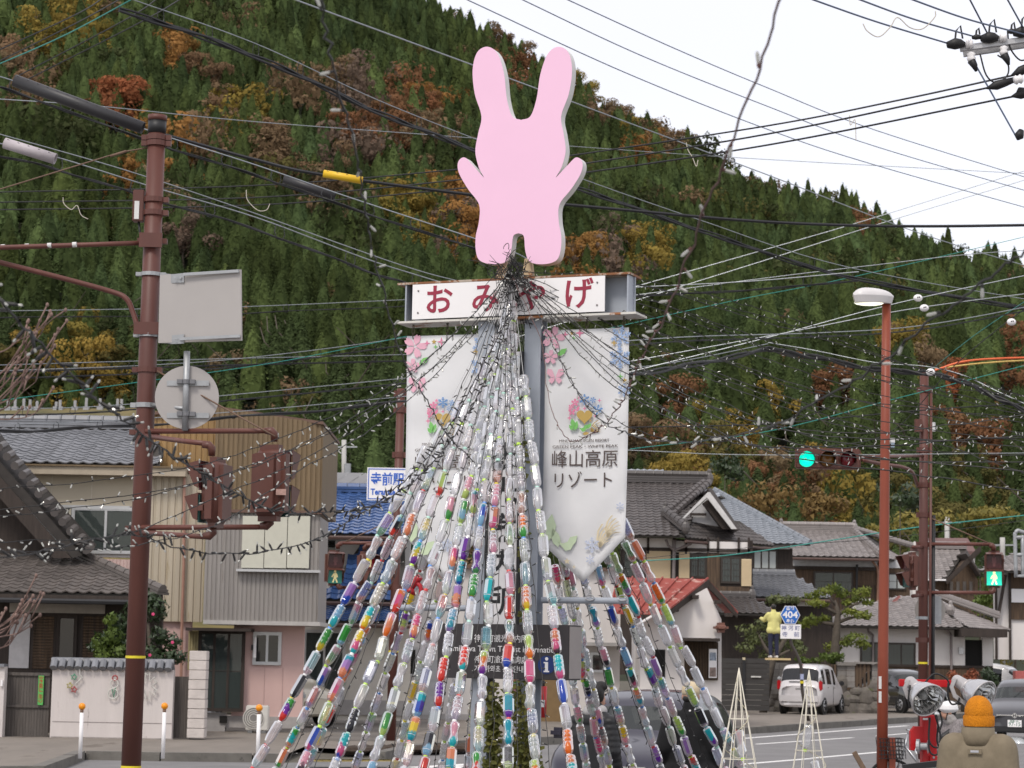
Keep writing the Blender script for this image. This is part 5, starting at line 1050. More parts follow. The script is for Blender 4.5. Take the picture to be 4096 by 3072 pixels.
A, B, C, D = W(3170, 2224, 94), W(3530, 2232, 94), W(3412, 2128, 98.5), W(3130, 2122, 98.5); A.z = B.z = (A.z + B.z) / 2; C.z = D.z = (C.z + D.z) / 2
tile_roof(hw, A, B, C, D, T_warm, .27, .235); ridge(hw, D, C, T_warm, .11, .3, True, 4); ridge(hw, C, B, T_warm, .1, .16, False, 2, hosts="hip_ridge"); gutter(hw, A + V((0, -.08, -.1)), B + V((0, -.08, -.1)))
E = W(3640, 2240, 99); E.z = B.z; tile_roof(hw, B, E, C + V((.6, .3, 0)), C, T_warm, .27, .235); b = MB(); P, Q = C + V((.1, 0, 0)), W(3650, 2195, 99); [b.tube([P.lerp(Q, i / 14) + V((0, 0, .14)), P.lerp(Q, (i + .95) / 14) + V((0, 0, .14))], [.12, .14], 8) for i in range(14)]; b.build("rear_ridge", T_warm, hw)
part("plaster_band", mat("white_grey", (.48, .48, .49), .85), hw, 3172, 3510, 2232, 2266, 94.96, .03); part("timber_beam", m_wood, hw, 3168, 3512, 2266, 2280, 94.9, .05); part("plaster_band", mat("white_grey", (.48, .48, .49), .85), hw, 3516, 3640, 2240, 2272, 96.16, .03)
win(hw, 3254, 3412, 2286, 2368, 95, 2, m_bronze, m_glass, True, bars=1); win(hw, 3550, 3625, 2292, 2360, 96.2, 2, m_bronze, m_frost, True, bars=1); downpipe(hw, [W(3486, 2240, 94.7), W(3508, 2268, 94.9), W(3512, 2300, 94.9), W(3510, 2460, 94.9)], mat("copper_pipe", (.26, .14, .09), .5), .05); downpipe(hw, [W(3428, 2258, 94.8), W(3426, 2370, 94.8)], m_black, .05)
acunit(3412, 3484, 2394, 2444, 93.6, "white air conditioner unit fixed on the dark board wall behind the garden pine")
b = MB()
for k in range(30): x = ext(3166, 3510, 2300, 2600, 94.98); xx = x[0] + (x[1] - x[0]) * k / 29; b.box((xx, 94.97, x[2]), (xx + .03, 94.995, x[3] - .4))
kind(b.build("board_battens", m_wood, hw), "stuff")
hr = thing("low_white_house", V((W(3700, 2800, 86).x, 86, 0)), "low white house with grey tiled roof and dark door behind the floodlights", "house")
part("wall", m_plast, hr, 3290, 3860, 2500, 2662, 86, .3); part("wall", m_plast, hr, 3930, 3972, 2520, 2665, 86.1, .3); part("wall", m_woodb, hr, 3290, 3972, 2662, 2800, 85.95, .3); part("timber_beam", m_wood, hr, 3290, 3972, 2658, 2668, 85.9, .06)
A, B, C, D = W(3400, 2512, 85), W(3870, 2512, 85), W(3700, 2400, 89), W(3590, 2388, 89); A = W(3250, 2510, 85); A.z = B.z; D = W(3580, 2388, 89); C.z = D.z
tile_roof(hr, A, B, C, D, T_warm, .27, .235); E = W(4040, 2520, 90); E.z = B.z
tile_roof(hr, B, E, C + V((.5, .2, 0)), C, T_warm, .27, .235); ridge(hr, C, W(3800, 2448, 86.6), T_warm, .1, .16, True, 2, hosts="hip_ridge"); ridge(hr, C + V((.2, .1, .1)), W(3995, 2475, 90), T_warm, .1, .2, False, 2, hosts="rear_ridge"); b = MB(); b.prism([W(3540, 2430, 88), W(3595, 2382, 88.4), W(3604, 2386, 88.4), W(3552, 2445, 88)], V((0, .1, 0))); b.build("red_flashing", mat("red_flashing", (.22, .08, .07), .5), hr)
part("eave_soffit", m_wood, hr, 3300, 3860, 2506, 2514, 85.1, .9)
win(hr, 3440, 3662, 2570, 2680, 86, 4, m_bronze, m_glass, True); part("door", m_dark, hr, 3860, 3930, 2560, 2760, 86.2, .05); part("porch_roof", m_wood, hr, 3846, 4030, 2515, 2548, 84.6, 1.5); part("meter_box", m_alu, hr, 3836, 3856, 2590, 2616, 85.9, .1)
downpipe(hr, [W(3472, 2512, 85.3), W(3474, 2525, 85.5), W(3492, 2540, 85.9), W(3492, 2700, 85.9)], mat("grey_pipe", (.20, .17, .165), .5), .05); downpipe(hr, [W(3782, 2514, 85.3), W(3804, 2540, 85.8), W(3806, 2700, 85.8)], mat("grey_pipe", (.20, .17, .165), .5), .05)
hn = thing("wooden_barn", V((W(3840, 2700, 110).x, 110, 0)), "weathered wooden barn with tiled gable roof behind the walk signal", "barn")
b = MB(); b.prism([W(3780, 2500, 110), W(3912, 2500, 110), W(3912, 2322, 110), W(3866, 2235, 110), W(3790, 2320, 110)], V((0, 8, 0))); b.build("wall", m_woodb, hn); part("wall", m_woodb, hn, 3690, 3800, 2318, 2500, 110.2, .3)
A, B, C, D = W(3680, 2316, 109.2), W(3784, 2318, 109.2), W(3866, 2194, 112), W(3680, 2194, 112); A.z = B.z; C.z = D.z
tile_roof(hn, A, B, C, D, T_warm, .27, .22); ridge(hn, D, C, T_warm, .12, .25, False); b = MB(); b.prism([C, W(3922, 2290, 109), W(3922, 2304, 109), W(3864, 2214, 109)], V((0, 3, 0))); b.prism([C + V((0, -3, 0)), B, B + V((0, 0, -.2)), C + V((0, -3, -.25))], V((.1, 0, 0))); b.build("barge_board", m_wood, hn)
part("gutter", m_white, hn, 3690, 3784, 2316, 2322, 109, .1); b = MB()
for k in range(4): part("shutter_bar", m_gate, hn, 3800 + k * 26, 3812 + k * 26, 2326, 2372, 109.9, .05)
hs2 = thing("red_roof_cottage", V((W(3800, 2300, 130).x, 130, 0)), "small cottage with dull red roof half hidden behind the signal pole", "house")
part("wall", m_plast, hs2, 3650, 3900, 2205, 2400, 130, 3); b = MB(); b.prism([W(3640, 2190, 129), W(3905, 2206, 129), W(3870, 2152, 132), W(3700, 2152, 132)], V((0, 0, -.2))); b.build("roof", mat("dull_red_roof", (.15, .085, .08), .7, var=.15), hs2); b = MB(); b.prism([W(3640, 2190, 128.5), W(3660, 2165, 128.5), W(3685, 2195, 128.5)], V((0, .3, 0))); b.build("gable", m_plast, hs2)
ht = thing("half_timbered_house", V((W(4080, 2700, 92).x, 92, 0)), "white half-timbered house cut off by the right picture edge", "house")
part("wall", m_plast, ht, 3980, 4300, 2280, 2640, 92, .3); part("wall", m_woodb, ht, 4044, 4300, 2290, 2480, 91.9, .1)
part("window_board", m_white, ht, 4046, 4120, 2356, 2410, 91.85, .06); b = MB(); b.beam(W(3992, 2470, 91.8), W(4022, 2300, 91.8), .16, .1); b.build("brace", m_wood, ht)
for x in (3985, 4040): part("timber_post", m_wood, ht, x - 4, x + 5, 2290, 2640, 91.82, .08)
A, B, C, D = W(3915, 2290, 90.8), W(4300, 2290, 90.8), W(4300, 2215, 94), W(4050, 2215, 94); A.z = B.z; C.z = D.z; tile_roof(ht, A, B, C, D, T_warm, .27, .235, maxt=60)
# ================================================================== STREET FURNITURE
m_pole = mat("brown_pole_paint", (.105, .038, .029), .5, var=.14, scale=4, spots=(.36, .33, .31), spot_scale=14, spot_at=.68, stretch=(1, 1, .35))
m_arm = mat("brown_arm_paint", (.125, .045, .034), .45, var=.15, scale=6, spots=(.40, .30, .26), spot_scale=9, spot_at=.68)
m_sig = mat("signal_brown", (.10, .036, .026), .42, var=.08, scale=3)
m_galv = mat("galvanised", (.36, .37, .38), .5, .5, var=.12, scale=9)
m_back = mat("sign_back_grey", (.40, .375, .36), .55, .25, var=.04, scale=1.5)
m_yel = mat("yellow_band", (.70, .58, .03), .5); m_whp = mat("white_band", (.62, .61, .60), .6, var=.08)
def pole_axis(xt, yt, xb, Y): # straight upright-ish pole through a photo point at the top and x at the picture's foot
    t = W(xt, yt, Y); f_ = W(xb, 3072, Y); d = (f_ - t); k = (t.z) / (t.z - f_.z); return t, t + d * k
def tube_part(name, pts, r, m, parent, n=10, smooth=True):
    b = MB(); b.tube(pts, r, n); return b.build(name, m, parent, smooth=smooth)
def ring_clamp(parent, c, r, h_, m, name="clamp", ear=True):
    b = MB(); b.lathe([(r, -h_ / 2), (r + .012, -h_ / 2), (r + .012, h_ / 2), (r, h_ / 2)], c, (0, 0, 1), 14)
    if ear:
        for sg in (-1, 1): b.box((c.x + sg * (r + .03) - .025, c.y - .03, c.z - h_ / 2), (c.x + sg * (r + .03) + .025, c.y + .03, c.z + h_ / 2))
    return b.build(name, m, parent)
def elbow(parent, p, d1, d2, r, m, name="elbow"):
    b = MB(); p = V(p); pts = [p - V(d1) * .09, p - V(d1) * .03, p + V(d2) * .03, p + V(d2) * .1]; b.tube(pts, [r, r * 1.35, r * 1.35, r * 1.1], 10); b.build(name, m, parent, smooth=True)
def ped_signal(top, yaw, label, green, red=False, s=1.0, group="pedestrian signals", parent_arm=None):
    t = thing("pedestrian_signal", top - V((0, 0, .78 * s)), label, "pedestrian signal", group)
    R_ = MX.Rotation(yaw, 3, 'Z'); o = V(top) - V((0, 0, .78 * s))
    def T(x, y, z): return o + R_ @ V((x * s, y * s, z * s))
    me = MB(); w2, d0, d1, h_ = .19, -.06, .19, .74
    prof = [(-w2, d0), (w2, d0), (w2, .06), (w2 * .72, d1), (-w2 * .72, d1), (-w2, .06)]
    me.obox(T(0, (d0 + d1) / 2, h_ / 2), R_ @ V((w2 * s, 0, 0)), R_ @ V((0, (d1 - d0) / 2 * s, 0)), V((0, 0, h_ / 2 * s))); me.build("housing", m_sig, t, bevel=.085 * s)
    for z0, nm, on, col in ((.39, "stop_lamp", red, (.30, .02, .025)), (.05, "walk_lamp", green, (.0, .30, .20))):
        b = MB(); b.prism([T(-.145, -.075, z0), T(.145, -.075, z0), T(.145, -.075, z0 + .29), T(-.145, -.075, z0 + .29)], R_ @ V((0, .02 * s, 0)))
        lm = mat("lamp_%s_%d_%d" % (nm, on, yaw < 0), ((.02, .62, .42) if yaw < 0 else (.02, .20, .16)) if (on and nm == "walk_lamp") else ((.06, .012, .014) if nm == "stop_lamp" and not on else (.22, .012, .015) if on else (.03, .08, .075)), .25, var=.05, emit=((.75 if s > .98 and yaw < 0 else .03) if on else 0.0))
        L_ = b.build(nm, lm, t)
        if nm == "walk_lamp" or red or True:
            fm = mat("figure_lit%d" % (yaw < 0), (1, .85, .42), .4, var=.02, emit=1.0 if yaw < 0 else .08) if on else mat("figure_dim" + nm, (.14, .05, .05) if nm == "stop_lamp" else (.06, .12, .11), .4)
            b = MB(); q = lambda pts: b.prism([T(x, -.082, z0 + z) for x, z in pts], R_ @ V((0, .005 * s, 0)))
            if nm == "walk_lamp":
                b.lathe([(.026 * s, 0), (.026 * s, .004 * s)], T(.0, -.078, z0 + .245), R_ @ V((0, -1, 0)), 12); q([(-.03, .21), (.03, .215), (.055, .17), (.06, .125), (.035, .12), (.03, .15), (.03, .10), (-.028, .10), (-.03, .16), (-.06, .12), (-.075, .135)])
                q([(-.028, .0995), (.002, .0995), (-.02, .045), (-.03, .015), (-.058, .02), (-.045, .06)]); q([(.003, .0995), (.03, .0995), (.05, .05), (.06, .02), (.035, .012), (.018, .055)])
            else:
                b.lathe([(.024 * s, 0), (.024 * s, .004 * s)], T(0, -.078, z0 + .245), R_ @ V((0, -1, 0)), 12); q([(-.04, .21), (.04, .21), (.042, .10), (.028, .0995), (.026, .03), (-.026, .03), (-.028, .0995), (-.042, .10)])
            b.build("figure", fm, L_)
        b = MB()   # visor: top and side shades
        for p in ([(-.165, 0, .31), (.165, 0, .31), (.165, -.16, .27), (-.165, -.16, .27)], [(-.165, 0, .02), (-.165, 0, .31), (-.165, -.16, .27), (-.165, -.05, .04)], [(.165, 0, .02), (.165, 0, .31), (.165, -.16, .27), (.165, -.05, .04)]):
            vv = [T(x, -.065 + y, z0 + z) for x, y, z in p]; n = (vv[1] - vv[0]).cross(vv[2] - vv[0]).normalized(); b.prism(vv, n * .006)
        b.build("visor", m_sig, t)
    for z in (.2, .54): b = MB(); b.obox(T(.185, -.02, z), R_ @ V((.012 * s, 0, 0)), R_ @ V((0, .03 * s, 0)), V((0, 0, .03 * s))); b.build("hinge", m_sig, t)
    return t
YL = 21.4
tp, ft = pole_axis(630, 470, 524, YL)
sp_ = thing("signal_pole", ft, "tall weathered brown signal pole standing at the left with sign backs", "signal pole")
def LP(y):  # point on the pole's axis at photo row y
    a = pix(tp); k = (y - a[1]) / (3072 - a[1]); q = W(630 + (524 - 630) * k, y, YL); return tp.lerp(ft, (tp.z - q.z) / (tp.z - ft.z))
tube_part("shaft", [LP(535), LP(1600), ft], [.084, .088, .094], m_pole, sp_, 20)
tube_part("cap", [LP(462), LP(484)], [.092, .092], m_pole, sp_, 20); tube_part("dark_sleeve", [LP(484), LP(535)], .088, m_black, sp_, 20)
for y in (552, 575, 800, 852, 965, 1480, 1730, 2115): ring_clamp(sp_, LP(y), .088, .05, m_pole)
for y, wd in ((1098, .035), (1342, .035), (1622, .045)): ring_clamp(sp_, LP(y), .089, wd, m_galv, "steel_band")
for y in (2628, 3068): c = LP(y); b = MB(); b.lathe([(.0935, -.012), (.0945, -.012), (.0945, .012), (.0935, .012)], c, (0, 0, 1), 20); b.build("yellow_band", m_yel, sp_)
b = MB(); c = LP(840); hb(b, 533, 578, 762, 888, YL, .1, -.05); b.build("control_box", m_sig, sp_, bevel=.008); b = MB(); hb(b, 541, 560, 808, 880, YL, .004, -.056); b.build("peeling_paint", m_whp, sp_)
tube_part("cable", [W(555, 888, YL), W(560, 930, YL), W(574, 970, YL)], .012, m_black, sp_, 6)
P = [LP(975) + V((-.05, -.05, 0)), W(380, 978, YL - .1), W(0, 990, YL - .3), W(-400, 1002, YL - .5)]; tube_part("upper_arm", P, .024, m_arm, sp_, 10)
for x in (12, 108, 198, 298): b = MB(); a = W(x - 8, 979 + (300 - x) * .033, YL - .2); c = W(x + 8, 978 + (300 - x) * .033, YL - .2); b.tube([a, c], .026, 10); b.build("white_band", m_whp, sp_)
b = MB(); c = LP(968); b.box((c.x - .11, c.y - .12, c.z - .07), (c.x + .11, c.y - .095, c.z + .07)); b.build("arm_plate", m_pole, sp_)
P = spline([LP(1310) + V((-.1, -.02, -.02)), W(532, 1250, YL), W(505, 1195, YL), W(440, 1165, YL), W(200, 1100, YL - .1), W(-200, 1000, YL - .3)], 5); tube_part("bent_arm", P, .026, m_arm, sp_, 10)
b = MB(); c = LP(1318); b.box((c.x - .13, c.y - .1, c.z - .06), (c.x + .13, c.y - .085, c.z + .06)); b.build("arm_plate", m_pole, sp_)
tube_part("guy_wire", [LP(585), W(500, 606, YL), W(430, 625, YL), W(0, 757, YL - .2), W(-200, 820, YL)], .007, mat("rusty_wire", (.16, .10, .07), .7), sp_, 5)
tube_part("turnbuckle", [W(505, 605, YL - .01), W(440, 625, YL - .01)], .013, mat("rusty_wire", (.16, .10, .07), .7), sp_, 6)
tube_part("stay_rod", [LP(1485) + V((.1, -.03, 0)), W(740, 1545, YL - .1), W(1000, 1690, YL - .3), W(1100, 1745, YL - .4)], .008, mat("rusty_wire", (.16, .10, .07), .7), sp_, 6)
A1 = [LP(1728) + V((.02, -.08, 0)), W(1024, 1724, YL - .25), W(1070, 1722, YL - .3)]; tube_part("signal_arm", A1, .026, m_arm, sp_, 10); elbow(sp_, W(1098, 1724, YL - .3), (1, 0, 0), (0, 0, -1), .03, m_sig)
A2 = [LP(1748) + V((.02, -.12, 0)), W(740, 1765, YL - .9), W(830, 1775, YL - 1.1)]; tube_part("signal_arm", A2, .024, m_arm, sp_, 10); elbow(sp_, W(848, 1780, YL - 1.1), (1, 0, 0), (0, 0, -1), .028, m_sig)
A3 = [LP(2112) + V((.02, -.08, 0)), W(1055, 2108, YL - .3)]; tube_part("signal_arm", A3, .026, m_arm, sp_, 10); elbow(sp_, W(1078, 2104, YL - .3), (1, 0, 0), (0, 0, 1), .032, m_sig)
A4 = [LP(2132) + V((.02, -.12, 0)), W(825, 2148, YL - 1.1)]; tube_part("signal_arm", A4, .024, m_arm, sp_, 10); elbow(sp_, W(850, 2144, YL - 1.1), (1, 0, 0), (0, 0, 1), .030, m_sig)
ped_signal(W(1100, 1766, YL - .3) + V((0, 0, 0)), radians(155), "brown pedestrian signal seen from behind, farther out on the pole's arm", False, s=.97)
ped_signal(W(850, 1815, YL - 1.1), radians(250), "brown pedestrian signal in side view, close to the brown pole", False, s=.86)
c = W(1056, 1968, YL - .5); st_ = MB(); hb(st_, 1104, 1144, 1956, 1980, YL - .49, .003); tag(st_.build("signal_sticker", mat("sticker", (.42, .26, .22), .6, var=.3, scale=30)), "small pale maker's sticker on the back of the signal housing", "sticker")
rs = thing("rectangular_sign", W(790, 1360, YL - .1), "back of a grey rectangular traffic sign clamped to the brown pole", "traffic sign")
b = MB(); b.prism([W(640, 1100, YL - .18), W(962, 1078, YL - .45), W(965, 1362, YL - .45), W(633, 1372, YL - .18)], V((.01, .012, 0))); b.build("panel", m_back, rs)
for a, c in (((735, 1098), (955, 1084)), ((722, 1356), (960, 1344))): b = MB(); b.beam(W(*a, YL - .30), W(*c, YL - .47), .018, .028); b.build("rail", m_galv, rs)
for y in (1112, 1356):
    b = MB(); b.prism([W(640, y - 20, YL - .13), W(690, y - 15, YL - .23), W(736, y - 20, YL - .28), W(736, y + 18, YL - .28), W(690, y + 20, YL - .23), W(640, y + 16, YL - .13)], V((0, .006, 0))); br = b.build("bracket", m_galv, rs)
    for x in (700, 722): b = MB(); b.lathe([(.012, 0), (.012, .012)], W(x, y, YL - .275), (0, -1, 0), 6); b.build("bolt", m_galv, br)
rd = thing("round_sign", W(748, 1720, YL - .2), "back of a round traffic sign on a grey bracket pole beside the brown pole", "traffic sign")
c = W(748, 1590, YL - .15); b = MB(); b.lathe([(.302, 0), (.302, .012)], c, V((.05, -1, 0)), 48); b.build("disc", m_back, rd); tube_part("stem", [W(748, 1405, YL - .19), W(740, 1722, YL - .19)], .03, m_galv, rd, 12)
for y in (1527, 1656):
    b = MB(); b.beam(W(668, y + 6, YL - .172), W(836, y + 6, YL - .172), .014, .05); b.build("rail", m_galv, rd); ring_clamp(rd, W(745, y, YL - .19), .031, .04, mat("dark_galv", (.18, .18, .19), .5, .5), "clamp")
tube_part("stand_off", [LP(1622) + V((.08, -.06, 0)), W(720, 1632, YL - .17), W(745, 1634, YL - .19)], .02, m_galv, rd, 8)
YM = 47.0
tp2, ft2 = pole_axis(1604, 1555, 1560, YM); mp = thing("signal_pole", ft2, "brown signal pole behind the left banner carrying the station sign", "signal pole")
tube_part("shaft", [tp2, ft2], [.085, .10], m_pole, mp, 16)
def on2(y): q = W(1600, y, YM); return tp2.lerp(ft2, (tp2.z - q.z) / (tp2.z - ft2.z))
for y in (1575, 1640, 1820, 2172, 2350): ring_clamp(mp, on2(y), .09, .12, m_pole)
for y in (2606, 2812): b = MB(); b.lathe([(.1, -.02), (.104, -.02), (.104, .02), (.1, .02)], on2(y), (0, 0, 1), 16); b.build("yellow_band", m_yel, mp)
tube_part("signal_arm", [on2(2172), W(1360, 2172, YM - .2)], .035, m_arm, mp, 8); tube_part("signal_arm", [on2(2180) + V((0, -.1, 0)), W(1466, 2180, YM - .5)], .035, m_arm, mp, 8); tube_part("signal_arm", [on2(2350), W(1355, 2350, YM - .2)], .035, m_arm, mp, 8)
tube_part("stay_rod", [on2(2070), W(1380, 2168, YM - .2)], .012, mat("rusty_wire", (.16, .10, .07), .7), mp, 5)
for x, y, d in ((1352, 2176, -1), (1460, 2184, -1), (1352, 2350, 1), (1452, 2352, 1)): elbow(mp, W(x, y, YM - .3), (-1, 0, 0), (0, 0, d), .04, m_sig)
ped_signal(W(1340, 2192, YM - .3), radians(16), "pedestrian signal showing a dim green walking figure beside the blue roof", True)
ped_signal(W(1470, 2198, YM - .5), radians(52), "pedestrian signal half turned away with dim red upper lamp", False, True)
sg = thing("station_sign", W(1600, 2000, YM - .2), "white station direction sign with blue border and lettering beside the banner", "direction sign")
a, c, z0, z1 = ext(1468, 1770, 1872, 2003, YM - .2); b = MB(); b.box((a, YM - .2, z0), (c, YM - .17, z1)); pn = b.build("panel", m_white, sg)
m_sblue = mat("sign_blue_print", (.025, .11, .50), .5)
b = MB(); t_ = .018; i_ = .022
b.box((a + i_, YM - .206, z0 + i_), (a + i_ + t_, YM - .201, z1 - i_)); b.box((c - i_ - t_, YM - .206, z0 + i_), (c - i_, YM - .201, z1 - i_)); b.box((a + i_ + t_, YM - .206, z1 - i_ - t_), (c - i_ - t_, YM - .201, z1 - i_)); b.box((a + i_ + t_, YM - .206, z0 + i_), (c - i_ - t_, YM - .201, z0 + i_ + t_)); b.build("border", m_sblue, pn)
text("寺前駅前", .285, m_sblue, frame(V((a + .07, YM - .203, z1 - .26)), (1, 0, 0), (0, 0, 1)), pn, "lettering", align='LEFT', sx=.82, bold=.006); text("Teramae Station", .175, m_sblue, frame(V((a + .08, YM - .203, z0 + .17)), (1, 0, 0), (0, 0, 1)), pn, "lettering", align='LEFT', sx=.82, bold=.006)
YS = 30.0
tp3, ft3 = pole_axis(3546, 1205, 3528, YS); sl = thing("street_lamp", ft3, "tall red-brown street lamp with pale oval head and lit lens", "street lamp")
m_redp = mat("red_lamp_paint", (.23, .05, .025), .45, var=.15, scale=2, spots=(.11, .04, .03), spot_scale=1.3, spot_at=.62, stretch=(1, 1, .4))
tube_part("shaft", [tp3, tp3.lerp(ft3, .3), tp3.lerp(ft3, .7), ft3], [.058, .064, .07, .075], m_redp, sl, 18)
b = MB(); q = W(3548, 2950, YS); b.box((q.x + .02, YS - .075, 0), (q.x + .1, YS + .05, q.z)); b.build("base_box", m_redp, sl)
for y0, y1 in ((2705, 2755), (2765, 2810)): p0, p1 = W(3512, y0, YS), W(3517, y1, YS); b = MB(); b.box((p0.x, YS - .068, p1.z), (p0.x + .035, YS - .05, p0.z)); b.build("sticker", m_whp, sl)
hx = [W(3412, 1184, YS - .2), W(3573, 1192, YS)]; mw = mat("lamp_head_white", (.62, .60, .60), .35, var=.04); cc = (hx[0] + hx[1]) / 2; L2 = (hx[1] - hx[0]).length / 2; dx = (hx[1] - hx[0]).normalized()
b = MB(); n = 14; m_ = 12; vs = []
for i in range(n + 1):
    u = -1 + 2 * i / n; k = max(.06, (1 - abs(u) ** 2.6)) ** .5
    for j in range(m_):
        t = pi * j / (m_ - 1); vs.append(cc + dx * (u * L2) + V((0, 1, 0)) * (-cos(t) * .155 * k) + V((0, 0, 1)) * (sin(t) * .115 * k * (1 - .15 * u) + .005))
b.add(vs, [(i * m_ + j, i * m_ + j + 1, (i + 1) * m_ + j + 1, (i + 1) * m_ + j) for i in range(n) for j in range(m_ - 1)]); b.build("lamp_head", mw, sl, smooth=True)
b = MB(); vs = []
for i in range(n + 1):
    u = -1 + 2 * i / n; k = max(.06, (1 - abs(u) ** 2.6)) ** .5; k2 = k * .82
    for zz, kk in ((.006, k), (-.085, k2)):
        for sgn in (-1, 1): vs.append(cc + dx * (u * L2 * (1 if zz > 0 else .9)) + V((0, sgn * .155 * kk, zz)))
fs = []
for i in range(n): o = 4 * i; fs += [(o, o + 4, o + 6, o + 2), (o + 1, o + 3, o + 7, o + 5), (o + 2, o + 6, o + 7, o + 3)]
b.add(vs, fs); b.build("lamp_skirt", mw, sl, smooth=False)
b = MB(); b.ell(cc + V((-.06, 0, -.085)), .2, .09, .035, 16, 6); b.build("lens", mat("lit_lens", (1, 1, .75), .3, emit=1.0), sl)
b = MB(); hb(b, 3560, 3580, 1752, 1770, YS, .08); b.build("sensor", mat("sensor_white", (.6, .6, .6), .5), sl); b = MB(); q = W(3570, 1772, YS); b.tube([q, q - V((0, 0, .06))], .03, 10); b.build("sensor_body", mat("sensor_blue", (.25, .32, .4), .5), sl)
YP = 45.0
tp4, ft4 = pole_axis(3697, 1490, 3690, YP); rp = thing("signal_pole", ft4, "brown signal pole on the right carrying vehicle and walk signals", "signal pole")
tube_part("shaft", [tp4, ft4], [.088, .098], m_pole, rp, 16)
def on4(y): q = W(3695, y, YP); return tp4.lerp(ft4, (tp4.z - q.z) / (tp4.z - ft4.z))
for y in (1560, 1800, 1940, 2060, 2178, 2372, 2560): ring_clamp(rp, on4(y), .092, .1, m_pole)
ring_clamp(rp, on4(2472), .095, .06, m_galv, "steel_band"); b = MB(); b.lathe([(.095, -.02), (.099, -.02), (.099, .02), (.095, .02)], on4(2652), (0, 0, 1), 16); b.build("yellow_band", m_yel, rp); b = MB(); b.lathe([(.097, -.03), (.101, -.03), (.101, .03), (.097, .03)], on4(2975), (0, 0, 1), 16); b.build("yellow_band", m_yel, rp)
tube_part("conduit", [on4(1560) + V((.13, -.05, 0)), on4(3072) + V((.13, -.05, 0)), ft4 + V((.13, -.05, 0))], .028, m_pole, rp, 8); tube_part("cable_pipe", [on4(2060) + V((.20, 0, 0)), ft4 + V((.2, 0, 0))], .035, m_black, rp, 8)
b = MB(); hb(b, 3655, 3682, 1680, 1730, YP, .15, -.2); b.build("control_box", m_sig, rp); b = MB(); q = W(3730, 1690, YP); b.tube([q, q - V((0, 0, .18))], .06, 10); b.build("sensor", mat("sensor_white", (.6, .6, .6), .5), rp)
tube_part("signal_arm", [on4(2176), W(3965, 2177, YP - .3)], .036, m_arm, rp, 8); elbow(rp, W(3974, 2182, YP - .3), (1, 0, 0), (0, 0, -1), .042, m_sig); tube_part("signal_arm", [on4(2370), W(3962, 2371, YP - .3)], .036, m_arm, rp, 8); elbow(rp, W(3974, 2368, YP - .3), (1, 0, 0), (0, 0, 1), .042, m_sig); tube_part("stay_rod", [on4(2060), W(3950, 2170, YP - .3)], .014, mat("rusty_wire", (.16, .10, .07), .7), rp, 5)
tube_part("short_arm", [on4(2188), W(3652, 2188, YP - .8)], .036, m_arm, rp, 8); tube_part("short_arm", [on4(2380), W(3650, 2384, YP - .8)], .036, m_arm, rp, 8)
P = spline([on4(1942) + V((-.15, -.1, 0)), W(3650, 1890, YP - 1), W(3610, 1868, YP - 1.6), W(3540, 1858, YP - 2.2), W(3452, 1840, YP - 3)], 5); tube_part("bent_arm", P, .035, m_arm, rp, 8); tube_part("upper_arm", [on4(1822), W(3560, 1826, YP - 2), W(3450, 1828, YP - 3)], .03, m_arm, rp, 8)
ped_signal(W(3976, 2194, YP - .3), radians(-12), "pedestrian signal with bright green walking figure on the right", True, s=1.0)
ped_signal(W(3636, 2200, YP - .9), radians(-78), "brown pedestrian signal in side view on the right-hand brown pole", False, s=1.0)
b = MB(); q = W(3720, 2440, YP + .5); b.lathe([(.31, 0), (.31, .015)], q, (0, -1, 0), 36); rd2 = thing("round_sign", q - V((0, 0, .3)), "back of a round traffic sign behind the right-hand brown pole", "traffic sign"); b.build("disc", mat("sign_back_dim", (.30, .28, .265), .5, .2), rd2); b = MB(); b.box((q.x + .02, q.y - .05, q.z - .28), (q.x + .22, q.y - .02, q.z + .28)); b.build("back_plate", m_galv, rd2)
vsig = thing("traffic_light", W(3312, 1865, 42), "horizontal three-lamp traffic light showing green over the road", "traffic light")
a, c, z0, z1 = ext(3182, 3444, 1792, 1876, 42); b = MB(); b.box((a, 42, z0), (c, 42.14, z1)); b.build("housing", m_sig, vsig, bevel=.03)
for k, (nm, colr, em) in enumerate((("green_lamp", (.0, .75, .50), .95), ("amber_lamp", (.13, .055, .008), 0), ("red_lamp", (.12, .006, .010), 0))):
    ctr = W(3226 + 82 * k, 1836, 42 - .02); b = MB(); b.lathe([(.15, 0), (.13, .03), (.08, .05), (.0, .058)], ctr, (0, -1, 0), 24); b.build(nm, mat(nm, colr, .25, var=.12, scale=40, emit=em), vsig, smooth=True)
    b = MB(); n = 14; R1, R2 = .165, .16; vs = []
    for j in range(n + 1):
        t = radians(-25) + radians(230) * j / n; dl = .22 * (1 - .55 * abs(j / n - .5) * 2); vs += [ctr + V((R1 * cos(t), .02, R1 * sin(t))), ctr + V((R2 * cos(t), -dl, R2 * sin(t) - .02))]
    b.add(vs, [(2 * j, 2 * j + 2, 2 * j + 3, 2 * j + 1) for j in range(n)]); vo = b.build("visor", m_sig, vsig, smooth=True); md = vo.modifiers.new("t", 'SOLIDIFY'); md.thickness = .006
ro = thing("route_sign", G(3212, 2892), "blue hexagonal route 404 sign with white place plate on bent post", "route sign"); ro.location.z = .1
m_dkp = mat("dark_post", (.05, .04, .035), .5, var=.15); YQ = 67.0
tube_part("post", spline([V((ro.location.x, YQ, .1)), W(3210, 2770, YQ), W(3206, 2680, YQ), W(3196, 2640, YQ), W(3178, 2600, YQ), W(3162, 2560, YQ), W(3158, 2430, YQ)], 4), .05, m_dkp, ro, 10)
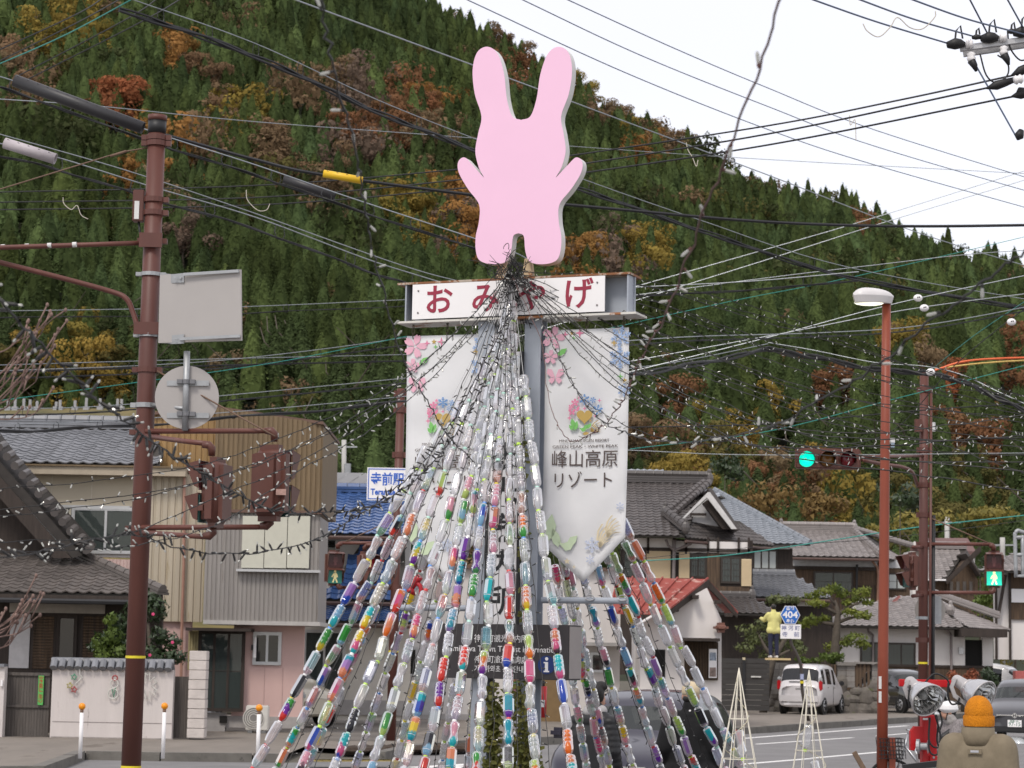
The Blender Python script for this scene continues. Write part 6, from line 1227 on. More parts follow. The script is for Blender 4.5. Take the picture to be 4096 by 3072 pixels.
a, c, z0, z1 = ext(3121, 3201, 2424, 2496, YQ - .12); w_ = c - a; h_ = z1 - z0; hexp = [(.24, 0), (.76, 0), (1, .5), (.76, 1), (.24, 1), (0, .5)]
b = MB(); b.prism([V((a + w_ * x, YQ - .12, z0 + h_ * y)) for x, y in hexp], V((0, .03, 0))); hx_ = b.build("hexagon_plate", m_white, ro)
b = MB(); b.prism([V((a + w_ * (.5 + (x - .5) * .94), YQ - .125, z0 + h_ * (.5 + (y - .5) * .94))) for x, y in hexp], V((0, .004, 0))); b.build("blue_field", mat("route_blue", (.015, .13, .48), .5), hx_)
for tx, sz, yy, sx in (("404", .27, .5, 1.1), ("県 道", .10, .84, 1.0), ("兵 庫", .10, .16, 1.0)): text(tx, sz, m_white, frame(V(((a + c) / 2, YQ - .128, z0 + h_ * yy)), (1, 0, 0), (0, 0, 1)), hx_, "lettering", sx=sx, bold=.006)
a, c, z0, z1 = ext(3122, 3204, 2496, 2555, YQ - .1); b = MB(); b.box((a, YQ - .1, z0), (c, YQ - .07, z1 - .01)); pl_ = b.build("place_plate", m_white, ro)
m_navy = mat("navy_print", (.03, .05, .22), .5)
text("神 河 町", .155, m_navy, frame(V(((a + c) / 2, YQ - .103, z0 + (z1 - z0) * .70)), (1, 0, 0), (0, 0, 1)), pl_); text("寺　前", .165, m_navy, frame(V(((a + c) / 2, YQ - .103, z0 + (z1 - z0) * .27)), (1, 0, 0), (0, 0, 1)), pl_, sx=1.05)
b = MB(); b.tube([W(3208, 2696, YQ - .05), W(3208, 2718, YQ - .05)], .055, 10); b.build("blue_sticker", mat("sticker_blue", (.35, .38, .55), .5), ro); b = MB(); b.tube([W(3208, 2724, YQ - .05), W(3208, 2734, YQ - .05)], .057, 10); b.build("yellow_band", m_yel, ro)
for x, xt, yt, yb, lb in ((320, 323, 2812, 3034, "white bollard with orange ball in front of the wire stars"), (651, 658, 2811, 3034, "white bollard with orange ball right of the brown pole"), (1030, 1033, 2818, 3050, "white bollard with orange ball before the air conditioner")):
    p = G(x, yb, .12); q = W(xt, yt, p.y); bo = thing("bollard", p, lb, "bollard", "bollards along the left kerb"); zt_ = q.z - .055
    tube_part("post", [p, V((p.x, p.y, zt_ - .1))], .032, m_white, bo, 10); tube_part("collar", [V((p.x, p.y, zt_ - .1)), V((p.x, p.y, zt_ - .05))], .028, mat("collar_brown", (.2, .12, .08), .6), bo, 10); b = MB(); b.ell(V((p.x, p.y, zt_)), .058, .058, .058, 14, 10); b.build("reflector_ball", mat("orange_ball", (.80, .28, .01), .3, var=.05), bo, smooth=True)
# ================================================================== OVERHEAD WIRES (photo rows/columns -> spans in the air)
m_cable = mat("black_cable", (.016, .016, .018), .5, var=.15); m_mess = mat("messenger_wire", (.30, .32, .34), .4, .6, var=.1); m_teal = mat("teal_wire", (.03, .26, .22), .5); m_bluew = mat("blue_grey_wire", (.09, .12, .19), .5)
def wire(pp, Y0, Y1, r, m, label, name="overhead_wire", group="overhead wires", n=10):
    k = len(pp) - 1; pts = spline([W(x, y, Y0 + (Y1 - Y0) * i / k) for i, (x, y) in enumerate(pp)], n); t = thing(name, pts[0], label, "wire", group); b = MB(); b.tube(pts, r, 5); b.build("strand", m, t); return t, pts
def bundle(pp, Y0, Y1, label, hang=.6, drop=.16, r=.018, name="cable_bundle"):
    k = len(pp) - 1; pts = spline([W(x, y, Y0 + (Y1 - Y0) * i / k) for i, (x, y) in enumerate(pp)], 14); t = thing(name, pts[0], label, "cable bundle", "cable bundles on messenger wires"); b = MB(); b.tube(pts, .007, 5); b.build("messenger_wire", m_mess, t)
    rn = random.Random(int(pp[0][0] + pp[0][1] * 3))
    for q in range(3):
        ph = rn.random() * 6; b = MB(); b.tube([p - V((0, 0, drop + r * 1.1 * sin(i * .45 + ph + q * 2))) + V((.0, r * cos(i * .45 + ph), 0)) for i, p in enumerate(pts)], r * rn.uniform(.6, .85), 6); b.build("cable", m_cable, t)
    d = 0
    for p, q in zip(pts, pts[1:]):
        d += (q - p).length
        if d > hang: d = 0; c = p - V((0, 0, drop * .5)); b = MB(); u = (q - p).normalized(); b.tube([c + V((0, 0, drop * .72 * cos(j * .9))) + u * (.06 * sin(j * .9)) for j in range(7)], .006, 4); b.build("hanger", m_cable, t)
    return t
bundle([(480, -20), (1024, 175), (1500, 395), (1900, 555), (2300, 705), (2800, 880), (3400, 1070), (4300, 1230)], 26, 40, "thick black cable bundle crossing the whole picture behind the pink board", .75, .17, .024)
bundle([(-60, 300), (60, 325), (590, 520), (1024, 660), (1400, 790), (1990, 985), (2120, 1040)], 22, 24, "cable bundle from the black sleeve at the brown pole to the sign tower", .5, .11, .010)
bundle([(-60, 560), (230, 630), (600, 745), (1024, 870), (1450, 1030), (1650, 1095), (1900, 1170)], 23, 25, "cable bundle passing below the control box to the sign tower", .8, .13, .010)
bundle([(3000, 1600), (3072, 1370), (3250, 1400), (3500, 1450), (3700, 1465), (3850, 1500), (4000, 1570), (4200, 1660)][1:], 40, 38, "thick black cable sagging past the street lamp", 1.0, .12, .03)
bundle([(-60, 1700), (400, 1685), (1024, 1640), (1626, 1585)], 34, 40, "lowest cable bundle in front of the grey tiled roof", .8, .1, .022); bundle([(-60, 1636), (400, 1625), (1024, 1570), (1626, 1512)], 36, 42, "cable bundle above the grey tiled roof", 1.0, .1, .009); bundle([(-60, 1485), (500, 1465), (900, 1440), (1300, 1395), (1626, 1350)], 38, 42, "upper cable bundle behind the round sign", 1.2, .14, .009); bundle([(-60, 1245), (600, 1235), (1024, 1225), (1640, 1198)], 38, 42, "cable bundle behind the rectangular sign back", 1.4, .12, .009); bundle([(-60, 1462), (700, 1440), (1626, 1418)], 37, 42, "cable bundle level with the round sign's top edge", 1.4, .12, .009)
bundle([(2520, 1150), (3000, 1125), (3400, 1090), (3420, 1088)], 30, 30, "cable bundle from the sign tower joining the long diagonal bundle", 1.2, .12, .009); bundle([(2480, 1365), (2800, 1345), (3300, 1330), (3700, 1300), (4200, 1210)], 30, 36, "silver wire with cables carrying white floats", 2.0, .06, .006); bundle([(2480, 1480), (2750, 1440), (3072, 1375)], 36, 40, "dark cable curving up beside the banner", 1.0, .1, .03)
def sleeve(a, c, Y, r, m, label):
    P, Q = W(*a, Y), W(*c, Y); t = thing("cable_sleeve", Q, label, "cable sleeve", "protective sleeves on cables"); d = (Q - P).normalized(); b = MB(); n = 14; vs = []
    for p in (P, P.lerp(Q, .5), Q):
        e = d.orthogonal().normalized(); s2 = d.cross(e)
        for j in range(n): q = 2 * pi * j / n; vs.append(p + (e * cos(q) + s2 * sin(q)) * r)
    b.add(vs, [(i * n + j, i * n + (j + 1) % n, (i + 1) * n + (j + 1) % n, (i + 1) * n + j) for i in range(2) for j in range(n)]); o = b.build("tube", m, t, smooth=True); md = o.modifiers.new("t", 'SOLIDIFY'); md.thickness = .006
    b = MB(); mid = P.lerp(Q, .5); b.tube([mid - d * .008, mid + d * .008], r * 1.02, 14); b.build("joint_band", m, t)
    L_ = (Q - P).length; k = int(L_ / .1)
    for i in range(k): p = P.lerp(Q, (i + .5) / k) + V((0, -r * .7, r * .72)); b = MB(); b.beam(p - d * .015, p + d * .02 - V((0, 0, .012)), .008, .008); b.build("clip", m_black, t)
m_slv = mat("dark_sleeve", (.035, .034, .037), .45, var=.06)
sleeve((58, 322), (572, 512), 21.8, .062, m_slv, "long dark grey cable sleeve ending at the brown pole"); sleeve((1135, 715), (1340, 785), 24.2, .047, m_slv, "short dark grey cable sleeve left of the yellow one"); sleeve((18, 572), (222, 636), 23, .058, mat("pale_sleeve", (.42, .38, .40), .5), "pale grey cable sleeve at the left picture edge"); sleeve((1294, 694), (1450, 722), 24.0, .042, mat("yellow_sleeve", (.72, .45, .02), .45, var=.05), "yellow cable sleeve on the black wire")
WL = [([(660, 540), (1024, 640), (1294, 700), (1937, 785), (2500, 840), (3072, 888), (3627, 905), (4300, 898)], 24, 30, .02, m_cable, "double black wire running level across the hill behind the pink board"),
      ([(1130, -20), (1850, 245), (2270, 400), (3072, 700), (3700, 940), (4300, 1120)], 30, 60, .012, m_mess, "thin grey wire crossing diagonally behind the pink board's ears"),
      ([(2240, -15), (2690, 190), (3072, 352), (3500, 520), (4300, 770)], 40, 60, .011, m_bluew, "uppermost of three parallel wires in the white sky"), ([(2050, -20), (2560, 220), (3072, 426), (3500, 585), (4300, 820)], 40, 60, .011, m_bluew, "middle of three parallel wires in the white sky"), ([(1860, -5), (2500, 290), (3072, 518), (3500, 660), (4300, 885)], 40, 60, .011, m_bluew, "lowest of three parallel wires in the white sky"),
      ([(-60, 770), (1024, 742), (1880, 673), (2258, 626), (3072, 503), (3600, 400), (4060, 300)], 34, 20, .010, m_cable, "top one of three black power lines rising to the insulators"), ([(-60, 810), (1024, 790), (1880, 715), (2233, 670), (3072, 536), (3948, 352)], 34, 20, .010, m_cable, "centre one of three black power lines rising to the insulators"), ([(-60, 840), (1024, 820), (1880, 750), (2252, 703), (3072, 580), (4060, 385)], 34, 20, .010, m_cable, "bottom one of three black power lines rising to the insulators"),
      ([(3200, -20), (3500, 85), (3800, 176)], 18, 20, .008, m_bluew, "power line ending at the outermost insulator"), ([(3390, -20), (3650, 75), (3900, 147)], 18, 20, .008, m_bluew, "power line ending at the second insulator"), ([(3600, -20), (3850, 70), (4040, 122), (4300, 190)], 18, 20, .008, m_bluew, "power line ending at the third insulator"), ([(3870, -20), (3948, 130)], 19, 20, .008, m_bluew, "steep lead dropping to the second insulator"), ([(4020, -20), (4095, 115)], 19, 20, .008, m_bluew, "steep lead dropping to the picture's right edge"), ([(3897, 250), (3985, 405), (4072, 560)], 20, 20, .008, m_bluew, "steep lead between the upper and lower insulator arms"),
      ([(-60, 280), (250, 145), (560, -20)], 30, 26, .009, m_teal, "teal wire in the upper left corner"), ([(-60, 225), (300, 60), (430, -20)], 30, 26, .009, m_cable, "black wire just above the teal one in the upper left corner"), ([(-60, 272), (300, 95), (510, -20)], 30, 26, .009, m_cable, "second black wire above the teal one in the upper left corner"), ([(60, 310), (500, 80), (650, -20)], 30, 26, .009, m_cable, "first black wire below the teal one in the upper left corner"), ([(110, 318), (560, 90), (750, -20)], 30, 26, .009, m_cable, "lowest black wire below the teal one in the upper left corner"),
      ([(-60, 392), (400, 425), (1024, 487), (1840, 548), (2290, 585), (3072, 638), (4300, 705)], 30, 60, .008, m_mess, "thin pale wire running from the left edge to the rabbit board"), ([(-60, 520), (500, 680), (1024, 855), (1650, 1075), (2000, 1160)], 24, 26, .006, m_mess, "thin grey wire just above the lower cable bundle"),
      ([(-60, 1610), (545, 1530), (1100, 1450), (1626, 1345)], 36, 42, .006, m_teal, "teal wire on the left above the tiled roofs"), ([(2520, 1796), (3072, 1725), (3600, 1590), (4300, 1410)], 40, 42, .007, m_teal, "teal wire rising past the right-hand signal pole"), ([(2560, 2244), (2900, 2222), (3300, 2165), (3700, 2105), (4300, 2040)], 56, 56, .014, m_teal, "teal wire in front of the right-hand houses"), ([(2560, 2235), (3000, 2190), (3560, 2150), (4300, 2055)], 58, 58, .008, m_cable, "thin black wire in front of the right-hand houses"), ([(2500, 1800), (3072, 1820), (4300, 1810)], 42, 42, .007, m_mess, "thin pale level wire behind the traffic light"), ([(2100, 1390), (2900, 1210), (3400, 1110), (4300, 900)], 42, 44, .006, m_teal, "faint teal wire rising to the right over the hill"), ([(2000, 1300), (2950, 1030), (3500, 870), (4300, 620)], 60, 60, .010, m_mess, "fine grey wire rising into the sky, upper of a pair"), ([(2000, 1370), (3000, 1060), (3600, 870), (4300, 660)], 60, 60, .010, m_mess, "fine grey wire rising into the sky, lower of a pair"),
      ([(2470, 1500), (3072, 1350), (3600, 1210), (4300, 1060)], 34, 34, .007, m_mess, "silver wire with a white float rising to the right"), ([(2470, 1455), (3150, 1330), (3650, 1235), (4300, 1150)], 34, 34, .007, m_mess, "second silver wire with a white float"), ([(4300, 1090), (4000, 1310), (3800, 1480), (3560, 1730), (3290, 1790)], 34, 44, .008, m_cable, "dark stay wire running down to the right-hand signal pole"), ([(4200, 1140), (3900, 1340), (3700, 1500)], 34, 44, .007, m_teal, "teal wire running down to the right-hand signal pole"), ([(2480, 1710), (3072, 1695), (3700, 1640), (4300, 1600)], 42, 44, .012, m_cable, "dark double wire crossing behind the white-lamped strings"), ([(2470, 1190), (3080, 1110), (3500, 1060), (3900, 1015), (4300, 990)], 40, 40, .007, m_mess, "pale wire leaving the cable joint at the hill"), ([(3740, 1480), (3900, 1440), (4300, 1425)], 40, 40, .02, mat("orange_cable", (.70, .13, .04), .5), "bright orange cable above the right-hand signal pole"), ([(3740, 1475), (3960, 1450), (4300, 1432)], 40.2, 40.2, .016, mat("yellow_cable", (.60, .42, .12), .5), "yellow cable beside the orange one")]
for i, (pp, a, c, r, m, lb) in enumerate(WL): wire(pp, a, c, r, m, lb)
for i, (x, y, lb) in enumerate(((3672, 1192, "upper left white wire float beside the street lamp"), (3697, 1232, "lower white wire float beside the street lamp"), (4046, 1288, "white wire float near the right picture edge"), (3722, 1488, "white wire float just above the right-hand signal pole"))):
    p = W(x, y, 33.6); t = thing("wire_float", p, lb, "wire float", "white floats on the wires"); b = MB(); b.ell(p, .07, .06, .055, 12, 8); b.build("shell", m_white, t, smooth=True); b = MB(); b.tube([p - V((.072, 0, .0)), p + V((.072, 0, .01))], [.062, .062], 12); b.v = [p + (q - p) * 1.0 for q in b.v]; b.build("seam", m_black, t).scale = (.3, .98, .5)
for lb, pp, Y in (("looped white rope hanging from the wires above the control box", [(252, 790), (256, 815), (285, 838), (308, 822), (325, 860), (352, 876)], 28), ("short white rope left of the pink board hanging from the wires", [(985, 760), (990, 800), (1030, 840), (1065, 840), (1080, 815)], 28), ("white rope hanging between the sky wires near the top", [(3452, 95), (3470, 125), (3515, 147), (3560, 110), (3590, 70), (3640, 110), (3690, 115), (3738, 70), (3742, 45)], 19), ("white rope hanging from the power lines in the sky", [(3398, 462), (3402, 500), (3420, 480), (3424, 560)], 24), ("white rope hanging from the power lines over the ridge", [(2745, 570), (2752, 600), (2770, 630), (2785, 665), (2792, 640)], 25)):
    k = wire(pp, Y, Y, .005, mat("rope", (.55, .50, .42), .8), lb, "marker_rope", "marker ropes on the wires")
ia = thing("insulator_arm", W(4096, 190, 20), "white steel crossarm with black insulators at the upper right edge", "crossarm"); b = MB(); P, Q = W(3842, 195, 20), W(4300, 132, 20); b.beam(P, Q, .06, .05); b.build("crossarm", mat("white_steel", (.5, .5, .51), .45, .2), ia); b = MB(); b.beam(P + V((.05, .1, -.02)), Q + V((0, .1, -.02)), .06, .05); b.build("crossarm", mat("white_steel", (.5, .5, .51), .45, .2), ia)
for x, y, dx in ((3820, 175, 1), (3955, 150, 1), (4085, 128, 1), (4045, 125, .5), (3904, 148, .5)):
    p = W(x, y, 19.95); s = .055 * dx; b = MB(); b.tube([p + V((-.06, 0, -.01)) * dx * 1.2, p, p + V((.05, 0, .0)) * dx, p + V((.09, 0, -.005))], [s * .55, s, s * .8, s * .4], 10); o = b.build("insulator_boot", m_blk, ia, smooth=True); b = MB(); b.tube([p + V((0, 0, .02)), p + V((.01, 0, .12)) * dx, p + V((.05, 0, .17)) * dx, p + V((.07, 0, .05)) * dx], .009, 6); b.build("lead", m_cable, ia)
    if dx == 1: b = MB(); b.lathe([(.03, 0), (.045, .01), (.03, .03), (.045, .04), (.03, .06)], p + V((.1, 0, 0)), (1, 0, 0), 12); b.build("porcelain", m_white, ia, smooth=True)
for x, y in ((3885, 225), (4015, 200)): p = W(x, y, 19.98); b = MB(); b.lathe([(.02, .04), (.042, .02), (.03, 0), (.042, -.02), (.03, -.05)], p, (0, 0, 1), 12); b.build("porcelain", m_white, ia, smooth=True); b = MB(); b.tube([p - V((0, 0, .04)), p + V((.03, 0, -.09)), p + V((.045, 0, -.14))], [.04, .03, .012], 10); b.build("insulator_boot", m_blk, ia, smooth=True)
ib = thing("insulator_arm", W(4096, 340, 20), "cluster of black strain insulators below the white crossarm", "insulators")
for x0, y0, x1, y1 in ((3945, 354, 4060, 318), (4045, 302, 4150, 250), (4046, 386, 4150, 362), (4075, 350, 4092, 380), (4070, 560, 4086, 520)):
    P, Q = W(x0, y0, 20), W(x1, y1, 20); b = MB(); b.tube([P, P.lerp(Q, .35), P.lerp(Q, .6), Q], [.008, .045, .04, .025], 10); b.build("insulator_boot", m_blk, ib, smooth=True)
b = MB(); b.lathe([(.03, 0), (.045, .02), (.03, .04), (.045, .06), (.03, .08)], W(4056, 322, 19.9), V((1, 0, .25)), 12); b.build("porcelain", m_white, ib, smooth=True); tube_part("jumper_lead", spline([W(3920, 215, 20), W(3945, 300, 20), W(3985, 330, 20), W(4030, 300, 20), W(4030, 250, 20), W(3990, 220, 20)], 5), .008, m_cable, ib, 5); tube_part("jumper_lead", spline([W(4030, 125, 20), W(4040, 190, 20), W(4080, 240, 20), W(4120, 230, 20)], 5), .008, m_cable, ib, 5)
# ================================================================== CARS
m_tyre = mat("tyre", (.016, .016, .016), .85, var=.2); m_rim = mat("wheel_cover", (.36, .36, .37), .35, .5, var=.08)
m_trim = mat("black_trim", (.015, .015, .016), .5); m_chrome = mat("chrome", (.75, .75, .76), .12, .95, var=.02); m_lens = mat("clear_lens", (.55, .57, .58), .08, .3, var=.25, scale=30, spec=.9); m_redl = mat("red_lens", (.42, .01, .015), .15, var=.1, spec=.8)
m_cglass = glassmat("car_glass", (.025, .03, .03), .72, .02); m_tint = glassmat("tinted_glass", (.008, .008, .009), .93, .03)
def car(label, pos, yaw, paint, St, gl, wheels, L_, W2, name="parked_car", group=None, glass=None, extra=None):
    t = thing(name, V((pos[0], pos[1], pos[2] if len(pos) > 2 else 0)), label, "car", group); t.rotation_euler.z = yaw
    b = MB(); n = 8; k = len(St); glass = glass or m_cglass
    for x, zb, zs, w_, zr, wr in St:
        sec = [(0, zb), (w_ * .86, zb), (w_ * .985, zb + .13), (w_ * 1.0, zb + (zs - zb) * .6), (w_ * .965, zs), (wr, zr - .05), (wr * .80, zr), (0, zr + .02)]
        b.v += [V((x, -y, z)) for y, z in sec] + [V((x, y, z)) for y, z in sec[1:-1][::-1]]
    m = 2 * n - 2
    for i in range(k - 1):
        for j in range(m):
            b.f.append([i * m + j, i * m + (j + 1) % m, (i + 1) * m + (j + 1) % m, (i + 1) * m + j]); s = j if j < n - 1 else m - 1 - j
            b.m.append(1 if ('S' in gl[i] and s == 4) else 2 if ('W' in gl[i] and s in (5, 6)) else 3 if ('R' in gl[i] and s in (5, 6)) else 0)
    for i, fl in ((0, True), (k - 1, False)):
        for j in range(n - 1):
            a, c = i * m + j, i * m + j + 1; a2, c2 = i * m + (m - j) % m, i * m + (m - j - 1) % m
            f = [a, c, c2, a2]; f = list(dict.fromkeys(f)); b.f.append(f if fl else f[::-1]); b.m.append(0)
    me = b.mesh("x")
    for _ in range(4): me.materials.append(paint)
    sm = subsurf(me, 2); bm0 = bmesh.new(); bm0.from_mesh(sm)
    for idx, nm, mm in ((0, "body", paint), (1, "side_window", glass), (2, "windscreen", m_cglass if glass is not m_tint else m_cglass), (3, "rear_window", glass)):
        bm = bm0.copy(); bmesh.ops.delete(bm, geom=[f for f in bm.faces if f.material_index != idx], context='FACES')
        if not bm.faces: bm.free(); continue
        if idx == 1:
            for sgn, nn in ((1, "side_window"), (-1, "side_window")):
                b2 = bm.copy(); bmesh.ops.delete(b2, geom=[f for f in b2.faces if f.calc_center_median().y * sgn < 0], context='FACES'); m2 = bpy.data.meshes.new(nn); b2.to_mesh(m2); b2.free(); m2.materials.append(mm); m2.polygons.foreach_set("material_index", [0] * len(m2.polygons)); m2.polygons.foreach_set("use_smooth", [True] * len(m2.polygons)); place(nn, m2, None, t)
            bm.free(); continue
        m2 = bpy.data.meshes.new(nm); bm.to_mesh(m2); bm.free(); m2.materials.append(mm); m2.polygons.foreach_set("material_index", [0] * len(m2.polygons)); m2.polygons.foreach_set("use_smooth", [True] * len(m2.polygons)); place(nm, m2, None, t)
    bm0.free()
    b = MB(); xs = [s[0] for s in St if s[4] > s[2] + .3]; zbelt = max(s[2] for s in St if s[4] > s[2] + .3)
    b.box((xs[0] + .1, -W2 * .8, .35), (xs[-1] - .1, W2 * .8, zbelt - .15)); o = b.mesh("cabin"); place("cabin", o, m_dark, t)
    for x in wheels:
        for sgn in (-1, 1):
            r = .29; bb = MB(); c = V((x, sgn * (W2 - .10), r)); bb.lathe([(r * .6, -.09), (r * .93, -.095), (r, -.06), (r, .06), (r * .93, .095), (r * .6, .09)], c, (0, 1, 0), 24); o = place("wheel", bb.mesh("wheel", None, True), m_tyre, t)
            bb = MB(); oc = c + V((0, sgn * .085, 0)); bb.lathe([(r * .66, 0), (r * .62, .012), (r * .2, .02), (0, .022)], oc, (0, sgn, 0), 24)
            place("rim", bb.mesh("rim", None, True), m_rim, o)
            bb = MB()
            for q in range(7): a = q * 2 * pi / 7; d = V((cos(a), 0, sin(a))); bb.beam(oc + d * r * .22 + V((0, sgn * .026, 0)), oc + d * r * .56 + V((0, sgn * .02, 0)), .02, .045, (0, 1, 0))
            place("spoke_slots", bb.mesh("spokes"), m_trim, o)
            bb = MB(); bb.lathe([(r * 1.16, -.03), (r * 1.16, .03)], V((x, sgn * (W2 - .045), r + .01)), (0, 1, 0), 24); place("wheel_arch", bb.mesh("arch"), m_trim, t)
    def bx(nm, mm, a, c, bev=.012, par=None):
        b = MB(); b.box(a, c); me = b.mesh(nm)
        bm = bmesh.new(); bm.from_mesh(me); bmesh.ops.bevel(bm, geom=list(bm.edges), offset=bev, segments=2, affect='EDGES', clamp_overlap=True); bm.to_mesh(me); bm.free(); return place(nm, me, mm, par or t)
    if extra: extra(t, bx)
    return t
def plate(t, bx, x, z, face, m, big, small, colr):
    sg = 1 if face > 0 else -1; p = bx("number_plate", m, (x - .012, -.165, z - .083), (x + .012, .165, z + .083), .004)
    for s, sz, zz in ((big, .125, -.02), (small, .06, .052)):
        text(s, sz, colr, MX.Identity(4), p, "lettering")
        o = p.children[-1]; o.data.transform(MX.Translation((worldpos(p)))); f = frame(V((x + sg * .0135, 0, z + zz)), (0, sg, 0), (0, 0, 1)); o.data.transform(f)
m_silver = mat("silver_paint", (.60, .575, .58), .28, .12, var=.02, coat=.6); m_purp = mat("dark_violet_paint", (.022, .020, .036), .3, .1, var=.04, coat=.5); m_gun = mat("gunmetal_paint", (.055, .055, .062), .3, .2, var=.03, coat=.6); m_blkp = mat("black_car_paint", (.010, .010, .012), .15, .2, var=.03, coat=1.0); m_whc = mat("white_car_paint", (.66, .65, .65), .3, 0, var=.02, coat=.6); m_crc = mat("cream_car_paint", (.55, .50, .40), .3, 0, var=.02, coat=.6)
KEI = [(-1.70, .30, .82, .60, .90, .54), (-1.67, .24, .88, .695, .97, .62), (-1.655, .22, .90, .715, 1.02, .63), (-1.50, .22, .93, .735, 1.57, .60), (-1.42, .22, .93, .737, 1.61, .60), (-.95, .22, .92, .737, 1.63, .61), (-.90, .22, .92, .737, 1.63, .61), (-.05, .22, .90, .737, 1.63, .61), (0.0, .22, .90, .737, 1.62, .61), (.45, .22, .88, .737, 1.59, .60), (.55, .22, .88, .737, 1.55, .60), (1.02, .22, .92, .735, 1.05, .66), (1.10, .22, .93, .73, 1.0, .66), (1.50, .24, .84, .70, .90, .62), (1.66, .26, .72, .64, .78, .56), (1.70, .32, .62, .55, .66, .48)]
KGL = ['', '', 'R', '', 'S', '', 'S', '', 'S', '', 'W', '', '', '', '']
def kei_extra(t, bx):
    for s in (-1, 1):
        bx("tail_light", m_redl, (-1.70, s * .70 - .055, .78), (-1.56, s * .70 + .055, 1.10), .03); bx("reversing_light", m_lens, (-1.698, s * .695 - .05, 1.10), (-1.55, s * .695 + .05, 1.22), .03); bx("mirror", m_trim, (.62, s * .84 - .08, .93), (.72, s * .84 + .08, 1.08), .03)
        bx("door_handle", m_chrome, (-.85, s * .735 - .012, .86), (-.72, s * .735 + .012, .89), .008); bx("door_handle", m_chrome, (.0, s * .74 - .012, .84), (.13, s * .74 + .012, .87), .008); bx("door_seam", m_trim, (-.06, s * .734 - .006, .3), (-.05, s * .734 + .006, .9), .001)
    plate(t, bx, -1.705, .52, -1, mat("plate_yellow", (.75, .50, .01), .5), "8 54", "姫路 58", m_black); bx("tailgate_handle", m_chrome, (-1.715, -.13, .80), (-1.69, .13, .845), .01); bx("rear_bumper", m_silver, (-1.74, -.68, .36), (-1.62, .68, .66), .05); bx("wiper", m_trim, (-1.69, -.1, 1.04), (-1.675, .35, 1.065), .004); bx("brake_light", m_redl, (-1.53, -.08, 1.60), (-1.48, .08, 1.62), .005)
p = G(3125, 2866, .1); kp = V((W(3262, 2866, 75).x, 75.8, .11)); car("silver boxy mini wagon parked with its rear towards the road", kp, radians(90 - 22), m_silver, KEI, KGL, (-1.2, 1.2), 3.4, .7375, extra=kei_extra, glass=m_tint)
def cream_extra(t, bx):
    for s in (-1, 1): bx("mirror", m_crc, (.62, s * .84 - .08, .93), (.72, s * .84 + .08, 1.08), .03); bx("headlight", m_lens, (1.5, s * .56 - .1, .66), (1.69, s * .56 + .1, .82), .04)
car("cream mini car parked under the blue roof, mostly hidden by garlands", V((W(1262, 2820, 54).x - 1.15, 54.2, .12)), radians(-38), m_crc, KEI, KGL, (-1.2, 1.2), 3.4, .7375, extra=cream_extra, glass=m_tint)
HAT = [(-2.0, .34, .80, .60, .92, .52), (-1.96, .26, .88, .74, 1.0, .62), (-1.92, .24, .92, .79, 1.05, .64), (-1.62, .22, .95, .84, 1.38, .62), (-1.50, .22, .95, .845, 1.45, .63), (-.85, .22, .93, .85, 1.51, .64), (-.78, .22, .93, .85, 1.51, .64), (.05, .22, .91, .85, 1.50, .64), (.10, .22, .91, .85, 1.49, .64), (.42, .22, .90, .85, 1.42, .63), (.50, .22, .90, .85, 1.38, .63), (1.12, .22, .93, .845, 1.0, .70), (1.20, .22, .93, .84, .97, .70), (1.62, .24, .84, .82, .87, .68), (1.90, .26, .72, .74, .76, .60), (2.0, .32, .60, .60, .64, .5)]
HGL = ['', '', 'R', '', 'S', '', 'S', '', 'S', '', 'W', '', '', '', '']
def hatch_extra(col, big, small, badge=False, wagon=False):
    def f(t, bx):
        for s in (-1, 1):
            b = MB(); b.ell(V((1.78, s * .60, .70)), .22, .17, .085, 14, 8); place("headlight", b.mesh("headlight", None, True), m_lens, t).rotation_euler = (0, .35, s * -.35); bx("mirror", col, (.72, s * .95 - .09, .93), (.84, s * .95 + .09, 1.06), .04); bx("fog_lamp", m_trim, (1.84, s * .58 - .11, .34), (1.95, s * .58 + .11, .44), .03)
            bx("door_handle", m_chrome, (-.75, s * .85 - .012, .84), (-.6, s * .85 + .012, .87), .008)
        bx("grille", m_trim, (1.90, -.42, .56), (1.985, .42, .68), .02); bx("grille_bar", m_chrome, (1.97, -.44, .645), (1.998, .44, .675), .008); bx("lower_intake", m_trim, (1.93, -.50, .26), (2.005, .50, .42), .02); b = MB(); b.lathe([(.06, 0), (.06, .01)], V((1.995, 0, .66)), (1, 0, 0), 20); place("badge", b.mesh("badge"), m_chrome, t)
        if badge:
            bb = MB(); [bb.box((2.006, y - .008, .622), (2.009, y + .008, .70)) for y in (-.028, .028)]; bb.box((2.006, -.02, .653), (2.009, .02, .668)); place("badge_letter", bb.mesh("letter"), m_trim, t)
        else: bb = MB(); bb.tube([V((2.007, .03 * cos(q * .5), .66 + .045 * sin(q * .5))) for q in range(14)], .006, 4); place("badge_ring", bb.mesh("ring"), m_trim, t)
        plate(t, bx, 2.02, .47, 1, m_white, big, small, mat("plate_green", (.02, .14, .08), .5)); bx("wiper", m_trim, (1.10, -.5, .975), (1.13, .5, .99), .004)
        if wagon:
            for s in (-1, 1): bx("tail_light", m_redl, (-1.99, s * .72 - .06, .78), (-1.80, s * .72 + .06, 1.0), .03)
    return f
cd = V((W(2600, 2900, 28).x, 28.2, 0)); car("dark violet hatchback facing the camera behind the two men", cd, radians(-90 - 17 + 0), m_purp, HAT, HGL, (-1.28, 1.28), 4.0, .85, extra=hatch_extra(m_purp, "・・・1", "姫路 500", wagon=True))
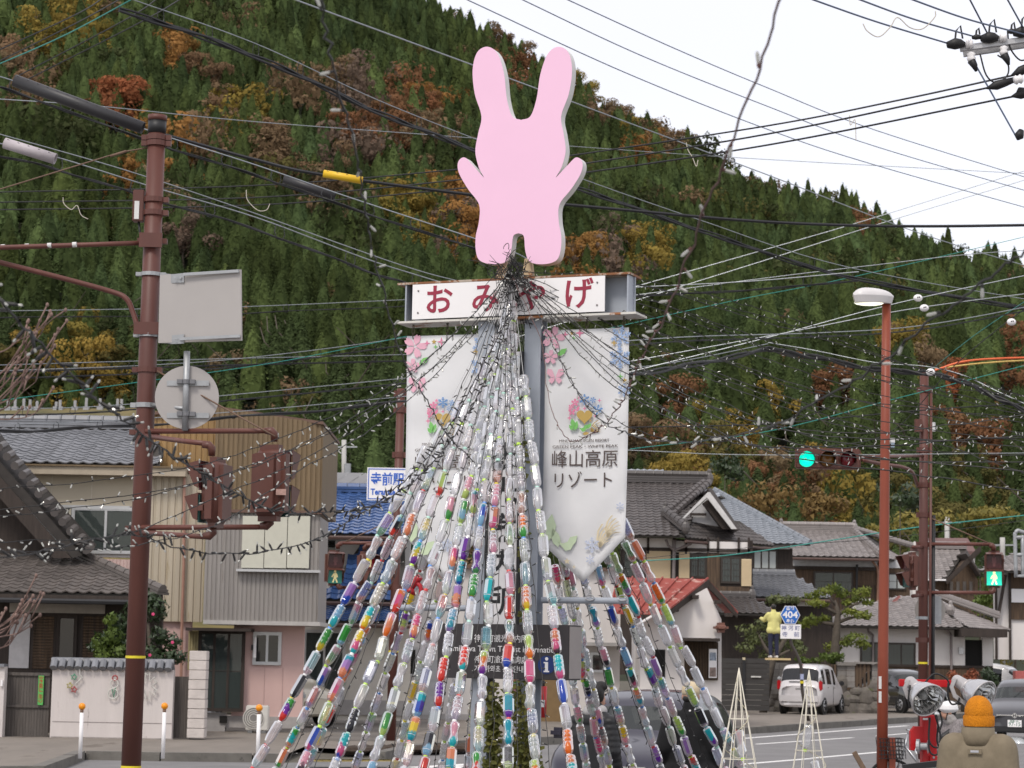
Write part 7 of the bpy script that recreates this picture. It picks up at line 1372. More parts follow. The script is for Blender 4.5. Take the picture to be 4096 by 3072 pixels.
car("gunmetal grey hatchback coming up the road at the right edge", V((W(4120, 2900, 56).x, 56.5, 0)), radians(-90 - 20), m_gun, HAT, HGL, (-1.28, 1.28), 4.0, .85, name="moving_car", extra=hatch_extra(m_gun, "97-15", "姫路 501", badge=True))
car("black car parked behind the red-brown street lamp", V((W(3610, 2800, 80).x, 80, .1)), radians(-70), m_blkp, HAT, HGL, (-1.28, 1.28), 4.0, .85, extra=hatch_extra(m_blkp, "・12-30", "姫路 300"), glass=m_cglass)
VAN = [(-2.2, .34, .9, .70, 1.0, .6), (-2.16, .26, 1.0, .80, 1.15, .7), (-2.05, .24, 1.05, .85, 1.75, .70), (-1.9, .24, 1.05, .86, 1.83, .71), (-1.0, .24, 1.04, .86, 1.86, .71), (-.94, .24, 1.04, .86, 1.86, .71), (.1, .24, 1.02, .86, 1.85, .71), (.16, .24, 1.02, .86, 1.84, .71), (.75, .24, 1.0, .86, 1.76, .7), (.85, .24, 1.0, .86, 1.70, .7), (1.55, .24, 1.02, .85, 1.10, .74), (1.64, .24, 1.0, .84, 1.06, .74), (2.0, .26, .88, .80, .92, .66), (2.18, .3, .7, .68, .74, .56), (2.2, .36, .6, .55, .64, .5)]
def van_extra(t, bx):
    for s in (-1, 1): bx("mirror", m_trim, (1.1, s * .98 - .09, 1.0), (1.22, s * .98 + .09, 1.2), .04); bx("headlight", m_lens, (1.95, s * .62 - .14, .72), (2.16, s * .62 + .14, .9), .04)
car("white minivan parked beside the low white house", V((W(3985, 2750, 94).x, 95, 0)), radians(-28), m_whc, VAN, ['', 'R', '', 'S', '', 'S', '', 'S', '', 'W', '', '', '', ''], (-1.4, 1.4), 4.4, .86, extra=van_extra, glass=m_tint)
# ================================================================== PEOPLE
m_skin = mat("skin", (.48, .27, .19), .55, var=.08, scale=8); m_hair = mat("black_hair", (.012, .010, .009), .5, var=.4, scale=60, stretch=(1, 1, .2), bump=.6, bscale=90)
def caps(b, p, q, r0, r1, n=12):
    p, q = V(p), V(q); d = q - p; L_ = d.length; d = d / L_ if L_ > 1e-6 else V((0, 0, 1)); prof = []
    for k in range(5): a = pi / 2 * k / 4; prof.append((max(.001, r0 * sin(a)), -r0 * cos(a)))
    for k in range(5): a = pi / 2 * k / 4; prof.append((max(.001, r1 * cos(a)), L_ + r1 * sin(a)))
    b.lathe(prof, p, d, n)
def blob(name, shapes, m, parent, voxel=.014, sm=6, T=None, decim=None):
    b = MB()
    for s in shapes:
        if s[0] == 'c': caps(b, *s[1:])
        else: b.ell(*s[1:])
    me = b.mesh(name); me = subsurf(me, 0, voxel, sm)
    if T is not None: me.transform(T)
    me.polygons.foreach_set("use_smooth", [True] * len(me.polygons)); me.materials.clear(); me.name = name
    return place(name, me, m, parent)
def hand(sh, w_, d, side, r=.009):
    d = V(d).normalized(); up = V((0, 0, 1)) if abs(d.z) < .8 else V((0, 1, 0)); s = d.cross(up).normalized() * side; n = s.cross(d).normalized()
    sh.append(('c', w_, V(w_) + d * .07, .028, .036))
    for k, L_ in enumerate((.070, .080, .074, .058)):
        b0 = V(w_) + d * .085 + s * (.027 - .018 * k); b1 = b0 + d * L_ * .55 - n * .008; sh.append(('c', b0, b1, r, r * .95)); sh.append(('c', b1, b1 + d * L_ * .35 - n * L_ * .35, r * .95, r * .8))
    b0 = V(w_) + d * .03 + s * .034; sh.append(('c', b0, b0 + s * .025 + d * .035, r * 1.2, r)); sh.append(('c', b0 + s * .025 + d * .035, b0 + s * .022 + d * .065 - n * .01, r, r * .85))
def figure(nm_label, pos, yaw, H=1.7, voxel=.016, arms=None, legs=None, lean=0.0, headturn=0.0, cat="person"):
    t = thing("person", pos, nm_label, cat, "people"); s = H / 1.70; T = MX.Rotation(yaw, 4, 'Z') @ MX.Scale(s, 4)
    sh = []; L_ = lean
    hip, chest, neck, head = V((0, 0, .93)), V((0, -.02 - L_ * .25, 1.25)), V((0, -.02 - L_ * .42, 1.46)), V((0, -.05 - L_ * .5, 1.585))
    sh += [('c', hip + V((-.07, 0, 0)), hip + V((.07, 0, 0)), .10, .10), ('c', hip, chest, .095, .095), ('c', chest + V((-.10, 0, .03)), chest + V((.10, 0, .03)), .08, .08), ('c', chest + V((-.12, .01, .10)), chest + V((.12, .01, .10)), .06, .06), ('c', neck - V((0, 0, .06)), head - V((0, 0, .03)), .056, .054)]
    lg = legs or [((-.09, 0, .9), (-.10, -.01, .48), (-.10, .02, .08)), ((.09, 0, .9), (.10, -.01, .48), (.10, .02, .08))]
    for a, k, f in lg: sh += [('c', a, k, .085, .055), ('c', k, f, .055, .038), ('c', f, V(f) + V((0, -.16, -.04)), .038, .036)]
    ar = arms or [((-.165, 0, 1.365), (-.215, .03, 1.10), (-.205, -.08, .86)), ((.165, 0, 1.365), (.215, .03, 1.10), (.205, -.08, .86))]
    for i, (a, k, h_) in enumerate(ar):
        sh += [('c', a, k, .052, .042), ('c', k, h_, .04, .028)]; hand(sh, h_, V(h_) - V(k), -1 if i == 0 else 1)
    Rh = MX.Rotation(headturn, 3, 'Z'); hd_ = lambda x, y, z: head + Rh @ V((x, y, z))
    sh += [('e', hd_(0, .012, .02), .076, .095, .105, 16, 12), ('e', hd_(0, -.025, -.04), .06, .068, .07, 14, 10), ('c', hd_(0, -.088, .012), hd_(0, -.108, -.022), .011, .016), ('e', hd_(.078, .012, -.01), .012, .02, .034, 8, 6), ('e', hd_(-.078, .012, -.01), .012, .02, .034, 8, 6), ('c', hd_(-.02, -.088, -.058), hd_(.02, -.088, -.058), .009, .009)]
    body = blob("body", sh, m_skin, t, voxel, 3, T)
    me_b = MB()
    for sx in (-1, 1): me_b.ell(hd_(sx * .032, -.082, .022), .013, .008, .008, 10, 6)
    em = me_b.mesh("eyes"); em.transform(T); place("eyes", em, mat("eye_dark", (.02, .015, .012), .2), t)
    me_b = MB(); caps(me_b, hd_(-.022, -.094, -.056), hd_(.022, -.094, -.056), .005, .005, 6); em = me_b.mesh("mouth"); em.transform(T); place("mouth", em, mat("lip", (.32, .12, .10), .5), t)
    return t, T, dict(hip=hip, chest=chest, neck=neck, head=head, hd=hd_, ar=ar, lg=lg)
def jacket(t, T, J, m, fat=.035, collar=True, hem=.78, voxel=.018, name="jacket", sm=6):
    h, c, n = J["hip"], J["chest"], J["neck"]; sh = [('c', V((-.11, 0, hem + .09)), V((.11, 0, hem + .09)), .095 + fat, .095 + fat), ('c', h, c, .10 + fat, .10 + fat), ('c', c + V((-.11, 0, .03)), c + V((.11, 0, .03)), .085 + fat, .085 + fat), ('c', c + V((-.11, .01, .10)), c + V((.11, .01, .10)), .062 + fat * .7, .062 + fat * .7), ('c', n + V((-.02, .01, -.05)), c + V((-.14, .01, .10)), .07, .06 + fat * .4), ('c', n + V((.02, .01, -.05)), c + V((.14, .01, .10)), .07, .06 + fat * .4), ('c', c + V((0, .01, .15)), n - V((0, 0, .0)), .10, .072)]
    for a, k, w_ in J["ar"]: sh += [('c', a, k, .055 + fat, .045 + fat), ('c', k, w_, .042 + fat, .034 + fat * .8)]
    if collar: sh += [('c', n - V((0, 0, .02)), n + V((0, 0, .03)), .075, .078)]
    sh += [('e', c + V((0, .01, .0)), .19 + fat, .085 + fat, .20, 16, 10), ('e', c + V((0, .01, -.25)), .17 + fat, .09 + fat, .26, 16, 10)]
    return blob(name, sh, m, t, voxel, sm, T)
def trousers(t, T, J, m):
    sh = [('c', J["hip"] + V((-.08, 0, -.03)), J["hip"] + V((.08, 0, -.03)), .112, .112)]
    for a, k, f in J["lg"]: sh += [('c', a, k, .10, .075), ('c', k, V(f) + V((0, 0, .03)), .075, .06)]
    blob("trousers", sh, m, t, .02, 5, T); b = []
    for a, k, f in J["lg"]: b += [('c', V(f) + V((0, .03, -.04)), V(f) + V((0, -.17, -.045)), .048, .042)]
    blob("shoes", b, mat("shoe_white", (.55, .54, .53), .6), t, .014, 3, T)
def hair(t, T, J, m, shapes, voxel=.012, name="hair"): return blob(name, [(s[0], J["hd"](*s[1]), *s[2:]) if s[0] == 'e' else ('c', J["hd"](*s[1]), J["hd"](*s[2]), *s[3:]) for s in shapes], m, t, voxel, 2, T)
px_ = W(3912, 2800, 14.6); t, T, J = figure("man in khaki jacket and orange knitted beanie seen from behind, lower right corner", V((px_.x, 14.6, 0)), radians(180 - 22), 1.70, .010, headturn=radians(-8), arms=[((-.15, .01, 1.35), (-.185, .03, 1.10), (-.19, -.08, .86)), ((.15, .01, 1.35), (.185, .03, 1.10), (.19, -.08, .86))])
m_khaki = mat("khaki_cloth", (.19, .155, .105), .85, var=.14, scale=5, bump=1.0, bscale=9, stretch=(1, 1, .55)); J["neck"] = J["neck"] + V((0, .01, .01))
T2 = MX.Translation((0, 0, .045)) @ T; jk = jacket(t, T2, J, m_khaki, .05, True, voxel=.011, sm=14)
nk = J["neck"]; b = MB()
for k, (r0, r1, z) in enumerate(((.082, .10, .0),)):
    pts = []; n = 24
    for j in range(n): a = 2 * pi * j / n; pts += [nk + V((r0 * cos(a), r0 * sin(a) * .95 + .012, .075)), nk + V((r1 * cos(a) * 1.04, r1 * sin(a) + .015, .085)), nk + V((.108 * cos(a), .098 * sin(a) + .012, .02)), nk + V((.118 * cos(a), .10 * sin(a) + .01, -.03))]
    b.add(pts, [(4 * j + q, 4 * j + q + 1, 4 * ((j + 1) % n) + q + 1, 4 * ((j + 1) % n) + q) for j in range(n) for q in range(3)])
me = b.mesh("collar", None, True); me.transform(MX.Translation((0, 0, -.02)) @ T); o = place("collar", me, m_khaki, jk); md = o.modifiers.new("t", 'SOLIDIFY'); md.thickness = .012
m_beanie = mat("orange_knit", (.68, .235, .008), .95, var=.10, scale=30, bump=.8, bscale=220, stretch=(1, 1, .25))
bn = hair(t, T, J, m_beanie, [('e', (0, .015, .045), .092, .110, .100, 18, 12), ('e', (0, .018, .070), .083, .098, .082, 16, 10), ('c', (-.018, .02, .0), (.018, .02, .0), .078, .078)], .008, "beanie")
b = MB(); pr = []
for j in range(28): a = 2 * pi * j / 28; pr += [J["hd"](.095 * cos(a), .014 + .115 * sin(a), -.045), J["hd"](.098 * cos(a), .014 + .117 * sin(a), -.035), J["hd"](.099 * cos(a), .014 + .118 * sin(a), .012), J["hd"](.096 * cos(a), .014 + .115 * sin(a), .024)]
b.add(pr, [(4 * j + q, 4 * j + q + 1, 4 * ((j + 1) % 28) + q + 1, 4 * ((j + 1) % 28) + q) for j in range(28) for q in range(3)]); me = b.mesh("cuff", None, True); me.transform(T); place("cuff", me, m_beanie, bn)
c = T2 @ (J["chest"] + V((0, .146, .09))); b = MB(); d_ = (T.to_3x3() @ V((1, 0, 0))).normalized(); n_ = (T.to_3x3() @ V((0, 1, 0))).normalized(); b.obox(c, d_ * .045, n_ * .006, V((0, 0, .016))); me = b.mesh("label"); place("back_patch", me, m_khaki, jk); b = MB(); b.obox(c + n_ * .007, d_ * .026, n_ * .002, V((0, 0, .007))); place("woven_label", b.mesh("label"), mat("label_grey", (.45, .45, .48), .7), jk)
tr_ = trousers(t, T, J, mat("dark_trousers", (.03, .03, .035), .9))
m_down = mat("black_down", (.016, .016, .018), .5, var=.2, scale=8)
px_ = W(2378, 2780, 20.6); t, T, J = figure("dark-haired man in black quilted down jacket behind the garlands", V((px_.x, 20.6, 0)), radians(180 - 30), 1.68, .014, headturn=radians(-14));
h, c, n = J["hip"], J["chest"], J["neck"]; sh = []
for k in range(8): z = .80 + k * .082; w_ = .115 + .035 * min(1, k / 4); sh.append(('c', V((-w_ * .8, -.01, z)), V((w_ * .8, -.01, z)), .138, .138) if k < 6 else ('c', V((-.09, 0, z)), V((.09, 0, z)), .09, .09))
for a, kk, w_ in J["ar"]:
    for q in range(6): p = V(a).lerp(V(kk), q / 5.0); sh.append(('e', p, .092 - .003 * q, .092 - .003 * q, .062, 12, 8))
    for q in range(1, 5): p = V(kk).lerp(V(w_), q / 4.4); sh.append(('e', p, .072, .072, .058, 12, 8))
sh.append(('c', n - V((0, 0, .08)), n + V((0, 0, .02)), .085, .08)); blob("jacket", sh, m_down, t, .012, 1, T)
sh = [('c', n + V((-.05, .05, -.01)), n + V((.05, .05, -.01)), .05, .05), ('c', n + V((-.06, .0, .0)), n + V((.06, .0, .0)), .06, .06)]; blob("hood", sh, mat("grey_hood", (.36, .35, .35), .9, var=.2), t, .014, 2, T)
hair(t, T, J, m_hair, [('e', (0, .03, .045), .088, .098, .10, 16, 10), ('e', (0, .05, -.01), .08, .07, .08, 14, 8), ('e', (-.03, -.02, .10), .06, .07, .05, 12, 8), ('e', (.04, .0, .095), .055, .07, .055, 12, 8), ('c', (.075, .01, .02), (.078, .015, -.03), .02, .012), ('c', (-.075, .01, .02), (-.078, .015, -.03), .02, .012)]); trousers(t, T, J, mat("dark_trousers", (.03, .03, .035), .9))
px_ = W(2762, 2780, 21.4); t, T, J = figure("man in black fleece, beige cap and yellow gloves seen from behind", V((px_.x, 21.4, 0)), radians(180 - 8), 1.69, .014, arms=[((-.165, 0, 1.365), (-.24, .02, 1.11), (-.20, -.12, .92)), ((.165, 0, 1.365), (.24, .02, 1.11), (.20, -.12, .92))])
jk = jacket(t, T, J, mat("black_fleece", (.010, .010, .011), .95, var=.3, scale=20), .045, True, voxel=.013); m_cap = mat("beige_cap", (.56, .46, .31), .85, var=.04)
cp = hair(t, T, J, m_cap, [('e', (0, .01, .055), .088, .107, .088, 16, 10), ('e', (0, .01, .04), .089, .108, .06, 16, 10)], .010, "cap"); b = MB(); vs = [J["hd"](x, -.10 - y, .035 - y * .25) for x, y in ((-.07, 0), (-.055, .05), (0, .075), (.055, .05), (.07, 0))]; b.prism(vs, V((0, 0, .006))); me = b.mesh("brim"); me.transform(T); place("brim", me, m_cap, cp)
b = MB(); b.ell(J["hd"](0, .112, .022), .026, .01, .02, 12, 8); me = b.mesh("strap_gap"); me.transform(T); place("strap_opening", me, m_hair, cp); hair(t, T, J, m_hair, [('e', (0, .038, -.022), .079, .072, .05, 14, 8)])
gl = []
for i, (a, k, w_) in enumerate(J["ar"]): hand(gl, V(w_), V(w_) - V(k), -1 if i == 0 else 1, .013); gl.append(('c', V(w_) - (V(w_) - V(k)).normalized() * .05, w_, .045, .042))
blob("gloves", gl, mat("yellow_glove", (.62, .68, .06), .7), t, .012, 2, T); trousers(t, T, J, mat("dark_trousers", (.03, .03, .035), .9)); b = MB(); b.lathe([(.011, 0), (.008, .004)], T @ (J["neck"] + V((0, .082, -.01))), (0, -1, 0), 8); place("collar_emblem", b.mesh("emblem"), m_white, jk)
px_ = W(3808, 2800, 30); cyp = V((px_.x, 30, 0)); bk = thing("bicycle", cyp, "bicycle with black wire basket ridden towards the left", "bicycle"); YC = 30.0; X0 = cyp.x
def bt(nm, pts, r, m, n=8): return tube_part(nm, [V((X0 + x, YC + y, z)) for x, y, z in pts], r, m, bk, n)
m_bf = mat("bike_frame", (.35, .36, .38), .3, .5)
for xx in (-.80, .30):
    b = MB(); c = V((X0 + xx, YC, .33)); b.tube([c + V((.31 * cos(q * pi / 16), 0, .31 * sin(q * pi / 16))) for q in range(33)], .02, 8, False); wl = b.build("wheel", m_tyre, bk, smooth=True); b = MB(); [b.tube([c, c + V((.3 * cos(q * pi / 9), 0, .3 * sin(q * pi / 9)))], .0015, 3) for q in range(18)]; b.build("spokes", m_chrome, wl)
bt("down_tube", [(-.62, 0, .82), (-.22, 0, .32)], .02, m_bf); bt("seat_tube", [(-.22, 0, .32), (.02, 0, .82)], .018, m_bf); bt("fork", [(-.80, 0, .33), (-.64, 0, .75), (-.58, 0, 1.0)], .016, m_bf); bt("stay", [(.30, 0, .33), (-.22, 0, .32)], .014, m_bf); bt("handlebar", [(-.42, -.28, 1.0), (-.56, -.2, 1.03), (-.6, 0, 1.03), (-.56, .2, 1.03), (-.42, .28, 1.0)], .012, m_chrome); b = MB(); b.ell(V((X0 + .05, YC, .86)), .14, .09, .04, 12, 6); b.build("saddle", m_trim, bk, smooth=True)
b = MB()
for k in range(9):
    u = k / 8
    for (x0, y0, x1, y1) in ((-.98, -.17, -.66, -.17), (-.98, .17, -.66, .17)): b.tube([V((X0 + x0 + (x1 - x0) * u * .98 + .03, YC + y0 * .85, .66)), V((X0 + x0 + (x1 - x0) * u, YC + y0, .92))], .006, 4)
for k in range(6):
    z = .66 + .26 * k / 5; e = .85 + .15 * k / 5; b.tube([V((X0 - .97, YC - .17 * e, z)), V((X0 - .66, YC - .17 * e, z)), V((X0 - .66, YC + .17 * e, z)), V((X0 - .97, YC + .17 * e, z)), V((X0 - .97, YC - .17 * e, z))], .006, 4)
b.build("basket", m_trim, bk)
t, T, J = figure("cyclist in white helmet and grey knitted jacket looking left behind the floodlight", V((cyp.x + .04, 30.0, -.17)), radians(-90 + 14), 1.55, .014, lean=.12, headturn=radians(-10), arms=[((-.18, -.03, 1.40), (-.27, -.16, 1.15), (-.24, -.44, 1.06)), ((.18, -.03, 1.40), (.27, -.16, 1.15), (.24, -.44, 1.06))], legs=[((-.09, 0, .92), (-.10, -.36, .78), (-.10, -.22, .35)), ((.09, 0, .92), (.10, -.30, .62), (.10, -.20, .2))])
jk = jacket(t, T, J, mat("grey_knit", (.20, .18, .18), .95, var=.45, scale=45), .04, True, voxel=.015); trousers(t, T, J, mat("dark_trousers", (.03, .03, .035), .9))
blob("scarf", [('c', J["neck"] + V((-.03, 0, .0)), J["neck"] + V((.03, 0, .0)), .085, .085), ('c', J["neck"] + V((-.03, -.02, .05)), J["neck"] + V((.03, -.02, .05)), .072, .072)], mat("grey_scarf", (.30, .28, .27), .95, var=.2, scale=20), t, .014, 3, T)
hair(t, T, J, m_hair, [('e', (0, .03, .03), .084, .10, .098, 16, 10), ('e', (0, .055, -.02), .07, .06, .06, 12, 8)]); m_helm = mat("white_helmet", (.74, .73, .73), .25, var=.02)
hl = hair(t, T, J, m_helm, [('e', (0, .012, .065), .118, .138, .10, 18, 12), ('e', (0, .012, .045), .122, .145, .055, 18, 10)], .010, "helmet"); b = MB(); caps(b, J["hd"](.07, -.02, .02), J["hd"](.045, -.045, -.11), .009, .008, 6); me = b.mesh("chin_strap"); me.transform(T); place("chin_strap", me, m_trim, hl)
sh = [('c', J["chest"] + V((.12, .06, .16)), J["chest"] + V((.10, -.19, -.02)), .045, .05), ('c', J["chest"] + V((.10, -.19, -.02)), J["hip"] + V((0, -.2, .08)), .05, .06), ('c', J["chest"] + V((.14, .12, .15)), J["chest"] + V((-.1, .2, -.1)), .04, .04)]; blob("shoulder_bag", sh, m_trim, t, .016, 3, T)
gl = []; [hand(gl, V(w_), V(w_) - V(k), -1 if i == 0 else 1, .012) for i, (a, k, w_) in enumerate(J["ar"])]; blob("gloves", gl, mat("navy_glove", (.03, .03, .05), .9), t, .012, 2, T)
YY = 71.0; q = W(3094, 2632, YY); t, T, J = figure("man in pale yellow jacket and navy trousers standing on a plank by the tree", V((q.x, YY, q.z)), radians(180 + 8), 1.68, .018, arms=[((-.165, 0, 1.365), (-.22, -.16, 1.14), (-.14, -.38, 1.2)), ((.165, 0, 1.365), (.26, -.16, 1.2), (.30, -.40, 1.24))])
jacket(t, T, J, mat("pale_yellow_cloth", (.62, .58, .22), .8, var=.06), .035); trousers(t, T, J, mat("navy_trousers", (.022, .024, .05), .9)); hair(t, T, J, m_hair, [('e', (0, .03, .03), .082, .095, .09, 14, 8), ('e', (0, .05, -.02), .07, .06, .05, 12, 8)])
pk_ = thing("plank", W(3110, 2640, YY), "pale timber plank laid on the dark garden wall under the man in yellow", "plank"); a, c, z0, z1 = ext(3062, 3160, 2634, 2642, YY); z1 = q.z - .002; b = MB(); b.box((a, YY - .18, z1 - .06), (c, YY + .18, z1)); b.build("board", mat("fresh_timber", (.56, .42, .22), .8, var=.1, stretch=(.3, 5, 5)), pk_)
# ================================================================== FLOODLIGHT STAND
YF = 22.0; fl = thing("floodlight_stand", V((W(3722, 3000, YF).x, YF, 0)), "red floodlight stand with two big silver reflectors at the lower right", "floodlight"); m_redm = mat("red_machine_paint", (.50, .012, .016), .35, var=.05); m_lamp = mat("lamp_grey", (.46, .44, .44), .4, .25, var=.04); m_mirror = mat("mirror_facets", (.62, .62, .61), .10, .95, var=.1)
a, c, z0, z1 = ext(3690, 3748, 2860, 3060, YF); b = MB(); b.box((a, YF, 0), (c, YF + .15, z1)); b.build("mast", m_redm, fl, bevel=.008); a, c, z0, z1 = ext(3596, 3806, 2718, 2748, YF + .1); b = MB(); b.box((a, YF + .06, z0), (c, YF + .14, z1)); b.build("cross_beam", m_redm, fl, bevel=.006)
b = MB(); p = W(3668, 2960, YF); b.prism([p + V((-.02, 0, .13)), p + V((.06, 0, .13)), p + V((.06, 0, -.1)), p + V((-.06, 0, -.1)), p + V((-.06, 0, .08))], V((0, .1, 0))); b.build("winch_guard", m_redm, fl); b = MB(); b.lathe([(.07, 0), (.07, .03), (.035, .04), (.035, .1), (.07, .11)], W(3666, 2985, YF - .08), (1, -.3, 0), 16); b.build("winch_drum", m_galv, fl); tube_part("winch_crank", [W(3668, 2985, YF - .1), W(3664, 3000, YF - .12), W(3672, 3062, YF - .12)], .012, m_chrome, fl, 8)
b = MB(); a, c, z0, z1 = ext(3718, 3762, 3024, 3056, YF); b.box((a, YF - .05, z0), (c, YF - .002, z1)); br_ = b.build("mast_bracket", m_redm, fl)
for k in range(4): b = MB(); b.lathe([(.012, 0), (.012, .012)], V((a + .03 + .05 * (k % 2), YF - .05, z0 + .02 + .045 * (k // 2))), (0, -1, 0), 6); b.build("bolt", m_galv, br_)
def flood(cx, cy, dirv, name):
    c = W(cx, cy, YF - .35); d = V(dirv).normalized(); R0 = .165; o = fl
    n = 24; b = MB(); prof = [(R0, .0), (.155, -.05), (.13, -.12), (.10, -.17), (.075, -.20)]; b.lathe([(r + .004, h_) for r, h_ in prof], c, d, n, False); sh = b.build("reflector_shell", mat("bright_shell", (.55, .55, .56), .25, .7, var=.04), o, smooth=True)
    me = MB(); a0 = d.orthogonal().normalized(); c0 = d.cross(a0); rings = []
    rn = random.Random(int(cx))
    for i, (r, h_) in enumerate(((.163, -.002), (.15, -.05), (.125, -.11), (.095, -.16), (.05, -.185), (.012, -.19))):
        rings.append([c + d * (h_ + rn.uniform(-.002, .002)) + (a0 * cos(2 * pi * (j + .5 * (i % 2)) / n) + c0 * sin(2 * pi * (j + .5 * (i % 2)) / n)) * r for j in range(n)])
    vs = [p for r in rings for p in r]; fs = []
    for i in range(5):
        for j in range(n):
            p0, p1, q0, q1 = i * n + j, i * n + (j + 1) % n, (i + 1) * n + j, (i + 1) * n + (j + 1) % n; fs += [(p0, p1, q0), (p1, q1, q0)] if i % 2 else [(p0, p1, q1), (p0, q1, q0)]
    me.add(vs, fs); me.build("mirror", m_mirror, sh); b = MB(); b.tube([c + (a0 * cos(q * pi / 16) + c0 * sin(q * pi / 16)) * .168 for q in range(33)], .008, 6, False); b.build("rim", m_lamp, sh, smooth=True); b = MB(); b.lathe([(.04, -.19), (.045, -.10), (.03, -.06), (.0, -.055)], c, d, 14); b.build("bulb", mat("lamp_glass", (.5, .5, .48), .1, .0, transl=.4), sh, smooth=True)
    b = MB(); b.lathe([(.075, -.19), (.085, -.215), (.062, -.24), (.056, -.36), (.045, -.38)], c, d, 18); b.build("lamp_body", m_lamp, o, smooth=True)
    tip = c - d * .35; s_ = V((-.09, -.05, 0)); b = MB(); b.prism([tip + V((-.05, -.08, .02)), tip + V((-.085, -.08, -.06)), tip + V((-.05, -.08, -.16)), tip + V((.08, -.08, -.25)), tip + V((.10, -.08, -.22)), tip + V((-.02, -.08, -.13)), tip + V((-.045, -.08, -.06)), tip + V((-.01, -.08, .02))], V((0, .02, 0))); b.build("yoke", m_lamp, o, bevel=.003)
    for k in range(4): a1 = k * pi / 2 + .6; p = c - d * .2 + (a0 * cos(a1) + c0 * sin(a1)) * .08; b = MB(); b.tube([p, p + d * .03 + (a0 * cos(a1) + c0 * sin(a1)) * .02, p + d * .06], .006, 5); b.build("latch", m_chrome, o)
flood(3712, 2802, (.34, -.80, -.48), "a"); flood(3932, 2790, (.55, -.66, -.42), "b")
for k, pp in enumerate(([(3700, 2730), (3740, 2695), (3790, 2720), (3800, 2770)], [(3745, 2860), (3752, 2900), (3748, 2960), (3760, 3000)], [(3720, 2870), (3715, 2950), (3730, 2985), (3758, 2985), (3760, 2930), (3740, 2860)], [(3718, 2870), (3716, 2990), (3735, 3020), (3765, 3010)], [(3793, 2730), (3792, 2780), (3805, 2815), (3830, 2812), (3838, 2790)], [(3640, 2740), (3634, 2800), (3640, 2830), (3644, 2810)], [(3760, 2850), (3768, 2890), (3755, 2930)])): tube_part("cable", spline([W(x, y, YF - .12 - .02 * k) for x, y in pp], 6), .009, m_blk, fl, 6)
b = MB(); a, c, z0, z1 = ext(3700, 3712, 2880, 2884, YF); hb(b, 3692, 3712, 2872, 2880, YF - .012, .01); b.build("rating_plate", m_white, fl)
tg = thing("truck_gate", V((W(3700, 3060, 20).x, 20, 0)), "dark rim of a truck bed side at the bottom edge in front of the floodlight", "truck side"); b = MB(); P, Q = W(3612, 3070, 20), W(3765, 3052, 20); b.beam(P, Q, .08, .05); b.build("rim_rail", m_trim, tg); b = MB(); b.prism([P + V((.05, .02, -.02)), Q + V((0, .02, -.02)), V((Q.x, 20.02, .4)), V((P.x, 20.02, .4))], V((0, .03, 0))); b.build("side_panel", mat("truck_white", (.55, .56, .55), .5), tg)
wp = thing("wooden_stake", W(3440, 3100, 24), "broken brown wooden stake leaning at the bottom edge", "stake"); b = MB(); b.beam(W(3416, 3008, 24), W(3480, 3120, 24), .05, .04, (0, 1, 0)); b.build("shaft", mat("old_stake", (.16, .11, .075), .9, var=.3, stretch=(8, 8, .5)), wp)
# ================================================================== WIRE CONES WITH BOTTLES
m_cone = mat("cream_wire", (.66, .62, .52), .5, var=.06)
def cone_tree(ax, ay, Y, hb_, label, seed, n=8):
    ap = W(ax, ay, Y); t = thing("wire_cone", V((ap.x, Y, 0)), label, "wire cone", "small wire cone trees"); rn = random.Random(seed); Rb_ = hb_
    for k in range(n): a = 2 * pi * k / n + .2; tube_part("rod", [ap, V((ap.x + Rb_ * cos(a), Y + Rb_ * sin(a), 0))], .003, m_cone, t, 5)
    for z in [ap.z * q for q in (.12, .3, .5, .68, .82)]:
        r = Rb_ * (1 - z / ap.z); b = MB(); b.tube([V((ap.x + r * cos(q * pi / 8 + .2), Y + r * sin(q * pi / 8 + .2), z)) for q in range(17)], .003, 4, False); b.build("hoop", m_cone, t)
    b = MB(); b.tube([V((ap.x + Rb_ * (1 - u) * 1.04 * cos(u * 30), Y + Rb_ * (1 - u) * 1.04 * sin(u * 30), ap.z * u)) for u in [k / 90 for k in range(88)]], .0025, 4); b.build("lamp_cord", mat("clear_cord", (.55, .50, .35), .5), t)
    b = MB(); [bulbs(b, V((ap.x + Rb_ * (1 - u) * 1.04 * cos(u * 30), Y + Rb_ * (1 - u) * 1.04 * sin(u * 30), ap.z * u)), V((rn.gauss(0, 1), rn.gauss(0, 1), rn.gauss(0, 1))), .02, .004) for u in [k / 46 for k in range(45)]]; kind(b.build("lamp_bulbs", m_bulb, t), "stuff")
    for z in [ap.z * q for q in (.10, .24, .40, .56, .70)]:
        r = max(0.0, Rb_ * (1 - z / ap.z) - .1)
        for q in range(1 if r < .05 else 4):
            a = rn.random() * 6.28; o = place("bottle", BOT[rn.randrange(4)], None, t, V((r * cos(a), r * sin(a), z + .15)), V((0, 0, 1)).rotation_difference(V((rn.gauss(0, .15), rn.gauss(0, .15), 1)).normalized())); o["c0"] = [.8, .8, .82]; o["c1"] = [.8, .8, .82]; o["c2"] = [.8, .6, .7]; o["pp"] = [.08, .5, 0.]; place("cap", CAPM[1 if rn.random() < .4 else 0], None, o)
    return t
cone_tree(2956, 2671, 15.2, .36, "white wire cone tree with clear bottles in front of the dark hatchback", 1); cone_tree(3236, 2679, 17, .32, "white wire cone tree with bottles in front of the silver mini wagon", 2)
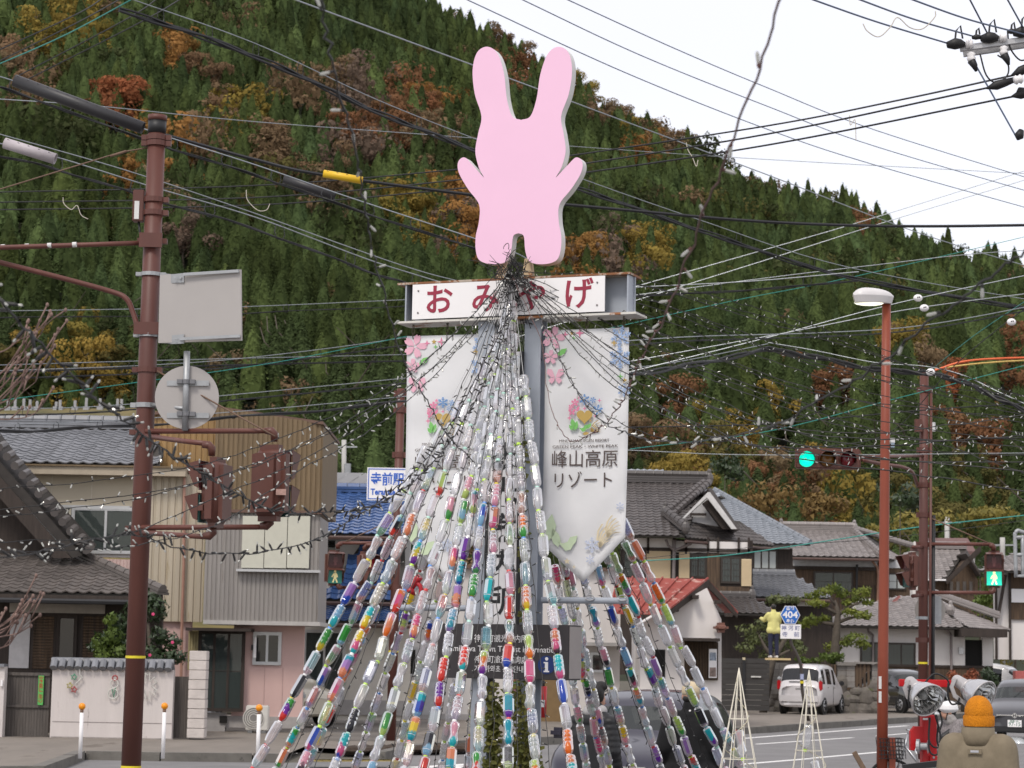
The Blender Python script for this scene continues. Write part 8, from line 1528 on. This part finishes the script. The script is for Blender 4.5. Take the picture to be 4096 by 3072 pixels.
# ================================================================== GARDEN WALLS AND PLANTS, RIGHT
m_dkw = mat("charcoal_boards", (.045, .042, .040), .8, var=.25, scale=3, stretch=(.4, 5, 5))
bf = thing("black_board_fence", V((W(2985, 2830, 73).x, 73, 0)), "black horizontal board fence right of the white building", "fence")
for x0, x1 in ((2872, 2972), (2980, 3078)):
    a, c, z0, z1 = ext(x0, x1, 2632, 2842, 73)
    for k in range(10): q0, q1 = z0 + (z1 - z0) * k / 10, z0 + (z1 - z0) * (k + .93) / 10; b = MB(); b.box((a, 73 + RND.uniform(0, .02), q0), (c, 73.06, q1)); b.build("board", m_dkw, bf)
b = MB(); hb(b, 2971, 2981, 2632, 2842, 72.95, .1); b.build("post", m_black, bf); b = MB(); hb(b, 2971, 2981, 2630, 2640, 72.93, .12); b.build("post_cap", mat("cream_cap", (.55, .48, .32), .7), bf); b = MB(); hb(b, 3004, 3044, 2704, 2710, 72.96, .03); b.build("letter_slot", m_chrome, bf)
m_stone = mat("garden_stone", (.13, .115, .10), .9, var=.35, scale=3, spots=(.10, .11, .05), spot_scale=4, spot_at=.6, bump=.5, bscale=18); m_cblk = mat("old_concrete_block", (.20, .185, .17), .95, var=.25, scale=3, spots=(.08, .075, .07), spot_scale=3, spot_at=.58, bump=.3, bscale=30, rnd=.15)
sw = thing("stone_block_wall", V((W(3320, 2850, 77.5).x, 77.5, 0)), "grey block wall on rough stones with wooden slat panels behind the mini wagon", "wall")
def blocks(x0, x1, yt, yb, nr, Y, cw=.39):
    a, c, z0, z1 = ext(x0, x1, yt, yb, Y); nc = max(1, round((c - a) / cw))
    for r in range(nr):
        for k in range(nc): b = MB(); b.box((a + (c - a) * k / nc + .006, Y + RND.uniform(0, .015), z0 + (z1 - z0) * r / nr + .006), (a + (c - a) * (k + 1) / nc - .006, Y + .18, z0 + (z1 - z0) * (r + 1) / nr - .006)); b.build("block", m_cblk, sw)
blocks(3072, 3160, 2650, 2760, 4, 77.5); blocks(3350, 3420, 2660, 2750, 4, 77.5); blocks(3488, 3530, 2660, 2750, 4, 77.5); blocks(3160, 3350, 2715, 2752, 1, 77.5); part("coping", m_cblk, sw, 3350, 3424, 2648, 2662, 77.4, .4); part("coping", m_cblk, sw, 3424, 3530, 2648, 2656, 77.4, .4); part("core", m_cblk, sw, 3072, 3530, 2760, 2880, 77.7, .2)
for x0, x1 in ((3150, 3350), (3422, 3486)):
    a, c, z0, z1 = ext(x0, x1, 2656, 2715 if x0 < 3400 else 2748, 77.5); k_ = max(2, int((c - a) / .11))
    for k in range(k_): b = MB(); b.box((a + (c - a) * k / k_, 77.5, z0), (a + (c - a) * (k + .6) / k_, 77.53, z1)); b.build("slat", m_woodb, sw)
    b = MB(); b.box((a, 77.54, z1 - .08), (c, 77.58, z1)); b.build("rail", m_wood, sw)
rn = random.Random(4)
for x0, x1, yt, yb in ((3072, 3130, 2765, 2880), (3330, 3530, 2752, 2872)):
    a, c, z0, z1 = ext(x0, x1, yt, yb, 77.5); x = a
    while x < c:
        z = z0; wv = rn.uniform(.25, .5)
        while z < z1 - .1:
            hv = rn.uniform(.25, .6); b = MB(); cx = V((x + wv / 2 + rn.uniform(-.12, .12), 77.62, z + hv / 2)); b.ell(cx, wv * .75, .2, hv * .66, 9, 6); b.v = [cx + (p - cx) * (1 + .34 * MN.noise(p * 3.1)) for p in b.v]; b.build("stone", m_stone, sw); z += hv * .86
        x += wv * .9
def leafcloud(b_or_T, c, rx, ry, rz, n, size, rn, up=.3):
    for k in range(n):
        d = V((rn.gauss(0, 1), rn.gauss(0, 1), rn.gauss(0, 1))).normalized(); p = V(c) + V((d.x * rx, d.y * ry, d.z * rz)) * rn.uniform(.55, 1.05); s = size * rn.uniform(.6, 1.3); a = V((rn.gauss(0, 1), rn.gauss(0, 1), rn.gauss(0, 1) + up)).normalized(); e = d.cross(a); e = e.normalized() if e.length > .05 else d.orthogonal().normalized(); f_ = (a - d * a.dot(d) * .3)
        b_or_T.append((p - e * s * .35, p + e * s * .35, p + f_ * s))
m_green = mat("green_leaf", (.075, .125, .028), .6, var=.4, scale=2, col2=(.16, .22, .04), transl=.25); m_pine = mat("garden_pine", (.09, .15, .03), .7, var=.35, scale=1.5, col2=(.24, .26, .04), transl=.25); m_dgreen = mat("dark_leaf", (.030, .052, .018), .45, var=.4, scale=3, transl=.15, spec=.6); m_red_l = mat("reddish_leaf", (.28, .09, .045), .7, var=.35, scale=4, transl=.25); m_pinkf = mat("pink_flower", (.62, .06, .18), .5); m_yg = mat("yellow_green_leaf", (.17, .16, .035), .7, var=.4, scale=.6, col2=(.30, .24, .05), transl=.25); m_bare = mat("bare_twig", (.20, .13, .11), .8, var=.25)
def plant(name, base, label, cat, clouds, m, trunk=None, seed=0, size=.12, dens=260, group=None, leafname="crown"):
    t = thing(name, base, label, cat, group); rn = random.Random(seed); T_ = []
    for c, rx, ry, rz in clouds: leafcloud(T_, c, rx, ry, rz, int(dens * (rx * rz + .05) / (size * size) * .055), size, rn)
    me = tri_mesh(leafname, [tuple(p - V(base) for p in q) for q in T_]); place(leafname, me, m, t)
    if trunk:
        b = MB(); [b.tube(pts, r, 7) for pts, r in trunk]; b.build("trunk", m_bark, t, smooth=True)
    return t
def PX(x, y, Y, w_, h_, dy=None): c = W(x, y, Y); k = Y / F; return (c, w_ * k, dy or w_ * k * .8, h_ * k)
YN = 79.0; bs = G(3335, 2700, 0); bs = V((W(3336, 2700, YN).x, YN, 0)); tr_pts = [bs, W(3340, 2600, YN), W(3346, 2520, YN), W(3352, 2450, YN), W(3340, 2400, YN)]
plant("cloud_pruned_tree", bs, "cloud-pruned garden tree with flat green foliage pads behind the mini wagon", "tree", [PX(x, y, YN + dy, w_, h_) for x, y, w_, h_, dy in ((3300, 2366, 50, 20, 0), (3250, 2385, 34, 16, .3), (3340, 2352, 30, 14, 0), (3370, 2376, 30, 18, .2), (3440, 2374, 44, 22, 0), (3420, 2400, 34, 14, .4), (3462, 2362, 24, 16, 0), (3262, 2412, 40, 16, -.3), (3290, 2420, 26, 12, 0), (3385, 2412, 22, 12, 0), (3470, 2410, 30, 14, .2), (3430, 2460, 60, 20, 0), (3400, 2446, 30, 12, -.2), (3466, 2466, 22, 14, 0), (3250, 2480, 44, 22, 0), (3220, 2496, 30, 18, .2), (3300, 2474, 30, 14, .2), (3420, 2555, 56, 26, 0), (3370, 2570, 40, 22, .2), (3450, 2580, 30, 20, 0), (3330, 2590, 36, 24, .3))], m_pine, [(tr_pts, [.2, .17, .14, .1, .04]), ([W(3350, 2455, YN), W(3300, 2430, YN), W(3262, 2420, YN)], [.08, .05, .02]), ([W(3350, 2460, YN), W(3400, 2425, YN), W(3450, 2405, YN)], [.09, .06, .02]), ([W(3348, 2500, YN), W(3290, 2490, YN), W(3240, 2485, YN)], [.08, .05, .02]), ([W(3350, 2490, YN), W(3400, 2472, YN), W(3440, 2466, YN)], [.08, .05, .02]), ([W(3345, 2560, YN), W(3400, 2560, YN)], [.07, .03]), ([W(3344, 2420, YN), W(3310, 2385, YN)], [.06, .02])], 3, .14, 330)
bs = V((W(3050, 2700, 76).x, 76, 0)); plant("cloud_pruned_tree", bs, "cloud-pruned tree behind the route sign and the man in yellow", "tree", [PX(x, y, 76 + dy, w_, h_) for x, y, w_, h_, dy in ((3130, 2396, 66, 18, 0), (3090, 2404, 30, 14, 0), (3180, 2402, 34, 14, 0), (2990, 2520, 46, 26, 0), (3060, 2500, 50, 26, .4), (2985, 2590, 46, 24, 0), (3040, 2555, 40, 30, .4), (3120, 2580, 50, 30, .5), (3180, 2575, 44, 26, .3), (3080, 2620, 60, 24, .3), (3200, 2600, 34, 20, 0), (3010, 2560, 36, 20, 0))], mat("grey_green_leaf", (.085, .11, .05), .6, var=.4, scale=2, col2=(.15, .17, .05), transl=.2), [([bs, W(3090, 2640, 76), W(3120, 2590, 76), W(3150, 2540, 76), W(3140, 2420, 76)], [.14, .12, .09, .07, .03]), ([W(3095, 2635, 76), W(3060, 2590, 76), W(3030, 2530, 76)], [.09, .06, .02]), ([W(3100, 2630, 76), W(3160, 2600, 76)], [.08, .03])], 5, .13, 300)
for i, (x, y, Y, w_, h_, m, lb, sz) in enumerate(((3300, 2632, 78.5, 70, 22, m_green, "low green shrub on top of the stone wall", .12), (3210, 2638, 78.5, 40, 16, m_green, "small leafy shrub behind the mini wagon roof", .12), (3850, 2720, 82, 60, 40, m_red_l, "reddish-leaved bush behind the floodlights", .12), (3975, 2712, 80, 50, 66, m_dgreen, "dark green bush in front of the white minivan", .12), (4060, 2560, 100, 70, 120, m_yg, "tall tangled autumn shrub beside the half-timbered house", .2), (3935, 2400, 105, 50, 60, m_green, "green shrub between the barn and the half-timbered house", .2), (3920, 2260, 118, 60, 50, m_dgreen, "dark shrub beside the cottage roof", .25), (2600, 1990, 105, 140, 40, m_yg, "yellow-green bush row above the black tiled ridge", .3), (2800, 1980, 108, 120, 50, m_yg, "yellow-green trees behind the gable", .3), (3450, 2120, 125, 160, 50, m_yg, "olive scrub behind the hipped roof", .3), (3080, 2010, 122, 150, 80, mat("brown_scrub", (.17, .10, .045), .8, var=.4, scale=.5, col2=(.26, .17, .05), transl=.2), "brown autumn scrub above the pale grey roof", .3), (3300, 2010, 124, 130, 80, mat("brown_scrub", (.17, .10, .045), .8), "rusty scrub left of the street lamp post", .3), (3800, 2080, 135, 260, 60, m_yg, "wide olive bank of scrub behind the signal pole", .35), (2900, 1880, 126, 90, 70, m_dgreen, "dark evergreen clump above the gable", .3), (3600, 1990, 130, 110, 70, m_dgreen, "dark evergreen clump behind the street lamp", .3))):
    c = W(x, y, Y); rn = random.Random(50 + i); cl = [PX(x + rn.uniform(-.7, .7) * w_, y + rn.uniform(-.6, .6) * h_, Y + rn.uniform(-.5, .5), w_ * rn.uniform(.35, .5), h_ * rn.uniform(.4, .65)) for _ in range(6)]; bs = V((c.x, Y, 0)); plant("shrub", bs, lb, "shrub", cl, m, [([bs, bs.lerp(c, .8), c], [.06 + sz * .2, .04, .02])], 60 + i, sz, 300, "shrubs around the houses")
bs = V((W(600, 2700, 46).x, 46, 0)); cam_cl = [PX(x, y, 46, w_, h_) for x, y, w_, h_ in ((545, 2440, 60, 50), (620, 2440, 55, 56), (590, 2400, 40, 36), (480, 2500, 55, 50), (430, 2560, 60, 45), (520, 2580, 70, 60), (640, 2540, 40, 40), (690, 2570, 40, 36), (600, 2620, 60, 45), (700, 2630, 50, 30), (640, 2630, 60, 34), (440, 2630, 70, 40), (380, 2590, 30, 24), (520, 2640, 60, 30))]
cm = plant("camellia_bush", bs, "dense dark camellia bush with pink flowers behind the garden wall", "bush", cam_cl, m_dgreen, [([bs, W(600, 2600, 46), W(590, 2450, 46)], [.07, .05, .02])], 8, .10, 360)
for x, y in ((613, 2457), (690, 2570), (600, 2621)): b = MB(); c = W(x, y, 45.5); [b.ell(c + V((.018 * cos(q * 1.256), -.01, .018 * sin(q * 1.256))), .017, .01, .017, 7, 5) for q in range(5)]; b.build("flower", m_pinkf, cm)
bs2 = V((W(420, 2560, 45.8).x, 45.8, 0)); plant("nandina_bush", bs2, "lighter green feathery bush left of the brown pole", "bush", [PX(x, y, 45.7, w_, h_) for x, y, w_, h_ in ((400, 2570, 40, 36), (450, 2545, 44, 40), (470, 2600, 40, 30), (440, 2480, 30, 26), (410, 2620, 40, 26))], m_green, None, 9, .11, 260)
def twigs(label, x0, x1, y0, y1, Y, n, seed):
    rn = random.Random(seed); t = thing("bare_tree", W(x0, y1, Y), label, "tree"); b = MB()
    for k in range(n):
        xa, ya = x0 + rn.uniform(-20, 10), rn.uniform(y0 + (y1 - y0) * .3, y1); pts = [W(xa, ya, Y)]; an = rn.uniform(-.9, .25); x, y = xa, ya
        for s in range(5): x += (x1 - x0) / 5.5 * rn.uniform(.4, 1.1); y += (x1 - x0) / 6 * sin(an) + rn.uniform(-14, 10); an -= .18; pts.append(W(x, y, Y + rn.uniform(-.05, .05)))
        b.tube(spline(pts, 3), [.0045 * (1 - .045 * q) for q in range(16)], 4)
        for s in range(2, 6):
            p = pts[s]; e = p + V((rn.uniform(.01, .06), 0, rn.uniform(.03, .1))); b.tube([p, e], .0035, 4); b.ell(e, .007, .007, .010, 6, 4)
    b.build("branches", m_bare, t, smooth=True)
twigs("bare budding magnolia twigs against the hill at the left edge", -60, 290, 1290, 1680, 9, 10, 2); twigs("bare budding twigs before the dark house at the left edge", -60, 190, 2460, 2600, 9, 6, 3)
iv = thing("ivy", ML(sL, 0, .08), "green ivy climbing the tower posts under the information sign", "ivy"); T_ = []; rn = random.Random(3)
for x0, x1, y0, y1, n in ((1945, 2000, 2722, 3200, 420), (2050, 2110, 2722, 3200, 420), (2085, 2160, 2960, 3200, 260), (2086, 2104, 1500, 2500, 160), (1950, 1990, 2850, 3200, 260)):
    for k in range(n):
        p = MP(rn.uniform(x0, x1), y0 + (y1 - y0) * rn.random() ** .8, .09 + rn.uniform(0, .06)); s = rn.uniform(.02, .045); a = V((rn.gauss(0, 1), rn.gauss(-.6, .4), rn.gauss(-.5, .6))).normalized(); e = a.orthogonal().normalized(); T_ += [(p, p + a * s + e * s * .55, p + a * s * 1.5), (p, p + a * s * 1.5, p + a * s - e * s * .55)]
place("ivy_leaves", tri_mesh("ivy_leaves", [tuple(q - iv.location for q in tt) for tt in T_]), mat("ivy_leaf", (.11, .15, .035), .5, var=.45, scale=9, col2=(.24, .22, .06), transl=.2), iv); b = MB()
for x in (1970, 2078): b.tube([MP(x + 10 * sin(k), 3200 - k * 48, .085) for k in range(11)], .006, 5)
b.build("ivy_stem", m_bark, iv)
rh = thing("red_horn", MP(1690, 2400, .05), "red horn-shaped lamp hanging from the left cross pipe", "horn lamp"); m_rh = mat("red_plastic", (.42, .02, .03), .35); tube_part("horn", [MP(1650, 2352, .1), MP(1668, 2320, .1), MP(1680, 2306, .1)], [.016, .03, .03], m_rh, rh, 12); tube_part("handle", spline([MP(1668, 2330, .1), MP(1684, 2352, .1), MP(1682, 2400, .1), MP(1680, 2440, .1)], 5), [.018] * 16, m_rh, rh, 10); b = MB(); b.tube([MP(1640, 2368, .1), MP(1650, 2352, .1)], [.05, .016], 14); b.build("bell", m_rh, rh, smooth=True)
gb = MB(); gb.add([W(-500, 1640, 158), W(560, 1632, 158), W(820, 1680, 158), W(820, 1800, 140), W(560, 1800, 140), W(-500, 1800, 140), V((-60, 120, 0)), V((0, 120, 0))], [(0, 1, 4, 5), (1, 2, 3, 4), (5, 4, 7, 6), (4, 3, 7)]); kind(gb.build("grass_bank", mat("grass_bank", (.10, .10, .035), .95, var=.35, scale=.4, col2=(.20, .15, .06), bump=.5, bscale=3)), "structure")
rn = random.Random(12)
for k, x in enumerate((32, 60, 95, 148, 225, 240, 300, 345, 400, 470, 486, 560, 600, 120)):
    h_ = rn.uniform(.35, .7); c = W(x, 1630, 157.5); t = thing("gravestone", c, "pale gravestone, %s from the left in the hillside graveyard" % ["first", "second", "third", "fifth", "sixth", "seventh", "eighth", "ninth", "tenth", "eleventh", "twelfth", "thirteenth", "last", "fourth"][k], "gravestone", "gravestones on the hillside terrace"); b = MB(); b.box((c.x - .2, c.y - .2, c.z - .4), (c.x + .2, c.y + .2, c.z + .05)); b.build("base", mat("grave_granite", (.33, .33, .34), .7, var=.15), t); b = MB(); b.box((c.x - .09, c.y - .09, c.z + .051), (c.x + .09, c.y + .09, c.z + .05 + h_)); b.build("column", mat("grave_granite", (.33, .33, .34), .7), t, bevel=.02)
for x, yt, yb, Y, lb in ((3788, 2062, 2200, 150, "pale concrete utility pole behind the cottage"), (1376, 1760, 1890, 150, "pale concrete utility pole beyond the station roof"), (4010, 2150, 2200, 140, "thin pale pole right of the walk signal")):
    p, q = W(x, yt, Y), W(x, yb, Y); t = thing("utility_pole", V((q.x, Y, q.z)), lb, "utility pole", "far utility poles"); tube_part("shaft", [p, q, V((q.x, Y, max(0, q.z - 12)))], .16, mat("pole_concrete", (.45, .44, .42), .8), t, 8); b = MB(); b.beam(p - V((1.1, 0, .5)), p + V((.9, 0, -.45)), .1, .1); b.build("crossarm", m_galv, t); b = MB(); b.tube([p + V((.3, -.2, -1.6)), p + V((.3, -.2, -2.4))], .22, 8); b.build("transformer", m_galv, t)
rl = thing("steel_ladder_rail", W(4070, 2320, 40), "grey tubular ladder rail at the right picture edge", "rail")
for pts in ([(4064, 2308), (4060, 2150), (4062, 2132), (4072, 2122), (4090, 2128), (4150, 2140)], [(4092, 2310), (4090, 2140)], [(4060, 2150), (4150, 2148)], [(4062, 2220), (4150, 2216)]): tube_part("tube", spline([W(x, y, 40) for x, y in pts], 4), .035, m_galv, rl, 8)
b = MB(); b.beam(W(4064, 2304, 40), W(4150, 2300, 40), .3, .04); b.build("step", m_galv, rl)
rk = thing("red_cabinet", V((W(4085, 2740, 90).x, 90, 0)), "faded red cabinet at the right picture edge", "cabinet"); part("casing", mat("faded_red", (.42, .11, .10), .6), rk, 4062, 4140, 2684, 2770, 90, .5, bevel=.02)
fx = thing("red_cylinder", V((W(2170, 2800, 19).x, 19.2, .9)), "red cylinder with white label behind the ivy post", "fire extinguisher"); p0, p1 = W(2168, 2870, 19.2), W(2172, 2745, 19.2); tube_part("body", [p0, p1], .035, mat("extinguisher_red", (.50, .02, .025), .35), fx, 14); tube_part("neck", [p1, p1 + V((0, 0, .05))], .015, m_trim, fx, 8); b = MB(); q = p0.lerp(p1, .45); b.box((q.x - .02, 19.16, q.z - .03), (q.x + .02, 19.166, q.z + .03)); b.build("label", m_white, fx)
bpy.data.scenes.remove(TS)
